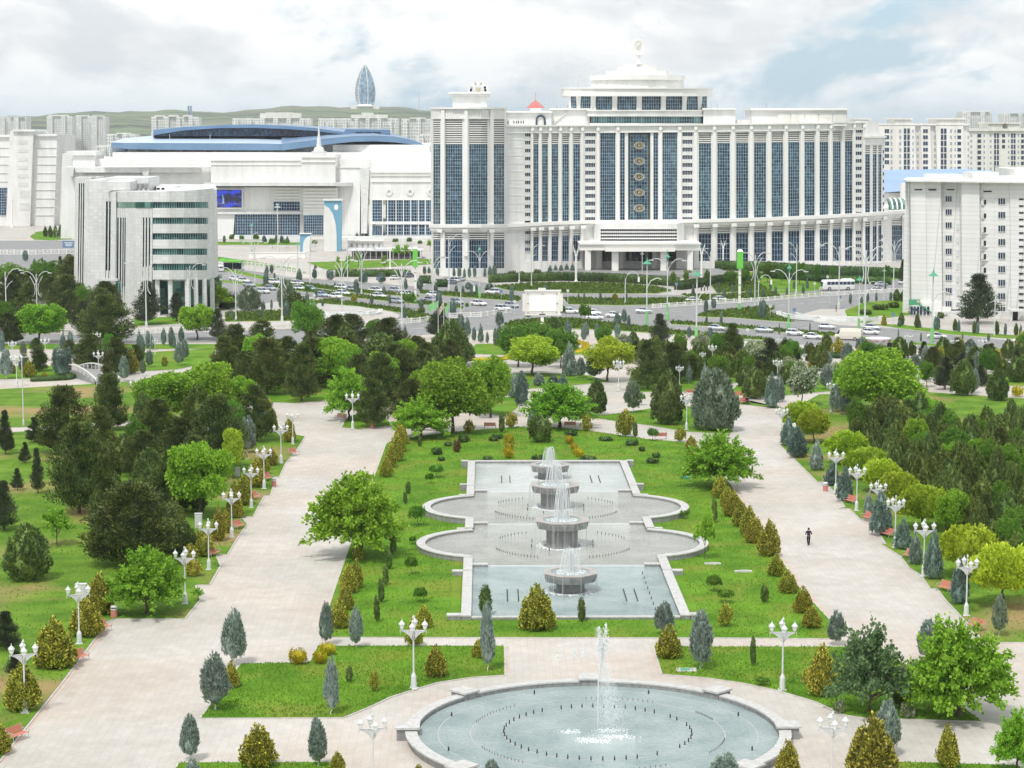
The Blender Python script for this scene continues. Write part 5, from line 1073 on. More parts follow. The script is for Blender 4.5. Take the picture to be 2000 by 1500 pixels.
# ===== other buildings
b = bld('white_block', 50, 940, 'white windowless block with a central pier of square openings at the left edge', 'building'); f = Fac([(-120, 930), (120, 930)]); m = MB()
f.slab(m, -100, 112, 265, 700, 0, 40, z0=0); f.slab(m, 22, 68, 256, 700, -3, 30, z0=0); boxpx(m, 24, 68, 253, 257, 926, 25); f.slab(m, 68, 112, 262, 266, -1, 30); f.slab(m, -100, 22, 264, 268, -1, 30); put(m, 'wall', M['white'], b)
m = MB()
for k in range(9): f.slab(m, 70, 112, 288 + 16.5 * k, 289 + 16.5 * k, -.3, .5); f.slab(m, -100, 20, 288 + 16.5 * k, 289 + 16.5 * k, -.3, .5)
put(m, 'mouldings', M['marble'], b); wins(b, f, [47.5 + 0.4 * 0], [261, 277.5, 294, 311, 327, 343.5, 360], 19, 7.5, -3.1, 'marble', 'opening', 0); wins(b, f, [51], [379, 403], 19, 14, -3.1, 'marble', 'opening', 0); curtain(b, f, -100, 17, 367, 420, 26, 10, -.3, 'glassd', bar=.15)
b = bld('glass_annex', 130, 870, 'narrow white annex with a tall blue window behind the marble office', 'building'); f = Fac([(110, 868), (145, 868)]); m = MB(); f.slab(m, 122, 150, 300, 700, 0, 20, z0=0); put(m, 'wall', M['white2'], b); curtain(b, f, 124, 133, 400, 430, 3, 6, -.3, 'glassd')
# right apartment house
ap = bld('apartment_house', 1890, 485, 'white tiled apartment house with small blue windows at the right edge', 'apartment house')
f = Fac([(1773, 492), (1778, 486), (1840, 482), (1877, 480), (1912, 478), (1975, 474), (2100, 466)]); m = MB()
f.slab(m, 1775.5, 1808, 354, 700, 0, 1.4, z0=1.6); f.slab(m, 1808.3, 1838.5, 354, 700, .25, 2, z0=1.6); f.slab(m, 1838.5, 1877, 354, 700, 1.8, 12, z0=1.6); f.slab(m, 1877, 1912, 355, 700, -.4, 12, z0=1.6); f.slab(m, 1912, 1943, 356, 700, .6, 12, z0=1.6); f.slab(m, 1943, 1972, 357, 700, .35, 12, z0=1.6)
f.slab(m, 1972, 2002, 358, 700, -.3, 12, z0=1.6); f.slab(m, 2002, 2100, 358, 700, 1.2, 12, z0=1.6); tp_ = f.pt(1900, 356)[2]; m.prism([P(1776.2, 0, 491)[:2], P(1840, 0, 489)[:2], P(2100, 0, 475)[:2], P(2100, 0, 505)[:2], P(1780, 0, 505)[:2]], 0, tp_)
for y0 in range(12): f.slab(m, 1776, 1972, 372 + 25.9 * y0 * .97, 372.35 + 25.9 * y0 * .97, -.42 if 0 else -.0, .0) if False else None
put(m, 'wall', M['tile'] if 'tile' in M else M['white2'], ap)
m = MB(); tz = f.pt(1900, 352.4)[2]; m.prism([P(1772, 0, 490)[:2], P(1778, 0, 484.5)[:2], P(1840, 0, 480.6)[:2], P(1912, 0, 476.6)[:2], P(2100, 0, 464)[:2], P(2100, 0, 506)[:2], P(1779, 0, 506)[:2]], tp_ + .01, tz); boxpx(m, 1818, 1880, 341, 352, 492, 8); boxpx(m, 1900, 1950, 337, 352, 492, 10); boxpx(m, 1935, 2010, 345, 356, 484, 10); boxpx(m, 1983, 2060, 330, 345, 500, 20); put(m, 'roof', M['white'], ap)
m = MB(); f.slab(m, 1775.3, 2100, 608, 700, -.5, 2.2, z0=0); put(m, 'plinth', M['marble'], ap)
wins(ap, f, [1856], [389 + 25.7 * k for k in range(9)], 12.5, 11, 1.72, 'win', 'window', 3); wins(ap, f, [1957], [393.5 + 26.5 * k for k in range(9)], 14, 12, .27, 'win', 'window', 3)
wins(ap, f, [1842], [389 + 25.7 * k for k in range(9)], 3, 11, 1.72, 'marble', 'window', 0); wins(ap, f, [1873.5], [444 + 25.7 * k for k in range(7)], 4.5, 13, 1.72, 'marble', 'loggia', 0)
wins(ap, f, [1994, 2012], [389 + 13.2 * k for k in range(18)], 9, 3.2, -.38, 'dark', 'slot_window', 0)
wins(ap, f, [1793.5, 1821, 1856.5], [370.5], 15, 2.6, -.06 if 0 else -.05, 'dark', 'attic_slot', 0); wins(ap, f, [1930], [374], 16, 2.8, .5, 'dark', 'attic_slot', 0)
for k in range(9):
    y = 395 + 26.4 * k; p = f.pt(1924, y, .55); m = MB()
    if k < 2:
        for i in range(20):
            a0, a1 = 2 * math.pi * i / 20, 2 * math.pi * (i + 1) / 20; m.add([(p[0], p[1] - .03, p[2]), (p[0] + .8 * math.cos(a0), p[1] - .03, p[2] + .85 * math.sin(a0)), (p[0] + .8 * math.cos(a1), p[1] - .03, p[2] + .85 * math.sin(a1))], [(0, 1, 2)])
        o = put(m, 'round_window', M['marble'], ap); m = MB(); m.box((p[0] + .1, p[1] - .1, p[2]), (.5, .1, 1.0)); m.build('pane', M['dark'], o)
    else:
        m.box((p[0], p[1] - .05, p[2]), (1.5, .12, 1.4)); o = put(m, 'loggia', M['marble'], ap); m = MB(); m.box((p[0] + .05, p[1] - .14, p[2] - .1), (.5, .08, 1.1)); m.build('door', M['dark'], o); m = MB(); m.box((p[0], p[1] - .25, p[2] - .95), (1.7, .4, .12)); m.build('ledge', M['white'], o)
m = MB(); A = G(1785, 607, 0); m.box((A[0] + 1.0, 484, 1.6), (4.5, 3, 3.2)); m.box((A[0] + 4.2, 484, 1.1), (2.5, 2.6, 2.2)); put(m, 'shop_porch', M['trim'], ap)
m = MB(); A = P(1786, 591, 482.3); m.box((A[0], A[1], A[2] + .1), (2.5, .2, 1.3)); m.box((A[0] + .9, A[1] - .12, A[2] + .25), (.9, .06, .5), mi=1); m.add([P(1797, 594, 482), P(1821, 610, 482), P(1821, 612, 482), P(1797, 597, 482)] + [(v[0], v[1] + 2.4, v[2]) for v in (P(1797, 594, 482), P(1821, 610, 482), P(1821, 612, 482), P(1797, 597, 482))], [(0, 3, 2, 1), (0, 1, 5, 4), (4, 5, 6, 7), (3, 7, 6, 2)]); put(m, 'green_sign', [M['teal'], M['gold']], ap)
m = MB()
for x in (1781, 1786.5, 1793, 1799, 1806, 1813): p = P(x, 600, 482.2); m.box((p[0], p[1], 1.35), (.5, .1, 1.9))
put(m, 'shop_window', M['glassd'], ap)
m = MB(); p = P(1985, 606, 470); m.box((p[0], p[1], p[2]), (3.4, 3, .35)); m.box((p[0] - 1.4, p[1] - 1, 1.4), (.3, .3, 2.9)); m.box((p[0] + .1, p[1] + 1.2, 1.2), (1.1, .3, 2.2), mi=1); put(m, 'entrance_porch', [M['marble'], M['dark']], ap)
# long apartment rows at the back right
for (x0, x1, Yb, cols, lab, ytop, f0, sp) in ((1655, 1892, 1050, [(1739, 9.5), (1740 - 8.5, 0)], 'long white apartment block with blue window strips behind the hotel', 244, 256, 12.1), (1890, 2070, 1180, [], 'white apartment block with square windows at the far right', 255, 265, 10.8)):
    b = bld('apartment_block', (x0 + x1) / 2, Yb, lab, 'apartment block', 'white apartment blocks behind the hotel'); f = Fac([(x0 - 2, Yb), (x1 + 2, Yb)]); m = MB(); f.slab(m, x0, x1, ytop, 700, 0, 25, z0=0)
    if x0 < 1800:
        for a, c in ((1668, 1700), (1743, 1782), (1825, 1886)): f.slab(m, a, c, 230.5 if a > 1700 else 231.5, 233.5, -2, 22); f.slab(m, a + 4, c - 4, 233.5, 245, -1.2, 22)
        f.slab(m, 1694, 1892, 241, 245, -1.4, 26); f.slab(m, 1700, 1786, 246, 700, -1.5, 5, z0=0); f.slab(m, 1797, 1816, 246, 700, -1.2, 5, z0=0); f.slab(m, 1826, 1880, 246, 700, -1.6, 5, z0=0)
    else:
        for a, c in ((1926, 1960), (1963, 1993)): f.slab(m, a, c, 239, 242, -2, 22); f.slab(m, a + 4, c - 3, 242, 256, -1.2, 22)
        f.slab(m, 1890, 2070, 251, 256, -.9, 26)
    put(m, 'wall', M['cream'], b); ys = [f0 + sp * k for k in range(7)]
    if x0 < 1800:
        wins(b, f, [1731.0], ys[:6], 9, 8, .05 - 1.6, 'win', 'window', 2); wins(b, f, [1766.5, 1773.2], ys, 5.2, 10.2, -1.6, 'win', 'window', 1); wins(b, f, [1806.5], ys, 9.5, 7.5, -1.3, 'win', 'window', 2); wins(b, f, [1838.5, 1844.8], ys, 5.2, 10.2, -1.7, 'win', 'window', 1)
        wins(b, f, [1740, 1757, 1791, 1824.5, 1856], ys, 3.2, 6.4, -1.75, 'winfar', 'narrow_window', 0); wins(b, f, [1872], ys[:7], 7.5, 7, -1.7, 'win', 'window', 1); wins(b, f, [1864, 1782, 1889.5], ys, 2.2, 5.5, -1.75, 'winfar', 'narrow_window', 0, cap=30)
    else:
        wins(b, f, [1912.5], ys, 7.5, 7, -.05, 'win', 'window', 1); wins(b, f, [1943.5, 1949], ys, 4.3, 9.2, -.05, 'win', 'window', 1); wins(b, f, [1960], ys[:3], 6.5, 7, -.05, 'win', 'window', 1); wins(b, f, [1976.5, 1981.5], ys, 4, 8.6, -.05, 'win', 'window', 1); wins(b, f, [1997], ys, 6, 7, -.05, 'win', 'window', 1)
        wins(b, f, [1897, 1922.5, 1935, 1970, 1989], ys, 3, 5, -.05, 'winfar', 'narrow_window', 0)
b = bld('blue_roofed_hall', 1850, 850, 'low hall with a pale blue sheet roof and a glazed barrel skylight', 'hall'); m = MB()
R0 = [P(1722, 332, 900), P(1880, 329.5, 900), P(1960, 336, 900), P(2050, 345, 900)]; E0 = [P(1722, 376.5, 830), P(1763, 373.5, 830), P(1900, 376, 830), P(2050, 380, 830)]
m.add(R0 + E0 + [(v[0], v[1] + 60, v[2] - 6) for v in R0], [(4, 5, 1, 0), (5, 6, 2, 1), (6, 7, 3, 2), (0, 1, 9, 8), (1, 2, 10, 9), (2, 3, 11, 10)]); put(m, 'roof', M['blueroof3'], b); m = MB()
boxpx(m, 1724, 2050, 376.5, 500, 832, 60, z0=0); boxpx(m, 1724, 1790, 406.5, 500, 790, 40, z0=0); boxpx(m, 1761, 1785, 358, 400, 826, 3); put(m, 'wall', M['cream'], b)
m = MB(); n = 10; xa, xb = P(1724, 400, 800)[0], P(1800, 400, 800)[0]; zt, zb_ = P(1724, 386, 800)[2], P(1724, 406.5, 800)[2]
for k in range(n):
    a0, a1 = math.pi / 2 * k / n, math.pi / 2 * (k + 1) / n; p = lambda a: (800 - 8 * math.cos(a) + 8 - 8, zb_ + (zt - zb_) * math.sin(a))
    y0, z0_ = 796 - 8 * math.cos(a0), zb_ + (zt - zb_) * math.sin(a0); y1, z1_ = 796 - 8 * math.cos(a1), zb_ + (zt - zb_) * math.sin(a1)
    m.add([(xa, y0, z0_), (xb, y0, z0_), (xb, y1, z1_), (xa, y1, z1_)], [(0, 1, 2, 3)], 0)
    x = xa + 1.2
    while x < xb: m.add([(x, y0 - .2, z0_ + .1), (x + .55, y0 - .2, z0_ + .1), (x + .55, y1 - .2, z1_ + .15), (x, y1 - .2, z1_ + .15)], [(0, 1, 2, 3)], 1); x += 1.75
put(m, 'barrel_skylight', [M['glassg'], M['trim']], b)
# far housing and towers
def far_tower(x0, x1, y0, yb, Yb, label, rows, cols, roofs=(), group='white housing towers in the distance', name='housing_tower'):
    b = bld(name, (x0 + x1) / 2, Yb, label, 'housing tower', group); f = Fac([(x0 - 3, Yb), (x1 + 3, Yb)]); m = MB(); f.slab(m, x0, x1, y0, yb, 0, 30, z0=-.1)
    for q_, (a, c, t) in enumerate(roofs): f.slab(m, a, c, t, y0, -2 - .6 * q_, 20)
    n = max(2, int((x1 - x0) / 22))
    for k in range(n): xx = x0 + (x1 - x0) * (k + .15) / n; f.slab(m, xx, xx + (x1 - x0) / n * .35, y0 + .5, yb, -3, 3.1, z0=-.1)
    put(m, 'wall', M['white'], b); m = MB(); sx = (x1 - x0) / cols; sy = (yb - y0 - 2) / rows
    for i in range(cols):
        for j in range(rows):
            if FR.random() < .06: continue
            xx = x0 + sx * (i + .3); f.slab(m, xx, xx + sx * .42, y0 + 2 + sy * (j + .2), y0 + 2 + sy * (j + .72), -3.12, .1)
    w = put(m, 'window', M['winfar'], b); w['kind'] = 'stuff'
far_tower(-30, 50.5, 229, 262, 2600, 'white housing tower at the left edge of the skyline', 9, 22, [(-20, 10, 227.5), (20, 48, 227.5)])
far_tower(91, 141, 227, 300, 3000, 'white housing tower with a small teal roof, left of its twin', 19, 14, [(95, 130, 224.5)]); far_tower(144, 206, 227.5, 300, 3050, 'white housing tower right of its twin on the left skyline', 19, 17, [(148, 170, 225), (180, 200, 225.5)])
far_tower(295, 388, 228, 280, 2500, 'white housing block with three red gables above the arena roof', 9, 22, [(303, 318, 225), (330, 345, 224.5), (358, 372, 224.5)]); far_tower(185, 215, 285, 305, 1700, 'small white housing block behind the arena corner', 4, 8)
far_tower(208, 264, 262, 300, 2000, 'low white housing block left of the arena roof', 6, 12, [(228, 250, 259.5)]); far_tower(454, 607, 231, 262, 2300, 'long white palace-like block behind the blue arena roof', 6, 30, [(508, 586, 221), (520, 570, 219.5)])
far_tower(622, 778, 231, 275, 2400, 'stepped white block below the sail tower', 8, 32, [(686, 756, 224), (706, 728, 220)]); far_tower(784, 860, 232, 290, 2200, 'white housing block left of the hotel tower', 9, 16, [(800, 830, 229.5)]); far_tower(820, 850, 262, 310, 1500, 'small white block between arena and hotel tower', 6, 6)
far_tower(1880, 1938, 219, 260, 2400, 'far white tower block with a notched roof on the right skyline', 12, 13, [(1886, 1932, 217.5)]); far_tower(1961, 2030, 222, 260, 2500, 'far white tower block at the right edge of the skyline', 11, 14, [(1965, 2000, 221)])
for i, (x, hh) in enumerate(((368, 206.5), (372.5, 206.5))):
    b = bld('twin_tower', x, 5200, f'{["left", "right"][i]} one of two thin dark towers on the hill', 'tower', 'twin towers on the hill'); m = MB(); boxpx(m, x - 1.5, x + 1.3, hh, 222, 5200, 8, z0=20); put(m, 'shaft', M['blueroof'], b)
# sail-shaped hotel on the hill
sb = bld('sail_tower', 713.5, 5300, 'leaf-shaped blue glass tower with white ribs on the far hill', 'tower'); zg = P(713, 207, 5300)[2]; Ht = P(713, 125, 5300)[2] - zg; xc = P(713.5, 200, 5300)[0]
prof = [(0, 19), (.12, 23), (.28, 25), (.45, 24), (.62, 20), (.78, 14), (.9, 7.5), (.97, 2.5), (1, .3)]; m = MB(); m.lathe([(r, zg + t * Ht) for t, r in prof], (xc, 5300, 0), 28, sy=.55); put(m, 'glass_shell', M['sail'] if 'sail' in M else M['glass'], sb, True)
m = MB()
for s, w0 in ((-1, 1.0), (-1, .62), (1, 1.0), (1, .30)):
    pts = []
    for t, r in prof: x = s * r * w0 * (1 if w0 == 1 else (1 - .0 * t)); yy_ = -.55 * r * math.sqrt(max(0, 1 - w0 * w0)); pts.append((xc + x, 5300 + yy_ - 1, zg + t * Ht))
    m.tube(pts, 1.1, 5)
for k in range(24):
    t = .04 + .038 * k; r = float(np.interp(t, [a for a, b in prof], [b for a, b in prof])); a = [(xc - r * q, 5300 - .55 * r * math.sqrt(1 - q * q) - .6, zg + t * Ht) for q in (1.0, .9, .8, .7, .62)]; m.tube(a, .55, 4)
put(m, 'white_ribs', M['trim'], sb); m = MB(); m.box((xc, 5300, zg - 4), (70, 40, 8)); m.box((xc, 5290, zg + 1.5), (40, 40, 5), taper=.7); put(m, 'podium', M['trim'], sb)
tag(MB().tube([(P(819, 212, 5200)[0], 5200, P(819, 213, 5200)[2] - 6), (P(819, 212, 5200)[0], 5200, P(819, 168, 5200)[2])], [1.2, .5], 5).build('radio_mast', M['metalg']), 'thin tall mast on the hill right of the sail tower', 'mast')
# ---------------------------------------------------------------- street furniture, vehicles, people
def at(x, yb, z=0.0): g = G(x, yb, z); return g
# park lamps with four lanterns
def park_lamp_proto(full=True):
    r = empty('park_lamp')
    m = MB(); m.box((0, 0, .04), (.62, .62, .08)); m.lathe([(.23, .08), (.21, .95), (.14, 1.12), (.08, 1.25)], n=8); m.build('base', M['metalw'], r)
    m = MB(); m.lathe([(.075, 1.2), (.065, 3.0), (.055, 4.35), (.12, 4.42), (.05, 4.55), (.04, 5.35), (.10, 5.42), (.02, 5.62)], n=8); m.build('pole', M['metalw'], r)
    m = MB()
    for k in range(4):
        a = math.pi / 2 * k + .12; c, s = math.cos(a), math.sin(a); m.tube([(0, 0, 4.45), (c * .98, s * .98, 4.45)], .035, 5); m.tube([(c * .08, s * .08, 3.75), (c * .25, s * .25, 4.0), (c * .55, s * .55, 4.28), (c * .9, s * .9, 4.42)], .035, 5); m.tube([(c * .35, s * .35, 4.1), (c * .35, s * .35, 4.44)], .025, 4)
        m.tube([(c * .6, s * .6, 4.3), (c * .6, s * .6, 4.44)], .025, 4); m.add([(c * .1, s * .1, 3.85), (c * .1, s * .1, 4.42), (c * .8, s * .8, 4.42)], [(0, 1, 2)]); m.tube([(c * .98, s * .98, 4.48), (c * .98, s * .98, 4.12)], [.04, .012], 5)
    m.build('bracket', M['metalg'], r)
    for k in range(4):
        a = math.pi / 2 * k + .12; c, s = math.cos(a) * .86, math.sin(a) * .86; m = MB(); m.lathe([(.05, 4.46), (.08, 4.55), (.13, 4.60), (.215, 4.92)], (c, s, 0), 6); l = m.build('lantern', M['lampglass'], r)
        m = MB(); m.lathe([(.26, 4.92), (.21, 5.0), (.07, 5.16), (.03, 5.2), (.035, 5.26), (.01, 5.36)], (c, s, 0), 6); m.build('lantern_cap', M['metalw'], l)
    return r
PL0 = park_lamp_proto(); pl_used = [False]
def park_lamp(x, yb, yt, where):
    o = PL0 if not pl_used[0] else copy_tree(PL0); pl_used[0] = True; kids(PL0)
    X, Y, _ = at(x, yb, .05); h = P(x, yt, Y)[2]; o.location = (X, Y, .0 if where == 'x' else .05); s = h / 5.6; o.scale = (s, s, s); o.rotation_euler = (0, 0, FR.uniform(-.2, .2))
    series(o, x, 'white park lamp with four lanterns', where, 'park lamp', 'park lamps ' + where)
for c in list(PL0.children): kids(c)
for r in [(49, 1393, 1250), (155, 1258, 1137), (362, 1180, 1068), (408, 1113, 1013), (453, 1050, 955), (491, 992, 908), (516, 955, 871), (549, 905, 825), (572, 868, 803)]: park_lamp(*r, 'along the left promenade')
for r in [(1887, 1203, 1084), (1804, 1126, 1014), (1748, 1070, 968), (1714, 1030, 938), (1673, 998, 907), (1632, 963, 877), (1526, 867, 793)]: park_lamp(*r, 'along the right promenade')
for r in [(808, 1345, 1203), (1528, 1348, 1207), (729, 1545, 1393), (1624, 1545, 1390)]: park_lamp(*r, 'around the round fountain')
for r in [(1624, 805, 744), (1674, 812, 772), (1518, 752, 700), (1327, 757, 713), (1372, 722, 687), (1391, 718, 672), (1572, 712, 690), (1520, 690, 660), (1341, 840, 766)]: park_lamp(*r, 'in the right middle park')
for r in [(689, 838, 764), (704, 755, 695), (1105, 735, 691), (1208, 764, 700)]: park_lamp(*r, 'in the centre behind the pool')
for r in [(25, 710, 665), (89, 706, 659), (190, 692, 648), (193, 738, 684), (33, 755, 690), (268, 810, 739), (303, 693, 662)]: park_lamp(*r, 'in the left garden')
for r in [(1774, 700, 652), (1864, 706, 661), (1918, 708, 661)]: park_lamp(*r, 'at the right park edge')
# road lamps, nominal height 12
def arc(x0, z0, x1, z1, bul, n=7):
    return [(x0 + (x1 - x0) * t, 0, z0 + (z1 - z0) * t + bul * math.sin(math.pi * t)) for t in [i / n for i in range(n + 1)]]
def road_proto(kind):
    r = empty('street_lamp')
    if kind in ('fountain', 'green', 'single'):
        m = MB(); m.lathe([(.26, 0), (.24, .8), (.13, 1.2), (.11, 6), (.085, 10.6), (.12, 10.8), (.05, 11.2)], n=8, mi=0); m.build('pole', M['metalw'], r)
        if kind == 'green': m = MB(); m.lathe([(.36, 0), (.34, 1.2), (.24, 1.5), (.22, 3.0), (.20, 3.05)], n=8); m.build('base', M['greenp'], r)
        m = MB()
        for s in ((-1, 1) if kind != 'single' else (1,)):
            m.tube([(0, 0, 8.9), (s * .25, 0, 9.9), (s * .8, 0, 10.9), (s * 1.6, 0, 11.6), (s * 2.5, 0, 11.75), (s * 3.1, 0, 11.45)], [.09, .09, .085, .08, .065, .05], 6)
            if kind == 'fountain': m.tube([(s * .85, 0, 5.9), (s * .45, 0, 6.5), (s * .3, 0, 7.5), (s * .45, 0, 8.6), (s * .9, 0, 9.6), (s * 1.5, 0, 10.6)], .08, 5)
            if kind == 'single': m.tube([(0, 0, 7.6), (.6, 0, 8.6), (1.4, 0, 9.3)], .06, 5)
        m.build('arm', M['metalw'], r)
        for s in ((-1, 1) if kind != 'single' else (1,)):
            m = MB(); m.box((s * 3.2, 0, 11.38), (.9, .34, .16)); m.build('lamp_head', M['metalg'], r)
        if kind == 'green': m = MB(); m.lathe([(.12, 11.2), (.3, 11.9), (.52, 12.0), (.36, 12.2), (.12, 12.5), (.08, 13.0), (.03, 13.4)], n=8); m.build('lantern', M['teal'], r)
    elif kind == 'tent':
        m = MB(); m.lathe([(.26, 0), (.24, 1.4), (.13, 1.6), (.11, 10.8)], n=8); m.build('pole', M['metalw'], r); m = MB(); m.lathe([(.30, 0), (.28, 2.4)], n=8); m.build('base', M['greenp'], r)
        m = MB(); m.lathe([(.85, 10.8), (.55, 11.05), (.2, 11.3), (.07, 11.7), (.02, 12.2)], n=8); m.build('lantern', M['teal'], r)
        m = MB(); m.tube([(0, 0, 6.5), (.7, 0, 7.8), (1.8, 0, 8.3), (2.6, 0, 8.0)], .09, 5); m.build('arm', M['metalw'], r)
    elif kind == 'column':
        m = MB(); m.lathe([(.55, 0), (.5, .9), (.34, 1.0), (.33, 8.6), (.45, 8.8), (.40, 9.0)], n=8); m.build('pole', M['trim'], r); m = MB()
        for s in (-1, 1): m.tube([(s * .2, 0, 8.8), (s * .35, 0, 10.0), (s * .75, 0, 11.1), (s * .9, 0, 12)], [.22, .2, .14, .05], 5); m.tube([(s * .25, 0, 9.6), (s * 1.3, 0, 10.6), (s * 2.0, 0, 10.5)], .07, 5)
        m.build('crest', M['trim'], r)
    elif kind == 'pole':
        m = MB(); m.lathe([(.3, 0), (.28, .8), (.15, 1.0), (.12, 11.6), (.3, 11.7), (.3, 12)], n=8); m.build('pole', M['metalw'], r); m = MB(); m.box((0, 0, 11.2), (1.4, .5, .3)); m.build('lamp_head', M['metalg'], r)
    elif kind == 'hook':
        m = MB(); m.lathe([(.3, 0), (.28, 1), (.2, 1.2), (.18, 8)], n=8); m.build('pole', M['metalw'], r); m = MB(); m.tube([(0, 0, 7.8), (.1, 0, 9.2), (.8, 0, 10.8), (2.2, 0, 11.8), (3.6, 0, 11.7), (4.6, 0, 10.6), (4.9, 0, 9.8)], [.2, .18, .16, .14, .13, .12, .1], 6); m.build('arm', M['metalw'], r)
        m = MB(); m.box((4.9, 0, 9.0), (.7, .5, 1.8)); m.build('traffic_light', M['trim'], r)
    return r
RP = {}
RLOOK = {'fountain': 'white double-armed street lamp', 'green': 'green-footed street lamp with green lantern', 'single': 'white single-armed street lamp', 'tent': 'lamp post with flat green conical lantern', 'column': 'ornate white lamp column', 'pole': 'plain white lighting pole', 'hook': 'hooked white traffic-light post'}
def road_lamp(kind, x, yb, yt, where, rz=0.0):
    if kind not in RP: RP[kind] = road_proto(kind); o = RP[kind]; kids(o)
    else: o = copy_tree(RP[kind])
    X, Y, _ = at(x, yb, 0); h = P(x, yt, Y)[2]; s = h / {'green': 13.4, 'tent': 12.2}.get(kind, 12); o.location = (X, Y, 0); o.scale = (s, s, s); o.rotation_euler = (0, 0, rz)
    series(o, x, RLOOK[kind], where, 'street lamp', RLOOK[kind] + 's ' + where)
WL, WC, WR = 'left of the marble office', 'between office and billboard', 'right of the billboard'
WF = 'before the marble office'
for r in (('column', 24, 445, 372), ('pole', 68, 458, 420), ('tent', 110, 472, 445), ('fountain', 129, 480, 447), ('single', 13, 640, 522)): road_lamp(*r, WL)
for r in (('fountain', 73, 628, 528), ('fountain', 286, 640, 507), ('fountain', 372, 616, 512), ('fountain', 461, 628, 520)): road_lamp(*r, WF)
for r in (('fountain', 551, 628, 497), ('tent', 492, 500, 433), ('fountain', 498, 552, 470), ('pole', 543, 492, 398), ('tent', 582, 548, 470), ('single', 606, 552, 469), ('fountain', 668, 612, 505), ('single', 679, 548, 465), ('fountain', 706, 574, 481), ('column', 762, 526, 478), ('fountain', 785, 640, 506),
          ('fountain', 846, 602, 498), ('single', 877, 567, 455), ('green', 937, 583, 477), ('hook', 900, 612, 548), ('pole', 1014, 553, 477), ('single', 1038, 562, 475)): road_lamp(*r, WC, FR.uniform(-.3, .3))
for r in (('column', 1125, 553, 480), ('hook', 1221, 594, 530), ('pole', 1254, 552, 492), ('tent', 1263, 634, 500), ('green', 1303, 625, 488), ('single', 1387, 596, 483, math.pi), ('column', 1370, 552, 476), ('column', 1412, 527, 469), ('tent', 1360, 667, 521), ('green', 1540, 644, 510), ('fountain', 1474, 603, 490), ('hook', 1481, 596, 536),
          ('single', 1555, 575, 470, math.pi), ('column', 1467, 520, 467), ('column', 1597, 532, 474), ('single', 1638, 603, 472, math.pi), ('tent', 1677, 643, 535), ('fountain', 1689, 632, 478), ('pole', 1726, 586, 525), ('fountain', 1745, 563, 464), ('single', 1688, 634, 548), ('tent', 1820, 668, 522), ('single', 1942, 656, 562)):
    road_lamp(*r[:4], WR, r[4] if len(r) > 4 else FR.uniform(-.3, .3))
X, Y, _ = at(46, 831, .1); o = empty('field_lamp', (X, Y, .1), 0, 'tall slim grey lamp pole with flat head on the left lawn', 'lamp'); h = P(46, 698, Y)[2]; m = MB(); m.lathe([(.16, 0), (.14, .8), (.08, .9), (.06, h - .1)], n=7); m.build('pole', M['metalg'], o); m = MB(); m.tube([(0, 0, h - .1), (.9, 0, h)], .04, 5); m.box((1.0, 0, h), (.6, .25, .08)); m.build('lamp_head', M['metalg'], o)
X, Y, _ = at(268 + 2, 1, 0) if False else at(10, 660, 0)
# green box pylons
for x, yb, b0, b1, hw, lab in ((811.5, 592, 487, 522, 4.8, 'bright green box on a striped pole left of the billboard'), (1444, 607, 492, 525, 5.6, 'bright green box on a striped pole in the right traffic island')):
    X, Y, _ = at(x, yb, .1); o = empty('green_pylon', (X, Y, .1), 0, lab, 'pylon', 'green box pylons'); s = Y / F; z0 = P(x, b1, Y)[2]; z1 = P(x, b0, Y)[2]; w = hw * 2 * s
    m = MB(); m.box((0, 0, z0 / 2), (w * .42, w * .42, z0)); m.build('pole', M['trim'], o); m = MB(); m.box((0, 0, (z0 + z1) / 2), (w, w, z1 - z0)); b = m.build('box', M['greenb'], o); m = MB(); m.box((0, 0, z1 + .25), (w * 1.05, w * 1.05, .5), taper=.55); m.build('cap', M['trim'], b)
    m = MB()
    for k in range(4): m.box((0, 0, z0 * (.15 + .23 * k)), (w * .46, w * .46, .35), mi=k % 2)
    m.box((0, 0, z0 * .09), (w * .55, w * .55, z0 * .18), mi=0); m.build('bands', [M['greenp'], M['gold']], o)
# billboard
X, Y, _ = at(1059, 641, 0); bb = empty('billboard', (X, Y, 0), 0, 'blank white billboard in an ornate cream frame beside the crossing', 'billboard'); q = lambda x, y: (P(x, y, Y)[0] - X, P(x, y, Y)[2])
def bx(m, x0, x1, y0, y1, ya, yb_, mi=0): a = q(x0, y0); b = q(x1, y1); m.box(((a[0] + b[0]) / 2, (ya + yb_) / 2, (a[1] + b[1]) / 2), (b[0] - a[0], yb_ - ya, a[1] - b[1]), mi=mi)
m = MB(); bx(m, 1056, 1062, 614, 641, -.4, .4); bx(m, 1053, 1065, 613, 617, -.6, .6); m.build('post', M['trim'], bb)
m = MB(); bx(m, 1026, 1094, 568, 614.5, -.5, .5); bx(m, 1020.5, 1026.5, 574, 608, -.4, .4); bx(m, 1093.5, 1099, 574, 608, -.4, .4); bx(m, 1024, 1096, 566.5, 569, -.6, .6); bx(m, 1024, 1096, 613, 615.5, -.6, .6); bx(m, 1051, 1066, 562.5, 567, -.3, .3)
for i in range(16):
    for y in (571.5, 611): bx(m, 1029 + 3.9 * i, 1030.5 + 3.9 * i, y - 1, y + 1, -.56, -.48, 1)
for x, y in ((1031, 573.5), (1059, 573.5), (1087, 573.5), (1031, 592), (1088.5, 592), (1031, 609.5), (1059, 609.5), (1087, 609.5)): bx(m, x - 1.4, x + 1.4, y - 1.4, y + 1.4, -.60, -.49, 1)
m.build('frame', [M['cream'], M['iron']], bb); m = MB(); bx(m, 1034, 1086, 577, 607, -.58, -.505); m.build('panel', principled('blank_poster', (.84, .84, .83), .5), bb)
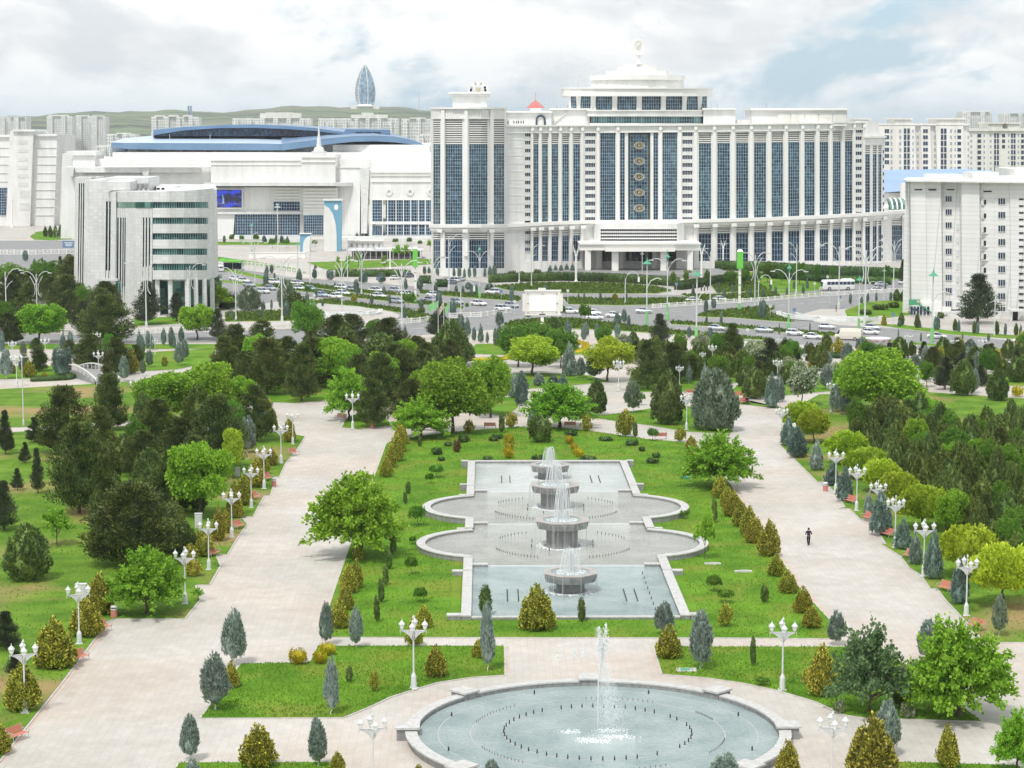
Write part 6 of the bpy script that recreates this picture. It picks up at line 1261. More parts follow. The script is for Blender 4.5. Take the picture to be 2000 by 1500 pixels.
# signs
for i, (x, yb, yt, c) in enumerate(((1005, 617, 586, 'w'), (1109, 596, 565, 'w'), (1321, 574, 552, 'b'), (1551, 628, 602, 'b'), (1620, 598, 571, 'w'), (1504, 621, 595, 'w'), (1460, 662, 641, 'w'), (1591, 573, 551, 'w'), (1616, 562, 538, 'w'), (1744, 637, 611, 'b'), (739, 562, 541, 'b'), (614, 593, 574, 'w'), (1640, 597, 577, 'b'), (979, 585, 566, 'b'))):
    X, Y, _ = at(x, yb, 0); h = P(x, yt, Y)[2]; o = empty('road_sign', (X, Y, 0)); m = MB(); m.tube([(0, 0, 0), (0, 0, h)], .06, 5); m.build('post', M['metalg'], o); m = MB()
    if c == 'b': m.box((0, -.08, h - .35), (.75, .05, .75))
    else: m.lathe([(.38, -.03), (.38, .03)], n=12); m.v = [(p[0], -.08 + p[2], h - .35 + p[1]) for p in m.v]
    m.build('sign_plate', M['blueroof'] if c == 'b' else M['metalw'], o); series(o, x, 'square blue road sign' if c == 'b' else 'round pale road sign', 'along the boulevards', 'road sign', 'road signs')
# flags
for i, x in enumerate((856, 867, 878)):
    X, Y, _ = at(x, 684, 0); h = P(x, 586, Y)[2]; o = empty('flagpole', (X, Y, 0)); m = MB(); m.tube([(0, 0, 0), (0, 0, h)], [.09, .05], 6); m.build('pole', M['metalg'], o); m = MB(); vs = []; n = 8
    for k in range(n + 1):
        t = k / n
        for u in range(4): vs.append((-(1.9 if i == 0 else .9) * t, .18 * math.sin(t * 5 + u * .5), h - .2 - .45 * u - (.7 if i == 0 else 1.5) * t))
    m.add(vs, [(k * 4 + u, k * 4 + u + 1, (k + 1) * 4 + u + 1, (k + 1) * 4 + u) for k in range(n) for u in range(3)]); m.build('flag', M['greenp'] if i != 1 else M['gold'], o)
    series(o, x, ['flagpole with a drooping green flag', 'flagpole with a limp tan flag', 'slim flagpole with a furled green flag'][i], 'below the boulevard', 'flagpole', 'flagpoles')
# benches, bins
def bench_proto():
    r = empty('park_bench'); m = MB()
    for k in range(5): m.box((0, -.22 + .105 * k, .45 + .012 * abs(k - 2)), (1.55, .085, .035))
    m.build('seat', M['red'], r); m = MB()
    for k in range(5): m.box((0, .29 + .035 * k, .56 + .10 * k), (1.55, .03, .085))
    m.build('backrest', M['red'], r)
    for s in (-1, 1): m = MB(); m.tube([(s * .8, -.30, 0), (s * .8, -.2, .42), (s * .8, .25, .43), (s * .8, .36, 0)], .03, 5); m.tube([(s * .8, .25, .43), (s * .8, .46, 1.02)], .03, 5); m.tube([(s * .8, -.25, .42), (s * .8, -.32, .66), (s * .8, .3, .70)], .028, 5); m.build('side_frame', M['iron'], r)
    return r
BP = bench_proto(); kids(BP); bused = False
for x, y, rz, where in [(36, 1446, 62, 'along the left promenade'), (157, 1293, 62, 'along the left promenade'), (202, 1235, 62, 'along the left promenade'), (418, 1088, 62, 'along the left promenade'), (575, 890, 62, 'along the left promenade'), (524, 940, 62, 'along the left promenade'), (499, 977, 62, 'along the left promenade'),
                        (468, 1034, 62, 'along the left promenade'), (1616, 946, -62, 'along the right promenade'), (1660, 985, -62, 'along the right promenade'), (1694, 1018, -62, 'along the right promenade'), (1730, 1050, -62, 'along the right promenade'), (1844, 1156, -62, 'along the right promenade'), (1905, 1232, -62, 'along the right promenade'),
                        (1775, 1093, -62, 'along the right promenade'), (957, 838, 175, 'behind the pool lawn'), (1113, 836, 182, 'behind the pool lawn'), (1290, 858, 190, 'behind the pool lawn'), (665, 821, -30, 'behind the pool lawn'), (1346, 772, 200, 'in the middle park'), (1445, 777, 5, 'in the middle park'), (1455, 790, 12, 'in the middle park')]:
    o = copy_tree(BP) if bused else BP; bused = True; X, Y, _ = at(x, y, 0); o.location = (X, Y, .0); o.rotation_euler = (0, 0, rad(rz)); series(o, x, 'red-slatted bench with grey iron sides', where, 'bench', 'red park benches ' + where)
bb0 = None
for x, y, where in ((223, 1207, 'by the left promenade'), (535, 951, 'by the left promenade'), (727, 836, 'behind the pool lawn'), (1612, 960, 'by the right promenade')):
    if bb0 is None:
        bb0 = empty('litter_bin'); m = MB()
        for k in range(12): a = 2 * math.pi * k / 12; m.box((.27 * math.cos(a), .27 * math.sin(a), .42), (.03, .11, .66), a)
        m.build('slats', M['red'], bb0); m = MB(); m.lathe([(.24, 0), (.24, .76)], n=12); m.lathe([(.30, .02), (.30, .09)], n=12); m.lathe([(.31, .76), (.31, .82), (.27, .84)], n=12); m.tube([(-.22, 0, .8), (-.22, 0, 1.02)], .02, 4); m.tube([(.22, 0, .8), (.22, 0, 1.02)], .02, 4); m.lathe([(.33, 1.0), (.25, 1.1), (.05, 1.14)], n=12); m.build('body', M['metalg'], bb0); o = bb0; kids(bb0)
    else: o = copy_tree(bb0)
    X, Y, _ = at(x, y, .0); o.location = (X, Y, 0); series(o, x, 'red slatted litter bin with metal lid', where, 'litter bin', 'red litter bins ' + where)
def simple(name, x, y, dims, mat, label, cat, z=.1, rz=0, top=None, group=None):
    X, Y, _ = at(x, y, z); o = empty(name, (X, Y, z), rz, label, cat, group); m = MB(); m.box((0, 0, dims[2] / 2), dims); m.box((0, 0, dims[2] + .02), (dims[0] * 1.1, dims[1] * 1.1, .07)); m.build('casing', M[mat], o)
    m = MB(); m.box((0, -dims[1] / 2 - .015, dims[2] * .5), (dims[0] * .7, .03, dims[2] * .75)); m.build('door', M[top or mat], o); return o
simple('electrical_box', 464, 930, (.55, .4, 1.0), 'metalg', 'small grey box post between golden thujas, third lamp from the far end', 'electrical box'); simple('electrical_box', 388, 1030, (.75, .5, 1.5), 'metalg', 'grey box post behind the fourth lamp of the left promenade', 'electrical box')
simple('electrical_box', 551, 846, (.6, .4, 1.1), 'metalg', 'small grey box post behind the far end lamps of the left promenade', 'electrical box'); simple('electrical_box', 159, 1168, (.95, .5, 1.3), 'metalw', 'white box directly behind the second nearest left lamp', 'electrical box')
simple('hatch_cover', 1342, 935, (1.5, .9, .22), 'teal', 'raised turquoise hatch on the lawn right of the upper pool', 'hatch'); 
X, Y, _ = at(1341, 1309, .1); o = empty('hatch_cover', (X, Y, .1), 0, 'flat stone hatch with turquoise lid on the lawn right of the round fountain', 'hatch'); m = MB(); m.box((0, 0, .03), (1.6, 1.1, .08)); m.build('stone_frame', M['rim'], o); m = MB(); m.box((-.1, 0, .08), (.7, .6, .06)); m.build('lid', M['teal'], o)
for x, y, w, l in ((1392, 1102, 1.6, 'pale flat stone slab on the right lawn near the sapling'), (1452, 1117, 1.7, 'long pale kerbstone lying in the grass beside the right golden thujas')):
    X, Y, _ = at(x, y, .1); m = MB(); m.box((0, 0, .05), (w, .5, .14)); m.box((.1, .05, .14), (w * .5, .3, .06)); tag(m.build('stone_slab', M['rim'], loc=(X, Y, .1)), l, 'stone slab')
# footbridge in the left garden
X, Y, _ = at(172, 738, 0); fb = empty('footbridge', (X, Y, 0), rad(118), 'grey arched stone footbridge with white handrails in the left garden', 'footbridge'); m = MB(); n = 10; Lb = 22.0
for k in range(n):
    a, b = -Lb / 2 + Lb * k / n, -Lb / 2 + Lb * (k + 1) / n; za, zb2 = [1.25 * math.cos(math.pi * t / Lb) ** .9 for t in (a * .98, b * .98)]; m.add([(a, -2, za), (b, -2, zb2), (b, 2, zb2), (a, 2, za), (a, -2, -.1), (b, -2, -.1), (b, 2, -.1), (a, 2, -.1)], [(0, 1, 2, 3), (4, 5, 1, 0), (6, 7, 3, 2)])
m.build('deck', M['greystone'], fb)
for s in (-1, 1):
    m = MB(); pts = [(-Lb / 2 + Lb * k / n, s * 2.05, 1.25 * math.cos(math.pi * (-Lb / 2 + Lb * k / n) * .98 / Lb) ** .9) for k in range(n + 1)]
    m.tube([(a, b, c + .95) for a, b, c in pts], .13, 5)
    for p in pts: m.tube([(p[0], p[1], p[2]), (p[0], p[1], p[2] + .95)], .07, 5)
    m.build('handrail', M['marble'], fb)
# stone tree planter, curved steps and small fountain walls
X, Y, _ = at(1715, 673, 0); o = empty('stone_planter', (X, Y, 0), 0, 'large round stone planter with red stripes beside the right road', 'planter'); m = MB(); m.lathe([(2.0, 0), (2.35, 1.0), (2.5, 1.1), (2.5, 1.35), (1.7, 1.36)], n=20); m.build('drum', M['marble'], o); m = MB()
for k in range(10): a = 2 * math.pi * k / 10; m.box((2.42 * math.cos(a), 2.42 * math.sin(a), .95), (.12, .35, .6), a)
m.build('red_stripes', M['redroof'], o)
for (x, y, r0, a0, a1, lab) in ((665, 612, 9, 190, 360, 'curved grey steps and low walls in the semicircular corner plaza, left'), (1640, 617, 14, 175, 300, 'curved grey steps and low walls at the right road corner')):
    X, Y, _ = at(x, y, .08); o = empty('curved_steps', (X, Y, .08), 0, lab, 'steps', 'curved steps'); m = MB()
    for k in range(4): m.ring((0, 0), r0 - k * 1.5, r0 - k * 1.5 + .5, 0, .5 + .25 * (k % 2), 24, rad(a0), rad(a1)); m.ring((0, 0), r0 - k * 1.5 - 1.0, r0 - k * 1.5 - .01, 0, .16 * (4 - k) * .4, 24, rad(a0), rad(a1))
    m.build('steps', M['marble'], o); m = MB()
    for k in range(5): a = rad(a0 + (a1 - a0) * k / 4); m.box((r0 * math.cos(a) + .2, r0 * math.sin(a), .5), (1.2, 1.0, 1.0), a)
    m.build('pedestals', M['marble'], o)
# low white balustrades along the boulevard
def fence(pts, h, label, mat='trim', step=2.4, z=0.0, high=False, name='balustrade', cat='balustrade'):
    q = [Vector(p) for p in gp(pts, z)]; o = empty(name, (q[0].x, q[0].y, z), 0, label, cat); rails = MB(); orn = MB(); posts = []
    for a, b in zip(q[:-1], q[1:]):
        d = b - a; n = max(1, int(d.length / step)); ang = math.atan2(d.y, d.x)
        for i in range(n):
            p = a + d * (i / n) - q[0]; e = a + d * ((i + 1) / n) - q[0]; c = (p + e) / 2; L_ = (e - p).length; posts.append((p, ang))
            rails.box((c.x, c.y, h - .08), (L_, .16, .16), ang); rails.box((c.x, c.y, .12), (L_, .16, .2), ang)
            if high:
                for k in range(5): u = p.lerp(e, (k + .5) / 5); rails.box((u.x, u.y, h * .5), (.07, .07, h - .2), ang)
                orn.box((c.x, c.y, h * .62), (.7, .09, .5), ang); orn.box((c.x, c.y, h * .62), (L_ * .99, .05, .1), ang)
            else:
                orn.box((c.x, c.y, h * .5), (L_ * .99, .06, h * .2), ang); [orn.box((u.x, u.y, h * .5), (.42, .10, h * .42), ang) for u in (p.lerp(e, .3), p.lerp(e, .7))]
    m = MB()
    for p, ang in posts: m.box((p.x, p.y, h / 2 + .05), (.32, .32, h + .1), ang)
    m.build('posts', M[mat], o); rails.build('rails', M[mat], o); orn.build('ornament', M['cream'], o); return o
fence([(878, 621), (940, 619), (1000, 611)], 1.1, 'short white balustrade left of the billboard'); fence([(120, 655), (280, 652), (445, 648), (585, 641)], 1.2, 'long white balustrade below the marble office')
fence([(1275, 602), (1400, 594), (1500, 588), (1605, 579), (1780, 569)], 1.0, 'long white balustrade along the right boulevard'); fence([(770, 634), (820, 630), (850, 625)], 1.1, 'white balustrade stub left of the dark pine')
fence([(0, 497), (70, 497), (145, 495)], 1.6, 'thin white openwork fence at the left edge', high=True, name='fence', cat='fence'); fence([(468, 527), (540, 535), (600, 541), (655, 547)], 2.6, 'tall white openwork fence in front of the arena', high=True, name='fence', cat='fence')
# hedges
def hedge(pts, h, th, label, mat='f_hedge', dens=16, leaf=.42, z=0.0):
    q = [Vector(p) for p in gp(pts, z)]; rng = np.random.default_rng(int(pts[0][0])); P_ = []; D_ = []; cv = []; cf = []
    for a, b in zip(q[:-1], q[1:]):
        d = b - a; L_ = d.length; t = d.normalized(); nn = Vector((-t.y, t.x)); nL = int(L_ * (2 * h + th) * dens); u = rng.uniform(0, L_, nL); w = rng.uniform(0, 2 * h + th, nL)
        for i in range(nL):
            if w[i] < h: s, zz_, nd = -th / 2, w[i], (-nn.x, -nn.y, .2)
            elif w[i] < h + th: s, zz_, nd = w[i] - h - th / 2, h, (0, 0, 1)
            else: s, zz_, nd = th / 2, w[i] - h - th, (nn.x, nn.y, .2)
            p = a + t * u[i] + nn * s - q[0]; P_.append((p.x, p.y, zz_)); D_.append(nd)
        c0 = a - q[0]; c1 = b - q[0]; k = len(cv); hh = h - .06; w2_ = th / 2 - .06
        for c in (c0, c1):
            for s, zz_ in ((-w2_, 0), (w2_, 0), (w2_, hh), (-w2_, hh)): v = c + nn * s; cv.append((v.x, v.y, zz_))
        cf += [(k, k + 1, k + 5, k + 4), (k + 1, k + 2, k + 6, k + 5), (k + 2, k + 3, k + 7, k + 6), (k + 3, k, k + 4, k + 7), (k, k + 3, k + 2, k + 1), (k + 4, k + 5, k + 6, k + 7)]
    P_ = np.array(P_) + rng.normal(0, .05, (len(P_), 3)); D_ = np.array(D_) + rng.normal(0, .5, P_.shape); n = len(P_)
    me = quads_mesh('hedge', leaf_arrays(P_, D_, leaf * rng.uniform(.6, 1.2, n), leaf * .5 * rng.uniform(.6, 1.2, n), rng), M[mat], (cv, cf)); o = bpy.data.objects.new('hedge', me); o.location = (q[0].x, q[0].y, z); col.objects.link(o); return tag(o, label, 'hedge')
hedge([(956, 552), (1010, 550), (1100, 548), (1180, 550), (1250, 554), (1325, 559)], 2.2, 1.6, 'long dark clipped hedge behind the oval lawn of the hotel'); hedge([(1325, 566), (1420, 552)], 2.0, 2.5, 'dark hedge right of the hotel entrance')
hedge([(1398, 527), (1500, 530), (1600, 537), (1700, 541), (1770, 544)], 2.6, 2.2, 'upper long hedge below the right hotel wing'); hedge([(1500, 544), (1620, 552), (1740, 556)], 1.9, 1.6, 'lower long hedge behind the white bus')
hedge([(655, 540), (760, 540), (800, 541)], 1.8, 2.0, 'dark clipped hedge between arena fence and green pylon'); hedge([(820, 553), (842, 553)], 1.8, 2.5, 'small block hedge left of the hotel tower'); hedge([(851, 560), (874, 560)], 1.7, 2.2, 'block hedge beside the parked grey car')
hedge([(870, 700), (900, 705), (985, 703), (1000, 697)], .45, 1.2, 'curved yellow border hedge left behind the pool', 'f_yel', 30, .22); hedge([(1128, 690), (1145, 684), (1143, 674), (1120, 668)], .45, 1.2, 'curved yellow border hedge at the centre roundel', 'f_yel', 30, .22)
hedge([(60, 745), (130, 742), (150, 735)], .7, 1.5, 'low green hedge by the footbridge', 'f_hedge', 24, .25); hedge([(1560, 690), (1640, 700)], .8, 1.6, 'low green hedge at the right park edge', 'f_hedge', 24, .3)
# clipped shelter with green roof, monument wedges, kiosk, canopy, banner
X, Y, _ = at(452, 528, 0); o = empty('bus_shelter', (X, Y, 0), rad(-20), 'bus shelter with bright green roof beside the marble office', 'bus shelter'); m = MB(); m.box((0, 0, 2.9), (6.8, 2.6, .4)); m.box((-2.5, 0, 3.2), (2, 2.0, .3)); m.build('roof', M['greenb'], o); m = MB()
for s in (-3, 0, 3): m.box((s, .9, 1.4), (.15, .15, 2.8))
m.box((0, 1.0, 1.3), (6.0, .06, 1.9), mi=1); m.build('frame', [M['metalg'], M['glassd']], o)
for (x0, x1, yt, yb, lab) in ((632, 668, 389, 491, 'tall white and blue wedge monument with a round emblem'), (585, 607, 456, 492, 'small white and blue wedge gate beside the tall wedge')):
    Yb = G(650, yb, 0)[1]; X = P((x0 + x1) / 2, 0, Yb)[0]; o = empty('wedge_monument', (X, Yb, 0), 0, lab, 'monument', 'white and blue wedge monuments'); q2 = lambda x, y: (P(x, y, Yb)[0] - X, P(x, y, Yb)[2]); w = x1 - x0; h = yb - yt
    m = MB(); big = w > 30; arcp = [(x0 + w * .04, yt + h * .12), (x0 + w * .3, yt + h * .17), (x0 + w * .52, yt + h * .3), (x0 + w * .66, yt + h * .48), (x0 + w * .70, yt + h * .65), (x0 + w * .72, yb)]
    if not big: arcp = [(x0 + x1 - a, b) for a, b in arcp]
    pol = [q2(*p) for p in arcp] + [q2(x0 + w * .04 if big else x1 - w * .04, yb)]; n = len(pol); dd = 3.5
    m.add([(a, 0, b) for a, b in pol] + [(a, dd, b) for a, b in pol], [tuple(range(n)), tuple(range(2 * n - 1, n - 1, -1))] + [(i, n + i, n + (i + 1) % n, (i + 1) % n) for i in range(n)]); m.build('white_wing', M['white'], o); m = MB()
    pol = [q2(*p) for p in arcp][::-1] + [q2(x0 + w * .02 if big else x1 - w * .02, yt + h * .03), q2(x1 - w * .04 if big else x0 + w * .04, yt + h * .03), q2(x1 - w * .04 if big else x0 + w * .04, yb)]; n = len(pol)
    m.add([(a, .25, b) for a, b in pol] + [(a, dd - .2, b) for a, b in pol], [tuple(range(n)), tuple(range(2 * n - 1, n - 1, -1))] + [(i, n + i, n + (i + 1) % n, (i + 1) % n) for i in range(n)]); m.build('blue_panel', M['bluetile'], o)
    m = MB(); a = q2(x0 - 1, yt); b = q2(x1 + 1, yt + h * .03); m.box(((a[0] + b[0]) / 2, dd / 2, (a[1] + b[1]) / 2), (b[0] - a[0], dd + .5, a[1] - b[1])); m.build('cap', M['cream'], o)
    if big:
        c = q2(656.5, 405); m = MB(); m.lathe([(.75, -.06), (.75, .06)], n=16); m.v = [(c[0] + p[0], .15 + p[2], c[1] + p[1] * 1.35) for p in m.v]; m.build('emblem', M['trim'], o)
for name, x0, x1, yt, yb, Yd, mat, lab in (('kiosk', 680, 747, 469, 488, 8, 'cream', 'long low cream kiosk in front of the arena terrace'), ('parking_canopy', 676, 826, 489, 506, 14, 'greystone', 'long grey parking canopy left of the hotel tower'), ('low_wall', 486, 596, 491, 505, 1.2, 'trim', 'sloping white low wall on the arena plaza')):
    Yb = G(x0, yb, 0)[1]; A = P(x0, yt, Yb); B = P(x1, yb, Yb); o = empty(name, ((A[0] + B[0]) / 2, Yb, 0), 0, lab, name.replace('_', ' ')); w = B[0] - A[0]; m = MB(); hh = A[2]
    if name == 'low_wall': m.box((0, .6, hh * .4), (w, Yd, hh * .8)); m.box((0, .6, hh * .84), (w * 1.01, Yd * 1.3, .18)); m.build('wall', M[mat], o)
    elif name == 'kiosk': m.box((0, Yd / 2, hh * .44), (w, Yd, hh * .88)); m.build('wall', M[mat], o); m = MB(); m.box((0, Yd / 2, hh * .94), (w * 1.05, Yd * 1.2, hh * .1)); m.build('roof', M['trim'], o); m = MB(); [m.box((-w * .4 + w * .16 * k, -.02, hh * .45), (w * .06, .1, hh * .4)) for k in range(6)]; m.build('hatch_window', M['winfar'], o)
    else:
        m.box((0, Yd / 2, hh * .95), (w, Yd, .25)); m.box((w * .1, Yd / 2, hh * 1.05), (w * .5, Yd * .7, .3)); m.build('roof', M['metalg'], o); m = MB()
        for k in range(14): m.box((-w * .48 + w * .074 * k, .3, hh * .47), (.25, .25, hh * .94))
        m.build('posts', M['iron'], o); m = MB(); m.box((0, Yd * .7, hh * .4), (w * .9, .3, hh * .7)); m.build('back_wall', M['greystone'], o)
Yb = G(133, 492, 0)[1]; A = P(122, 470, Yb); B = P(145, 484, Yb); o = empty('banner', ((A[0] + B[0]) / 2, Yb, 0), 0, 'blue and purple banner board left of the marble office', 'banner'); m = MB(); m.box((0, 0, (A[2] + B[2]) / 2), (B[0] - A[0], .1, A[2] - B[2])); m.build('board', M['blueroof'], o); m = MB(); [m.box((s, .1, B[2] / 2 + .2), (.1, .1, B[2] + .4)) for s in (-1.4, 1.4)]; m.build('posts', M['metalg'], o)
m = MB(); [m.box((0.1, -.07, (A[2] + B[2]) / 2 - .5 + .5 * k), ((B[0] - A[0]) * (.5 + .12 * k), .03, .22)) for k in range(3)]; m.build('white_stripes', M['trim'], o)
# vehicles: nominal length 4.5 along X
def car_proto(kind, paint):
    r = empty({'van': 'panel_van', 'bus': 'coach', 'minibus': 'minibus'}.get(kind, 'car'))
    if kind == 'sedan': st = [(-2.25, .55, .62, .80), (-2.15, .35, .84, .90), (-1.5, .22, .95, .90), (0, .20, .92, .90), (.9, .22, .90, .90), (1.6, .24, .82, .88), (2.1, .30, .68, .80), (2.25, .42, .55, .66)]; cab = [(-1.75, .93, .80), (-1.05, 1.40, .64), (.15, 1.43, .64), (1.05, .92, .80)]
    elif kind == 'suv': st = [(-2.25, .5, 1.0, .85), (-2.1, .32, 1.06, .93), (-1.0, .28, 1.05, .93), (.9, .28, 1.05, .93), (1.7, .3, 1.0, .92), (2.15, .4, .85, .85), (2.25, .5, .7, .7)]; cab = [(-2.15, 1.05, .86), (-1.9, 1.66, .72), (.2, 1.70, .72), (1.05, 1.05, .84)]
    elif kind == 'hatch': st = [(-1.95, .5, .9, .82), (-1.85, .3, .98, .88), (-1, .24, .98, .88), (.9, .24, .96, .88), (1.5, .26, .86, .86), (1.9, .35, .7, .78), (2.0, .45, .58, .66)]; cab = [(-1.85, .97, .78), (-1.5, 1.45, .66), (.2, 1.48, .66), (1.1, .95, .78)]
    elif kind == 'van': st = [(-3.2, .5, 2.35, .98), (-3.1, .4, 2.5, 1.0), (0, .35, 2.55, 1.0), (1.5, .35, 2.5, .98), (1.75, .35, 1.4, .98), (2.6, .4, 1.2, .92), (2.75, .5, .8, .8)]; cab = [(1.35, 1.4, .97), (1.45, 2.3, .9), (1.75, 2.32, .88), (2.2, 1.4, .9)]
    else: st = [(-4.6, .5, 2.9, 1.15), (-4.5, .35, 3.0, 1.2), (0, .32, 3.0, 1.2), (4.3, .34, 2.95, 1.2), (4.6, .45, 2.3, 1.12), (4.7, .5, .9, 1.05)]; cab = None
    m = MB(); k = 8; vs = []
    for x, zl, zt, w in st: vs += [(x, -w * .92, zl), (x, -w, zl + (zt - zl) * .3), (x, -w, zl + (zt - zl) * .72), (x, -w * .86, zt), (x, w * .86, zt), (x, w, zl + (zt - zl) * .72), (x, w, zl + (zt - zl) * .3), (x, w * .92, zl)]
    fs = [(i * k + j, i * k + (j + 1) % k, (i + 1) * k + (j + 1) % k, (i + 1) * k + j) for i in range(len(st) - 1) for j in range(k)]; fs += [tuple(range(k)), tuple(range((len(st) - 1) * k, len(st) * k))[::-1]]
    m.add(vs, [f[::-1] for f in fs]); m.build('body', paint, r)
    if cab:
        m = MB(); (x0, z0, w0), (x1, z1, w1), (x2, z2, w2), (x3, z3, w3) = cab
        V = [(x0, -w0, z0 - .05), (x3, -w3, z3 - .05), (x3, w3, z3 - .05), (x0, w0, z0 - .05), (x1, -w1, z1), (x2, -w2, z2), (x2, w2, z2), (x1, w1, z1)]; m.add(V, [(3, 2, 1, 0), (0, 1, 5, 4), (1, 2, 6, 5), (2, 3, 7, 6), (3, 0, 4, 7)]); g = m.build('windows', M['win'], r)
        m = MB(); m.add([(x1 - .05, -w1 - .02, z1), (x2 + .03, -w2 - .02, z2), (x2 + .03, w2 + .02, z2), (x1 - .05, w1 + .02, z1), (x1, -w1 * .9, z1 + .06), (x2, -w2 * .9, z2 + .06), (x2, w2 * .9, z2 + .06), (x1, w1 * .9, z1 + .06)], [(4, 5, 6, 7), (0, 1, 5, 4), (1, 2, 6, 5), (2, 3, 7, 6), (3, 0, 4, 7)])
        xm = (x1 + x2) / 2
        if kind != 'van':
            for s in (-1, 1): m.tube([(xm, s * (w0 + .0), z0 - .02), (xm, s * (w1 + .015), z1)], .035, 4); m.tube([(x0, s * w0, z0), (x1, s * w1, z1)], .04, 4); m.tube([(x3, s * w3, z3), (x2, s * w2, z2)], .035, 4)
        m.build('roof', paint, r)
    if kind in ('bus', 'minibus'):
        m = MB()
        for s in (-1, 1):
            for q in range(7): m.box((-4.0 + q * 1.15, s * 1.2, 2.05), (1.02, .05, .85))
        m.box((4.62, 0, 1.75), (.16, 2.1, 1.3)); m.box((-4.6, 0, 2.1), (.05, 1.9, .8)); m.build('windows', M['win'], r); m = MB(); m.box((-2.6, 0, 3.1), (2.8, 1.9, .35), taper=.85); m.build('roof_unit', paint, r)
    wr = .33 if kind in ('sedan', 'hatch') else (.38 if kind in ('suv', 'van') else .5); L2 = {'sedan': 1.4, 'suv': 1.4, 'hatch': 1.25, 'van': 1.9, 'bus': 2.7, 'minibus': 2.7}[kind]; W2 = {'sedan': .86, 'suv': .88, 'hatch': .84, 'van': .95}.get(kind, 1.12)
    for sx in (-1, 1):
        for sy in (-1, 1):
            m = MB(); m.lathe([(wr, -.11), (wr, .11)], n=14); m.v = [(sx * L2 + p[0], sy * W2 + p[2], wr + p[1]) for p in m.v]; w = m.build('wheel', M['dark'], r); m = MB(); m.lathe([(wr * .62, -.115), (wr * .62, .115)], n=10); m.v = [(sx * L2 + p[0], sy * (W2 + .02) + p[2], wr + p[1]) for p in m.v]; m.build('rim', M['iron'], w)
    xf = st[-2][0]; zf = (st[-2][1] + st[-2][2]) / 2 + .05
    for s in (-1, 1): m = MB(); m.box((xf + .02, s * st[-2][3] * .78, zf + .05), (.22, .34, .13)); m.build('headlight', M['lampglass'], r); m = MB(); m.box((st[0][0] + .04, s * .68, .75 if kind != 'van' else 1.2), (.12, .26, .14)); m.build('tail_light', M['redroof'], r)
    return r
PAINT = {'white': principled('white_car_paint', (.78, .78, .77), .25, 0, .5), 'silver': principled('silver_car_paint', (.50, .53, .56), .28, .4, .5), 'pale blue': principled('pale_blue_car_paint', (.40, .52, .60), .28, .2, .5), 'dark grey': principled('dark_grey_car_paint', (.16, .18, .21), .28, .2, .5), 'cream': principled('cream_van_paint', (.72, .68, .58), .4)}
CP = {}
def car(kind, paint, x, yb, hdg, where, sc=.86):
    key = (kind, paint)
    if key not in CP: CP[key] = car_proto(kind, PAINT[paint]); o = CP[key]; kids(o); [kids(c) for c in kids(o)]
    else: o = copy_tree(CP[key])
    X, Y, _ = at(x, yb - 2.5, 0); o.location = (X, Y, -.035); o.scale = (sc, sc, sc); o.rotation_euler = (0, 0, rad(hdg))
    n = {'sedan': 'saloon car', 'suv': 'off-road car', 'hatch': 'hatchback', 'van': 'panel van', 'bus': 'coach', 'minibus': 'minibus'}[kind]
    if kind in ('van', 'bus', 'minibus'): tag(o, {'van': 'cream panel van on the near right road', 'bus': 'white coach with dark windows on the far right boulevard', 'minibus': 'white minibus seen from behind, right of the marble office'}[kind], n)
    else: series(o, x, f'{paint} {n}', where, 'car', f'cars {where}')
LB = 'on the left boulevard'
for r in [(460, 550, 'white'), (475, 554, 'white'), (487, 562, 'silver'), (535, 557, 'white'), (526, 569, 'silver'), (513, 575, 'white'), (405, 552, 'white'), (580, 559, 'white'), (583, 569, 'white'), (605, 570, 'pale blue'), (628, 582, 'pale blue'), (656, 585, 'white'), (668, 567, 'white'), (670, 579, 'white'), (688, 571, 'silver'), (734, 573, 'white'), (739, 584, 'white'),
          (772, 573, 'silver'), (797, 580, 'white'), (775, 594, 'silver'), (847, 582, 'white'), (842, 592, 'silver'), (891, 596, 'silver'), (896, 597, 'silver'), (935, 599, 'white'), (998, 603, 'silver')]:
    if r[0] == 896: continue
    car('sedan' if FR.random() > .2 else 'hatch', r[2], r[0], r[1], -46 + FR.uniform(-6, 6), LB, .98)
for k, p, x, y, h, s in (('suv', 'white', 962, 576, 165, .86), ('suv', 'white', 885, 553, 160, .84), ('suv', 'white', 982, 609, -38, .86), ('sedan', 'dark grey', 880, 557, 150, .86), ('sedan', 'silver', 896, 551, 150, .84), ('sedan', 'white', 772, 548, 40, .8), ('suv', 'dark grey', 800, 544, 45, .8)): car(k, p, x, y, h, LB, s)
XB = 'at the crossing'
for p, x, y, h in (('white', 1115, 614, -20), ('white', 1148, 612, 5), ('white', 1158, 617, -12), ('white', 1162, 626, -14), ('silver', 1258, 614, -8), ('white', 1200, 622, -12)): car('sedan', p, x, y, h, XB, .9)
RB = 'on the right roads'
for k, p, x, y, h in (('sedan', 'white', 1355, 592, 12), ('sedan', 'white', 1407, 590, 16), ('sedan', 'silver', 1399, 647, -22), ('sedan', 'silver', 1492, 651, -22), ('hatch', 'white', 1552, 657, -26), ('sedan', 'white', 1588, 664, -26), ('sedan', 'silver', 1615, 645, -20), ('sedan', 'silver', 1702, 646, -24), ('sedan', 'white', 1699, 655, -24),
                      ('sedan', 'white', 1714, 572, 34), ('sedan', 'silver', 1721, 561, 34), ('sedan', 'white', 1770, 682, -30), ('sedan', 'white', 1830, 663, -30), ('sedan', 'white', 1998, 672, -30), ('sedan', 'white', 1767, 557, 34)): car(k, p, x, y, h, RB, .88)
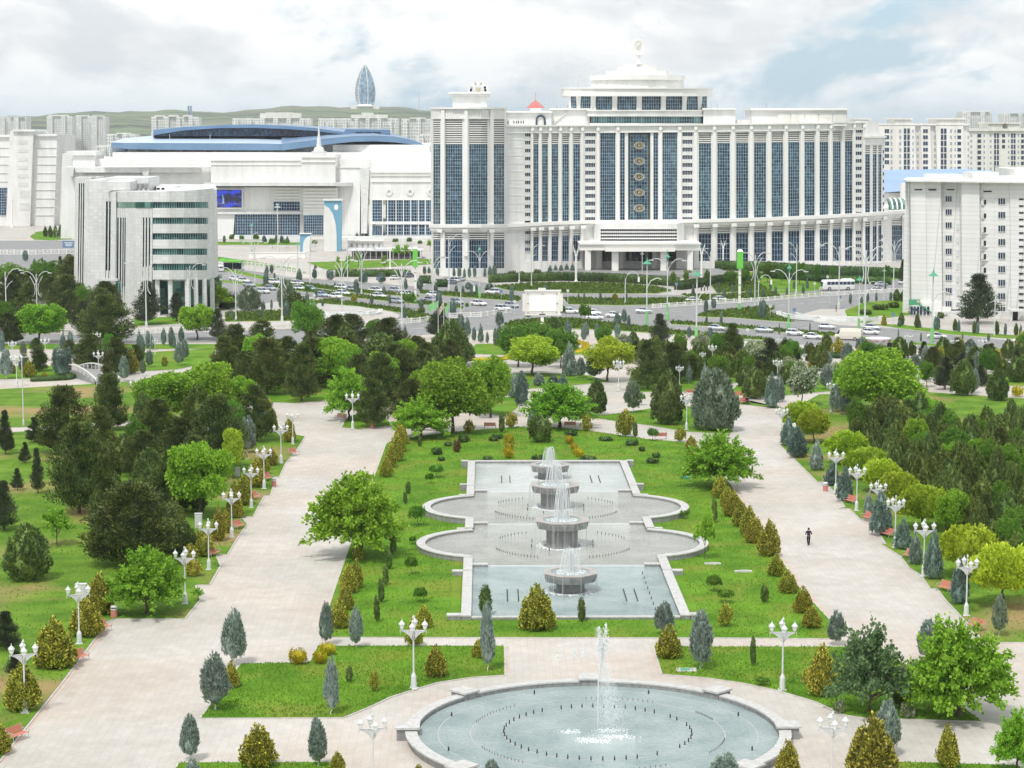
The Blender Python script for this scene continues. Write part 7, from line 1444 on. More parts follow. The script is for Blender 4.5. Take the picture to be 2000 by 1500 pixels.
car('van', 'cream', 1655, 666, 158, RB, .92); car('bus', 'white', 1636, 569, 188, RB, .94); car('minibus', 'white', 430, 532, 105, LB, .62); car('sedan', 'white', 122, 558, 20, 'left of the marble office', .8)
# people
SKIN = principled('skin', (.42, .26, .18), .6); HAIR = principled('black_hair', (.015, .012, .01), .6)
CL = {'black': principled('black_cloth', (.012, .012, .016), .85), 'navy': principled('navy_cloth', (.02, .022, .05), .8), 'greyc': principled('grey_cloth', (.25, .25, .27), .85), 'whitec': principled('white_cloth', (.6, .6, .6), .85), 'redc': principled('red_cloth', (.16, .03, .03), .85), 'shoe': principled('black_shoes', (.01, .01, .01), .5)}
def skin_obj(name, pts, edges, rads, mat, parent, root=0, sub=1):
    me = bpy.data.meshes.new(name); me.from_pydata(pts, edges, []); me.materials.append(mat); o = bpy.data.objects.new(name, me); col.objects.link(o); o.parent = parent
    o.modifiers.new('skin', 'SKIN'); 
    if not me.skin_vertices: me.skin_vertices.new()
    for i, sv in enumerate(me.skin_vertices[0].data): r = rads[i]; sv.radius = r if isinstance(r, tuple) else (r, r); sv.use_root = (i == root)
    s = o.modifiers.new('sub', 'SUBSURF'); s.levels = sub; s.render_levels = sub; return o
def person(x, yb, facing, top, legs, label, pose='walk', sc=1.0, group=None):
    X, Y, _ = at(x, yb, 0); r = empty('person', (X, Y, 0.0 if pose != 'sit' else .0), facing, label, 'person', group); r.scale = (sc, sc, sc)
    # local: the figure faces +Y; z up; metres
    if pose == 'walk': hipz = .94; K = [(.10, .10, .50), (-.10, -.02, .50)]; A = [(.11, .20, .07), (-.10, -.30, .14)]; T = [(.12, .36, .04), (-.11, -.20, .04)]; El = [(.30, -.06, 1.16), (-.30, -.04, 1.16)]; Wr = [(.24, .16, 1.10), (-.25, .14, 1.08)]; y0 = 0
    elif pose == 'stand': hipz = .94; K = [(.11, .02, .50), (-.11, .0, .50)]; A = [(.12, -.02, .08), (-.12, .0, .08)]; T = [(.14, .16, .04), (-.14, .17, .04)]; El = [(.27, -.03, 1.13), (-.27, -.02, 1.13)]; Wr = [(.28, .06, .88), (-.28, .08, .88)]; y0 = 0
    else: hipz = .55; K = [(.13, .46, .56), (-.13, .46, .55)]; A = [(.13, .50, .10), (-.13, .55, .10)]; T = [(.14, .70, .05), (-.14, .75, .05)]; El = [(.27, .05, .82), (-.27, .05, .82)]; Wr = [(.17, .32, .66), (-.17, .32, .68)]; y0 = 0
    dz = hipz - .94; sh = 1.44 + dz; ptb = [(0, 0, hipz), (0, .01, 1.15 + dz), (0, 0, 1.36 + dz), (0, .01, 1.49 + dz), (0, .03, 1.60 + dz), (0, .02, 1.71 + dz)]; ed = [(0, 1), (1, 2), (2, 3), (3, 4), (4, 5)]; rd = [(.13, .09), (.12, .085), (.16, .11), .055, (.085, .095), .07]
    def limb(base, chain, rr):
        prev = base
        for p, q in zip(chain, rr): ptb.append(p); rd.append(q); ed.append((prev, len(ptb) - 1)); prev = len(ptb) - 1
        return prev
    for i, s in enumerate((1, -1)):
        limb(0, [(s * .10, 0, hipz - .04), K[i], A[i], T[i]], [.095, .058, .038, .035]); w = limb(2, [(s * .18, 0, sh - .02), El[i], Wr[i]], [.055, .04, .028])
        wx, wy, wz = Wr[i]; d = (Vector(Wr[i]) - Vector(El[i])).normalized(); sd_ = Vector((0, 0, 1)).cross(d).normalized() if abs(d.z) < .9 else Vector((0, 1, 0)); pm = Vector(Wr[i]) + d * .06; limb(w, [tuple(pm)], [(.032, .018)]); pk = len(ptb) - 1
        for k in range(4): b = pm + sd_ * (.027 - .018 * k); limb(pk, [tuple(b + d * .05), tuple(b + d * (.085 + .008 * (k in (1, 2))) - Vector((0, 0, .02)))], [.009, .008])
        limb(w, [tuple(Vector(Wr[i]) + d * .04 + sd_ * .045), tuple(Vector(Wr[i]) + d * .07 + sd_ * .055)], [.011, .009])
    skin_obj('body', ptb, ed, rd, SKIN, r)
    jp = [(0, 0, hipz - .06), (0, .01, 1.15 + dz), (0, 0, 1.36 + dz), (0, 0, 1.47 + dz)]; je = [(0, 1), (1, 2), (2, 3)]; jr = [(.18, .135), (.165, .125), (.185, .13), .075]
    for i, s in enumerate((1, -1)): k = len(jp); jp += [(s * .185, 0, sh - .02), El[i], tuple(Vector(Wr[i]).lerp(Vector(El[i]), .08))]; jr += [.078, .06, .047]; je += [(2, k), (k, k + 1), (k + 1, k + 2)]
    skin_obj('jacket', jp, je, jr, CL[top], r)
    tp_ = [(0, 0, hipz + .10)]; te = []; tr_ = [(.16, .118)]
    for i, s in enumerate((1, -1)): k = len(tp_); tp_ += [(s * .10, 0, hipz - .06), K[i], (A[i][0], A[i][1], A[i][2] + .02)]; tr_ += [.112, .085, .07]; te += [(0, k), (k, k + 1), (k + 1, k + 2)]
    skin_obj('trousers', tp_, te, tr_, CL[legs], r); m = MB()
    for i in range(2): a = Vector(A[i]); t = Vector(T[i]); m.tube([(a.x, a.y - .06, max(.045, a.z - .03)), (a.x, (a.y + t.y) / 2, t.z + .02), (t.x, t.y + .04, t.z)], [.05, .052, .035], 8)
    m.build('shoes', CL['shoe'], r); m = MB(); hz_ = 1.665 + dz; m.lathe([(.02, .125), (.07, .105), (.10, .05), (.104, -.01), (.085, -.075)][::-1], (0, .0, hz_), 12, sy=1.05); m.build('hair', HAIR, r); m = MB()
    for s in (-1, 1): m.box((s * .033, .118, 1.615 + dz), (.018, .012, .010), mi=0)
    m.box((0, .125, 1.590 + dz), (.02, .03, .04), taper=.6, mi=1); m.box((0, .112, 1.555 + dz), (.045, .012, .010), mi=2); [m.box((s * .098, .02, 1.605 + dz), (.018, .04, .06), mi=1) for s in (-1, 1)]; m.build('face_features', [HAIR, SKIN, CL['redc']], r); return r
person(1579, 1065, .05, 'navy', 'black', 'person in dark jacket and black trousers walking away on right promenade', 'walk', 1.04)
for i, (x, y, a, t, l, lab) in enumerate(((1447, 786, 2.9, 'whitec', 'greyc', 'left person in white top sitting on the shaded bench'), (1453, 789, 3.3, 'redc', 'black', 'middle person in dark red sitting on the shaded bench'), (1459, 790, 3.4, 'black', 'black', 'right person in black sitting on the shaded bench'))): person(x, y, a, t, l, lab, 'sit', 1.0, 'people sitting on a bench')
for x, y, a, t, l, lab in ((1370, 568, 2, 'black', 'navy', 'leftmost of three tiny standing people by the dark hedge'), (1376, 568, 4, 'whitec', 'navy', 'middle of three tiny standing people by the dark hedge'), (1382, 568, 1, 'black', 'black', 'rightmost of three tiny standing people by the dark hedge'), (1633, 610, 1.5, 'black', 'black', 'person in black standing by the right curved steps'), (1453, 562, 0, 'navy', 'black', 'tiny person on the grass behind the green pylon')): person(x, y, a, t, l, lab, 'stand', .95)
# ---------------------------------------------------------------- planting: (column, base row, height, width) read off the photograph
LP_, RP_ = 'along the left promenade', 'along the right promenade'
CL_, RF = 'around the pool lawn', 'around the round fountain'
plants(RF, 'bluecyp', [(455, 1297, 112, 46), (419, 1386, 116, 56), (370, 1484, 94, 36), (620, 1496, 100, 36), (646, 1395, 118, 28), (636, 1259, 88, 26), (695, 1264, 82, 27), (953, 1311, 140, 28), (1371, 1307, 124, 44), (1298, 1240, 68, 38), (1635, 1258, 68, 34), (1816, 1292, 88, 44), (1735, 1474, 113, 48), (1417, 1548, 82, 62), (960, 1536, 56, 34), (375, 1545, 67, 34)])
plants(LP_, 'gold', [(105, 1310, 115, 82), (40, 1393, 112, 70), (193, 1204, 93, 54), (167, 1246, 84, 62), (-3, 1475, 72, 44)])
plants(RF, 'gold', [(452, 1345, 60, 30), (503, 1503, 97, 72), (659, 1508, 44, 30), (817, 1530, 41, 30), (851, 1325, 71, 44), (828, 1228, 50, 34), (808, 1262, 66, 34), (1049, 1234, 103, 72), (1307, 1289, 75, 50), (938, 1286, 42, 36), (1606, 1363, 115, 55), (1704, 1540, 160, 98), (1854, 1503, 97, 44), (1539, 1535, 98, 52)])
plants(RF, 'goldegg', [(730, 1352, 48, 20), (1418, 1226, 50, 32), (1585, 1340, 40, 40)])
plants(RF, 'pencil', [(736, 1216, 56, 12), (948, 1206, 68, 24), (1136, 1216, 53, 15), (1472, 1302, 64, 12), (682, 1333, 35, 14)])
plants('left of the pool', 'pencil', [(745, 1178, 52, 13), (753, 1144, 42, 12), (760, 1113, 40, 12), (768, 1082, 40, 13), (797, 966, 28, 10), (791, 985, 26, 8)])
plants(CL_, 'pencil', [(1494, 1178, 38, 16), (1396, 1022, 54, 11), (980, 846, 43, 12), (820, 873, 22, 8), (1241, 855, 33, 10), (1205, 840, 20, 6)])
plants('left of the pool', 'gold', [(786, 868, 42, 22), (780, 884, 62, 26), (774, 902, 64, 28), (763, 914, 50, 24), (754, 933, 45, 25), (700, 1076, 34, 18), (699, 1095, 38, 20), (695, 1150, 64, 26), (681, 1160, 66, 34), (679, 1192, 54, 22), (664, 1229, 62, 40), (672, 1180, 40, 22)])
plants('right of the pool', 'gold', [(1407, 974, 49, 32), (1421, 990, 44, 28), (1431, 1010, 58, 38), (1447, 1030, 56, 32), (1463, 1046, 64, 34), (1480, 1056, 50, 26), (1471, 1062, 60, 34), (1503, 1088, 78, 44), (1517, 1127, 50, 32), (1540, 1160, 52, 36), (1569, 1199, 58, 38), (1586, 1228, 48, 38), (1350, 880, 32, 24), (1356, 902, 40, 30), (1502, 1030, 20, 8)])
plants(RF, 'yball', [(582, 1300, 33, 39), (590, 1298, 26, 28) if False else (625, 1298, 26, 30), (639, 1282, 26, 34)])
plants('behind the pool', 'yball', [(994, 867, 19, 20), (994, 882, 17, 18), (993, 896, 21, 22), (1112, 868, 17, 18), (1121, 879, 13, 15), (1127, 888, 14, 18), (1132, 893, 15, 20)])
plants('behind the pool', 'low', [(908, 863, 11, 20), (971, 858, 10, 22), (1051, 902, 12, 27), (953, 901, 9, 22), (1116, 852, 12, 26), (1150, 902, 10, 32), (1234, 871, 11, 28), (1182, 862, 8, 30), (1254, 882, 9, 14), (1281, 895, 10, 16), (1274, 906, 10, 25), (852, 889, 13, 24), (905, 865, 13, 21), (876, 872, 8, 18), (862, 901, 8, 15), (965, 862, 8, 22)])
plants('behind the pool', 'redbush', [(892, 884, 21, 16)]); plants('behind the pool', 'bush', [(1053, 866, 53, 48)])
plants('behind the pool', 'goldegg', [(999, 836, 34, 25), (1146, 843, 36, 22), (1222, 854, 58, 38), (917, 846, 28, 22), (1329, 863, 30, 25)]); plants('behind the pool', 'mush', [(1275, 861, 22, 22), (1252, 790, 22, 18)])
plants(CL_, 'mush', [(816, 1027, 36, 34), (853, 933, 24, 27), (839, 944, 18, 17), (803, 1122, 34, 25), (820, 1176, 26, 28), (1336, 1013, 15, 17), (1395, 1155, 28, 31), (1417, 1178, 26, 32), (806, 1063, 14, 14), (1490, 1338, 14, 30)])
plants(CL_, 'sapling', [(1377, 1092, 100, 50)]); plants('behind the pool', 'bluecyp', [(1040, 838, 36, 20)])
plants('beside the pool lawn', 'radial', [(692, 1088, 168, 182), (1408, 952, 112, 138)])
plants('behind the pool', 'radial', [(822, 856, 82, 112), (1093, 834, 88, 138), (680, 820, 108, 92)]); plants('behind the pool', 'bright', [(884, 846, 142, 150), (958, 814, 116, 92), (652, 756, 102, 92)])
plants('in the centre garden', 'limetree', [(1040, 732, 76, 122), (1187, 744, 84, 100)]); plants('in the centre garden', 'green', [(1012, 716, 84, 80), (1062, 706, 76, 88), (1096, 718, 76, 66)])
plants('in the right wood', 'bright', [(1722, 812, 126, 172), (1660, 800, 92, 80), (1800, 830, 60, 70)]); plants('left of the marble office', 'bright', [(75, 670, 76, 106), (384, 662, 66, 76)]); plants('before the marble office', 'radial', [(414, 604, 56, 72)])
plants('in the left wood', 'bright', [(330, 830, 108, 130), (408, 822, 112, 125), (462, 812, 76, 80), (388, 1012, 155, 120)]); plants('in the left wood', 'radial', [(284, 1198, 130, 150)])
plants('in the left field', 'sapling', [(109, 1065, 82, 74), (386, 1174, 28, 30)])
plants(RF, 'sparse', [(1703, 1392, 190, 178)]); plants(RF, 'radial', [(1876, 1398, 198, 208), (1990, 1510, 128, 92)])
plants(RP_, 'dome', [(1567, 846, 62, 78), (1590, 865, 66, 66), (1657, 908, 66, 84), (1695, 934, 60, 98), (1722, 962, 66, 78), (1757, 992, 70, 82), (1803, 1034, 86, 104), (1893, 1128, 102, 122), (1962, 1185, 122, 132)])
plants(RP_, 'bluecone', [(1508, 797, 74, 28), (1521, 785, 62, 26), (1540, 872, 62, 32), (1558, 895, 66, 42), (1596, 920, 64, 28), (1625, 950, 50, 32), (1651, 980, 72, 34), (1697, 1010, 54, 20), (1722, 1047, 94, 46), (1765, 1075, 66, 36), (1790, 1104, 70, 28), (1824, 1134, 105, 38), (1877, 1182, 98, 40)])
plants(RP_, 'bluecyp', [(1633, 805, 58, 24), (1652, 810, 54, 26), (1669, 815, 38, 20)]); plants(RP_, 'greycyp', [(1953, 1243, 88, 32)])
plants('behind the pool lawn', 'greycone', [(1397, 845, 132, 96)]); plants('behind the pool lawn', 'darkcone', [(1305, 832, 112, 68), (1165, 812, 74, 42), (1476, 780, 66, 52)])
plants('behind the pool lawn', 'greycyp', [(1237, 806, 70, 36), (1160, 742, 58, 36)]); plants('behind the pool', 'bluecone', [(1003, 778, 54, 24), (1018, 792, 66, 28), (1018, 767, 46, 30), (1052, 754, 30, 24), (1081, 758, 30, 26), (1100, 762, 32, 24), (1112, 736, 74, 30)]); plants('behind the pool', 'bluecyp', [(1134, 738, 42, 20)])
ND = 'along the near road'
plants(ND, 'road', [(926, 666, 28, 9), (939, 669, 40, 12), (952, 671, 25, 7), (967, 675, 36, 9), (975, 676, 50, 13), (976, 637, 33, 17), (1110, 656, 31, 13), (1145, 656, 30, 11), (1166, 660, 32, 11), (1206, 658, 28, 12), (1206, 634, 28, 15), (1219, 631, 31, 12), (1228, 641, 27, 7), (1186, 663, 19, 9), (1346, 661, 26, 10), (1387, 666, 28, 10),
                  (271, 691, 51, 12), (276, 694, 42, 14), (288, 681, 37, 9), (297, 683, 34, 7), (319, 674, 36, 11), (334, 678, 41, 11), (340, 680, 34, 7), (354, 671, 36, 12), (137, 683, 38, 12), (122, 683, 38, 12), (45, 696, 30, 12), (3, 690, 44, 12), (467, 662, 36, 13), (1444, 703, 37, 11), (1533, 692, 36, 12), (1576, 693, 28, 14), (1880, 671, 23, 4), (1931, 667, 17, 6), (1799, 667, 21, 4), (1755, 659, 19, 3)])
plants('in the left garden', 'bluecyp', [(349, 714, 48, 18), (291, 717, 36, 14), (242, 744, 52, 19), (10, 740, 62, 24), (45, 728, 40, 18), (220, 800, 60, 26)]); plants('in the left garden', 'greycyp', [(278, 734, 35, 13), (45, 700, 36, 14)])
plants('in the left garden', 'topiary', [(121, 734, 50, 36)]); plants('in the left garden', 'mush', [(79, 724, 30, 26)]); plants('in the left garden', 'gold', [(56, 737, 36, 28), (256, 730, 54, 28), (86, 738, 14, 13), (24, 730, 24, 14)])
plants('left of the marble office', 'pine', [(22, 618, 84, 66), (55, 622, 70, 50), (205, 672, 98, 96), (133, 630, 64, 46), (165, 648, 62, 48), (175, 718, 66, 56), (225, 732, 74, 52), (100, 600, 60, 50), (60, 580, 52, 50)])
plants('left of the marble office', 'green', [(22, 566, 52, 74), (88, 570, 62, 66), (120, 590, 50, 40)]); plants('left of the marble office', 'blackpine', [(135, 562, 66, 38), (118, 540, 40, 18)])
plants('before the marble office', 'blackpine', [(286, 634, 86, 70), (344, 628, 58, 46), (425, 664, 62, 40)])
plants('left of the marble office', 'road', [(49, 510, 22, 11), (67, 522, 20, 8), (82, 513, 12, 4)])
C2 = 'in the dark central grove'
plants(C2, 'pine', [(520, 770, 112, 84), (587, 784, 112, 62), (515, 706, 44, 52), (440, 744, 90, 58), (665, 696, 68, 66), (700, 722, 52, 34), (770, 704, 52, 54), (741, 806, 118, 74), (728, 834, 96, 64), (790, 784, 104, 72), (835, 752, 84, 64), (805, 830, 92, 72), (880, 728, 66, 44), (610, 700, 56, 46), (850, 790, 80, 66), (770, 760, 90, 60), (905, 710, 46, 38), (640, 735, 70, 50), (815, 715, 60, 50), (470, 705, 52, 40), (700, 770, 80, 56), (560, 740, 84, 60), (480, 768, 84, 60)])
plants(C2, 'green', [(732, 676, 52, 48), (600, 720, 56, 44), (556, 770, 46, 36)]); plants(C2, 'blackpine', [(857, 660, 68, 50), (886, 662, 38, 24), (590, 644, 32, 24)])
plants(C2, 'road', [(899, 656, 45, 17), (913, 656, 40, 14), (631, 642, 27, 8), (822, 700, 36, 14), (810, 690, 30, 10), (791, 664, 30, 8)])
BV = 'along the left boulevard'
plants(BV, 'road', [(519, 558, 30, 10), (521, 535, 19, 8), (530, 534, 19, 8), (536, 547, 15, 4), (584, 549, 27, 12), (514, 609, 23, 9), (559, 619, 33, 12), (599, 605, 42, 11), (617, 583, 21, 6), (696, 573, 29, 11), (726, 593, 23, 7), (750, 578, 21, 8), (761, 594, 20, 6), (791, 566, 29, 10), (820, 567, 28, 13), (851, 573, 20, 8), (790, 622, 32, 8), (822, 603, 21, 10), (857, 602, 36, 13), (884, 613, 34, 15),
                  (614, 545, 23, 10), (646, 546, 21, 17), (709, 552, 25, 18), (744, 553, 22, 19), (616, 530, 14, 6), (451, 622, 22, 7), (507, 622, 20, 7), (530, 604, 20, 5), (630, 598, 14, 5), (654, 560, 10, 4)])
plants(BV, 'greycone', [(486, 608, 52, 48), (560, 604, 62, 38)]); plants(BV, 'darkcone', [(577, 612, 44, 44)]); plants(BV, 'gold', [(691, 589, 18, 12)]); plants(BV, 'mush', [(797, 602, 30, 26), (601, 576, 16, 14), (912, 606, 14, 7)])
plants(BV, 'bush', [(440, 592, 20, 40), (445, 604, 14, 34), (823, 612, 12, 14)]); plants(BV, 'sapling', [(700, 520, 30, 18), (775, 508, 34, 20), (793, 505, 30, 22), (680, 525, 30, 14), (750, 530, 34, 16), (840, 490, 24, 16), (660, 520, 22, 10)])
HT = 'at the foot of the hotel tower'
plants(HT, 'road', [(829, 536, 17, 7), (838, 534, 15, 7), (854, 538, 19, 7), (861, 538, 18, 6), (869, 538, 20, 7), (887, 543, 24, 6), (897, 542, 24, 8), (907, 543, 22, 6), (917, 543, 24, 7), (927, 542, 25, 7), (947, 541, 23, 6), (957, 541, 24, 8), (966, 539, 23, 9), (956, 569, 19, 18), (915, 566, 16, 14), (999, 591, 35, 9), (851, 572, 16, 7), (891, 572, 16, 7), (903, 574, 17, 8), (923, 578, 25, 11), (930, 574, 21, 7), (1065, 568, 13, 8)])
HF_ = 'in front of the hotel wings'
plants(HF_, 'road', [(1074, 534, 18, 9), (1085, 533, 17, 7), (1096, 534, 17, 8), (1107, 532, 19, 9), (1118, 534, 20, 9), (1173, 588, 20, 5), (1130, 582, 11, 4), (1141, 583, 13, 4), (1224, 586, 15, 4), (1354, 580, 28, 7), (1379, 613, 33, 9), (1394, 603, 21, 10), (1415, 583, 24, 6), (1431, 573, 19, 6), (1466, 581, 19, 5), (1491, 580, 20, 5), (1505, 567, 21, 5), (1515, 577, 19, 6), (1537, 576, 20, 5), (1551, 565, 19, 5),
                   (1569, 574, 19, 6), (1577, 564, 24, 6), (1486, 621, 38, 9), (1492, 622, 38, 12), (1409, 634, 31, 6), (1380, 633, 19, 5), (1661, 594, 22, 6), (1683, 593, 21, 6), (1695, 591, 21, 6), (1712, 589, 19, 5), (1729, 566, 19, 5), (1740, 588, 20, 6), (1582, 648, 19, 3), (1522, 653, 25, 4), (1405, 574, 26, 5)])
plants(HF_, 'gold', [(1201, 587, 16, 14), (1727, 636, 26, 11), (1727 + 34, 634, 26, 10)]); plants(HF_, 'bush', [(1000, 541, 12, 16), (1018, 540, 10, 14), (1050, 538, 12, 14), (1345, 538, 10, 12), (1338, 536, 8, 8), (1188, 590, 9, 18), (1720, 606, 12, 30), (1745, 602, 12, 24), (1690, 615, 10, 24)])
plants(HF_, 'green', [(1427, 558, 32, 28), (1455, 558, 32, 26), (1500, 552, 42, 26), (1562, 556, 44, 28), (1526, 556, 38, 14), (1597, 552, 36, 14), (1382, 556, 30, 14), (1340, 560, 30, 11), (1315, 560, 30, 12), (1626, 546, 26, 12), (1478, 556, 30, 20), (1733, 548, 30, 16)])
plants(HF_, 'mush', [(1142, 632, 34, 24), (1098, 622, 24, 13), (1032, 627, 18, 13)])
RR = 'by the apartment house road'
plants(RR, 'darkcone', [(1761, 636, 27, 12), (1792, 641, 30, 11), (1866, 647, 26, 10), (1904, 652, 26, 9), (1947, 654, 29, 11), (1985, 656, 26, 9), (1752, 589, 26, 15), (1767, 589, 26, 16)]); plants(RR, 'road', [(1757, 638, 13, 8), (1796, 641, 19, 8), (1828, 645, 29, 9), (1833, 645, 31, 8), (1873, 648, 27, 7), (1910, 653, 28, 7), (1964, 655, 25, 6), (1994, 656, 25, 7)])
plants(RR, 'blackpine', [(1912, 632, 98, 94), (1764, 554, 48, 20)]); plants(RR, 'bush', [(1838, 622, 12, 14), (1850, 618, 8, 20)])
MR = 'in the right middle park'
plants(MR, 'blackpine', [(1288, 680, 68, 50), (1505, 730, 70, 62), (1847, 760, 64, 52), (1560, 720, 30, 26)])
plants(MR, 'pine', [(1266, 760, 98, 66), (1315, 748, 80, 62), (1430, 702, 72, 36), (1500, 700, 40, 30), (1352, 742, 50, 40)]); plants(MR, 'darkcone', [(1237, 692, 48, 26), (1615, 690, 40, 26), (1882, 774, 76, 52), (1950, 784, 66, 44), (1988, 748, 54, 46), (1410, 748, 44, 34), (1455, 756, 44, 36), (1340, 722, 36, 30), (1300, 706, 40, 26), (1460, 712, 40, 28), (1370, 700, 34, 24), (1478, 744, 40, 30), (1535, 752, 40, 28), (1255, 700, 40, 24)])
plants(MR, 'thuja', [(1420, 738, 54, 38), (1450, 734, 56, 36), (1400, 748, 44, 32), (1375, 744, 48, 32), (1330, 700, 44, 24), (1480, 716, 40, 26), (1396, 716, 40, 26)]); plants(MR, 'goldegg', [(1376, 692, 40, 36), (1637, 697, 38, 28), (1684, 702, 32, 26), (1350, 714, 34, 18), (1425, 726, 36, 24), (1590, 712, 30, 20), (1405, 758, 36, 24)])
plants(MR, 'bluecyp', [(1654, 712, 44, 22), (1604, 717, 36, 17), (1616, 722, 38, 19), (1682, 692, 36, 22), (1756, 694, 38, 20), (1741, 697, 24, 22), (1616, 760, 50, 26), (1366, 706, 34, 12), (1445, 702, 40, 12), (1518, 700, 30, 14), (1812, 745, 36, 14)])
plants(MR, 'blossom', [(1568, 792, 90, 66), (1540, 735, 40, 40), (1215, 690, 40, 40), (1630, 742, 36, 40)]); plants(MR, 'green', [(1480, 700, 34, 26), (1718, 704, 32, 28), (1545, 742, 36, 32), (1440, 690, 34, 28)])
plants(MR, 'yball', [(1988, 775, 22, 24), (1945, 700, 16, 26), (1585, 722, 14, 16)])
for i, (x, y, h, w, k) in enumerate([(1843, 700, 44, 32, 'darkcone'), (1872, 712, 46, 34, 'pine'), (1905, 722, 48, 36, 'darkcone'), (1935, 712, 42, 30, 'pine'), (1970, 704, 44, 28, 'darkcone'), (1998, 690, 46, 30, 'goldegg'), (1820, 712, 36, 24, 'thuja'), (1788, 724, 34, 22, 'bluecyp'), (1958, 735, 40, 28, 'thuja'), (1915, 752, 40, 30, 'darkcone'), (1896, 690, 30, 22, 'bluecyp'), (1875, 690, 34, 18, 'goldegg'), (1835, 730, 30, 20, 'mush')]): plant(k, x, y, h, w, 'at the right park edge')
LW = 'in the left wood'
plants(LW, 'pine', [(123, 884, 132, 96), (213, 840, 112, 62), (150, 1003, 180, 112), (196, 902, 110, 64), (255, 1102, 160, 165), (305, 880, 102, 92), (352, 908, 94, 76), (425, 920, 150, 100), (338, 1000, 125, 82), (500, 862, 112, 66), (208, 790, 78, 40), (280, 930, 90, 80), (380, 940, 90, 70)])
plants(LW, 'darkcone', [(240, 925, 82, 60), (290, 962, 90, 66), (322, 1080, 105, 74), (360, 1086, 70, 50), (50, 1140, 124, 94), (220, 1000, 80, 60), (190, 1040, 96, 40), (270, 1000, 90, 50)])
plants(LW, 'blackpine', [(5, 1036, 98, 66), (10, 1268, 75, 66), (30, 1330, 60, 50)]); plants('in the left field', 'blackpine', [(72, 964, 90, 32), (33, 958, 44, 28), (48, 905, 42, 26), (8, 888, 88, 38), (66, 864, 50, 38), (20, 880, 40, 20)])
plants(LP_, 'goldegg', [(525, 845, 66, 28), (398, 1079, 54, 38), (398, 1090, 44, 40), (378, 1128, 40, 34), (372, 1100, 40, 30)]); plants(LP_, 'gold', [(535, 843, 34, 16), (565, 864, 54, 24), (530, 910, 40, 24), (512, 928, 44, 28), (498, 953, 66, 36), (475, 988, 68, 34), (458, 1012, 78, 32), (425, 1058, 76, 28), (463, 1012, 40, 26), (440, 1042, 50, 22)])
plants(LP_, 'bluecyp', [(483, 885, 76, 32), (516, 853, 60, 20)]); plants(LP_, 'bush', [(388, 1000, 40, 30)])
plants(RF, 'rose', [(1640, 1393, 22, 24), (1773, 1404, 26, 30)]); plants(RF, 'darkcone', [(1765, 1385, 90, 44)])
# the wood on the right: individually standing thujas
frng = random.Random(21); y = 812.0; row = 0
polyf = [(1655, 858), (1700, 815), (1762, 800), (1815, 815), (1855, 858), (1885, 872), (1915, 838), (2010, 822), (2060, 900), (2060, 1150), (1985, 1130), (1930, 1088), (1860, 1045), (1820, 995), (1775, 945), (1730, 915), (1690, 890)]
def inside(x, y, pg):
    c = False; n = len(pg)
    for i in range(n):
        (x1, y1), (x2, y2) = pg[i], pg[(i + 1) % n]
        if (y1 > y) != (y2 > y) and x < (x2 - x1) * (y - y1) / (y2 - y1) + x1: c = not c
    return c
while y < 1150:
    sx = 27 + (y - 800) * .028; x = 1640 + (row % 2) * sx / 2
    while x < 2060:
        xx, yy = x + frng.uniform(-7, 7), y + frng.uniform(-5, 5)
        if inside(xx, yy, polyf):
            hh = (74 + (yy - 800) * .07) * frng.uniform(.78, 1.22)
            kd = frng.choice(['thuja'] * 11 + ['darkcone'] * 4 + ['pine', 'green', 'green', 'green', 'bright']); plant(kd, xx, yy + 26, hh, (38 + (yy - 800) * .02) * frng.uniform(.85, 1.2) * {'green': 1.25, 'bright': 1.25, 'thuja': 1.12}.get(kd, 1), ('in the right wood, far part' if yy < 900 else ('in the right wood, middle part' if yy < 1000 else 'in the right wood, near part')))
        x += sx
    y += 15 + (y - 800) * .02; row += 1
def infill(where, pg, n, mix, hr_, wr_, seed, dmin=16):
    r = random.Random(seed); xs = [p[0] for p in pg]; ys = [p[1] for p in pg]; got = []; tries = 0
    while len(got) < n and tries < 4000:
        tries += 1; x = r.uniform(min(xs), max(xs)); y = r.uniform(min(ys), max(ys))
        if inside(x, y, pg) and all((x - a) ** 2 + ((y - b) * 1.6) ** 2 > dmin ** 2 for a, b in got):
            got.append((x, y)); k = r.choice(mix); h = r.uniform(*hr_); plant(k, x, y, h * (.55 if k in ('goldegg', 'gold') else 1), h * r.uniform(*wr_) * {'bluecyp': .45, 'road': .35, 'thuja': .85, 'goldegg': .5, 'blossom': 1.1}.get(k, 1), where, .02)
infill('left of the marble office', [(-20, 590), (140, 570), (250, 610), (250, 655), (120, 680), (-20, 690)], 11, ['pine', 'pine', 'green', 'blackpine', 'darkcone'], (55, 82), (.75, .95), 1, 26)
infill(C2, [(430, 690), (620, 668), (760, 690), (930, 712), (930, 755), (860, 815), (750, 800), (700, 780), (640, 755), (560, 768), (440, 740)], 20, ['pine', 'pine', 'pine', 'green', 'bright', 'darkcone'], (70, 98), (.7, .9), 2, 26)
infill(LW, [(110, 850), (250, 850), (480, 805), (520, 850), (475, 930), (420, 1005), (370, 1060), (260, 1080), (170, 1000), (120, 930)], 15, ['pine', 'darkcone', 'thuja', 'thuja', 'green', 'limetree'], (72, 105), (.5, .72), 3, 34)
infill(MR, [(1240, 700), (1560, 690), (1610, 720), (1565, 765), (1480, 758), (1430, 752), (1400, 778), (1340, 758), (1250, 740)], 34, ['thuja', 'darkcone', 'goldegg', 'green', 'pine', 'bluecyp', 'green', 'thuja', 'blossom'], (38, 60), (.65, .9), 4, 15)
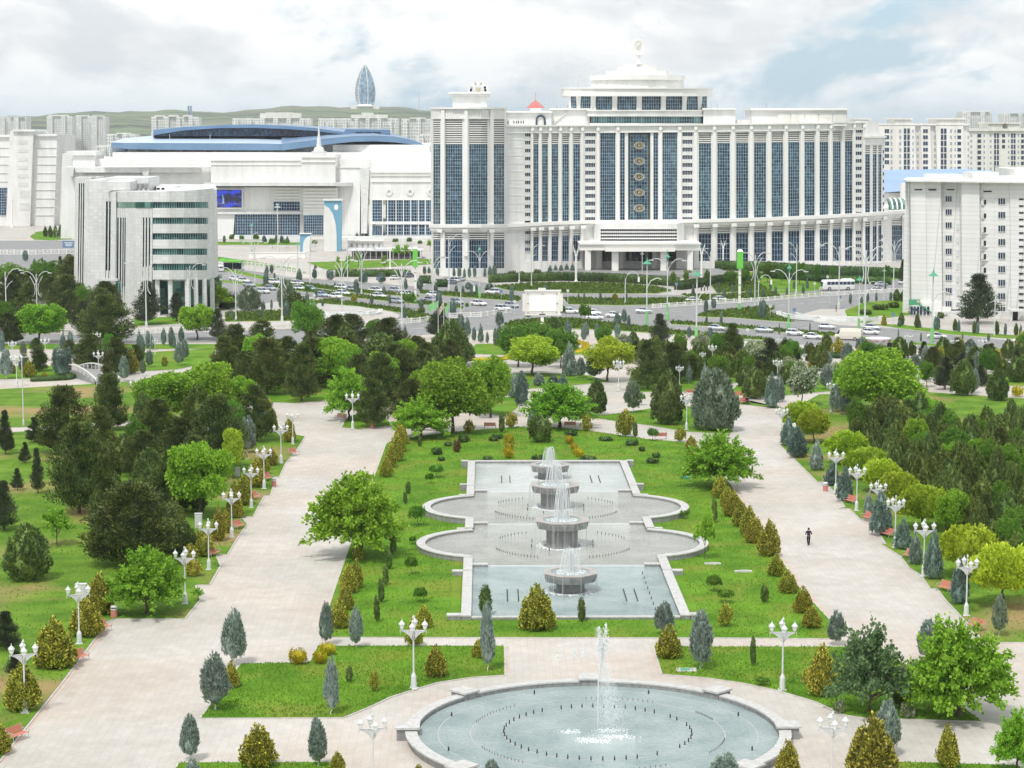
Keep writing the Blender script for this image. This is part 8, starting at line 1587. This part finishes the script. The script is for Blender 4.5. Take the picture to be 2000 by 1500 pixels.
infill('at the right park edge', [(1640, 700), (2010, 690), (2010, 762), (1840, 770), (1670, 732)], 34, ['darkcone', 'thuja', 'bluecyp', 'goldegg', 'pine', 'green', 'blackpine'], (34, 58), (.6, .85), 5, 17)
infill('in the centre garden', [(930, 655), (1110, 660), (1240, 690), (1230, 720), (1140, 705), (1000, 700)], 9, ['green', 'darkcone', 'bluecyp', 'goldegg'], (32, 50), (.6, .9), 6, 22)
infill('in the left garden', [(0, 700), (60, 690), (330, 690), (420, 700), (300, 730), (200, 718), (60, 735)], 12, ['pine', 'bluecyp', 'goldegg', 'green'], (32, 52), (.6, .9), 7, 26)
AF = 'before the arena'
plants(AF, 'road', [(422, 474, 13, 6), (438, 474, 15, 6), (516, 474, 17, 10), (540, 474, 19, 8), (550, 475, 16, 8), (561, 475, 15, 8), (697, 467, 13, 6), (706, 467, 13, 6), (716, 466, 14, 6), (726, 466, 13, 6), (736, 466, 14, 6), (745, 467, 12, 6)])
plants(AF, 'mush', [(452, 474, 15, 10), (472, 474, 14, 9), (532, 484, 17, 14), (559, 483, 15, 12), (615, 481, 11, 11), (772, 479, 13, 11), (799, 478, 13, 11), (820, 482, 12, 9), (500, 474, 15, 12)])
plants('on the oval lawn of the left plaza', 'darkcone', [(88, 463, 22, 9), (98, 464, 24, 9), (108, 465, 26, 9), (118, 464, 26, 10), (127, 462, 22, 8)])
plants('on the left plaza', 'bush', [(5, 434, 12, 16), (30, 435, 14, 14), (45, 434, 10, 14), (62, 433, 12, 10), (98, 434, 14, 10)])
# grass tufts on the lawns (nobody could count them) and ground cover on the verges
def tufts(name, polys, leaf, mat, avoid=None, seed=5):
    rng = np.random.default_rng(seed); PP = []
    for q, z, dens in polys:
        a = np.array(q); lo, hi = a.min(0), a.max(0); lo = np.maximum(lo, [-60, 125]); hi = np.minimum(hi, [75, 600]); n = int((hi - lo).prod() * dens)
        if n <= 0: continue
        p = rng.uniform(lo, hi, (n, 2)); c = np.zeros(n, bool)
        for i in range(len(a)):
            (x1, y1), (x2, y2) = a[i], a[(i + 1) % len(a)]; cond = ((y1 > p[:, 1]) != (y2 > p[:, 1])); xi = (x2 - x1) * (p[:, 1] - y1) / ((y2 - y1) + 1e-12) + x1; c ^= cond & (p[:, 0] < xi)
        p = p[c]
        if avoid is not None: p = p[~avoid(p)]
        PP.append(np.column_stack([p, np.full(len(p), z)]))
    p = np.concatenate(PP); n = len(p); d = rng.normal(0, .35, (n, 3)); d[:, 2] = 1; sc = .6 + .8 * rng.random(n) ** 2
    me = quads_mesh(name, leaf_arrays(p, d, leaf * sc, leaf * .7 * sc, rng), M[mat]); o = bpy.data.objects.new(name, me); col.objects.link(o); tag(o, 'short uneven grass blades covering the park lawns' if mat != 'f_strip' else 'low leafy ground cover filling the road verges', 'grass' if mat != 'f_strip' else 'ground cover', kind='stuff'); return o
M['f_grass'] = foliage('grass_blades', (.075, .185, .012), (.17, .33, .026), (.25, .41, .045), .35, .12)
inpool = lambda p: ((np.abs(p[:, 0] - AX) < 11.0) & (p[:, 1] > 182.5) & (p[:, 1] < 268.2)) | (((p[:, 0] - AX) / 14.6) ** 2 + ((p[:, 1] - 235.6) / 7.8) ** 2 < 1) | (((p[:, 0] - AX) / 14.8) ** 2 + ((p[:, 1] - 215.3) / 7.8) ** 2 < 1)
tufts('grass_tufts', [l for l in LAWNS], .13, 'f_grass', inpool)
tufts('ground_cover', VERGES, .55, 'f_strip', None, 9)
finish_series()
# ---------------------------------------------------------------- air
if HAZE:
    m = MB(); m.box((0, 3650, 149), (9000, 7500, 302)); hz = m.build('haze', None); hz['kind'] = 'stuff'; mt = bpy.data.materials.new('haze'); mt.use_nodes = True; t = mt.node_tree; t.nodes.clear(); o_ = t.nodes.new('ShaderNodeOutputMaterial'); v_ = t.nodes.new('ShaderNodeVolumePrincipled'); v_.inputs['Color'].default_value = (.93, .965, 1, 1); v_.inputs['Density'].default_value = HAZE; v_.inputs['Anisotropy'].default_value = .3
    t.links.new(v_.outputs[0], o_.inputs['Volume']); hz.data.materials.clear(); hz.data.materials.append(mt)
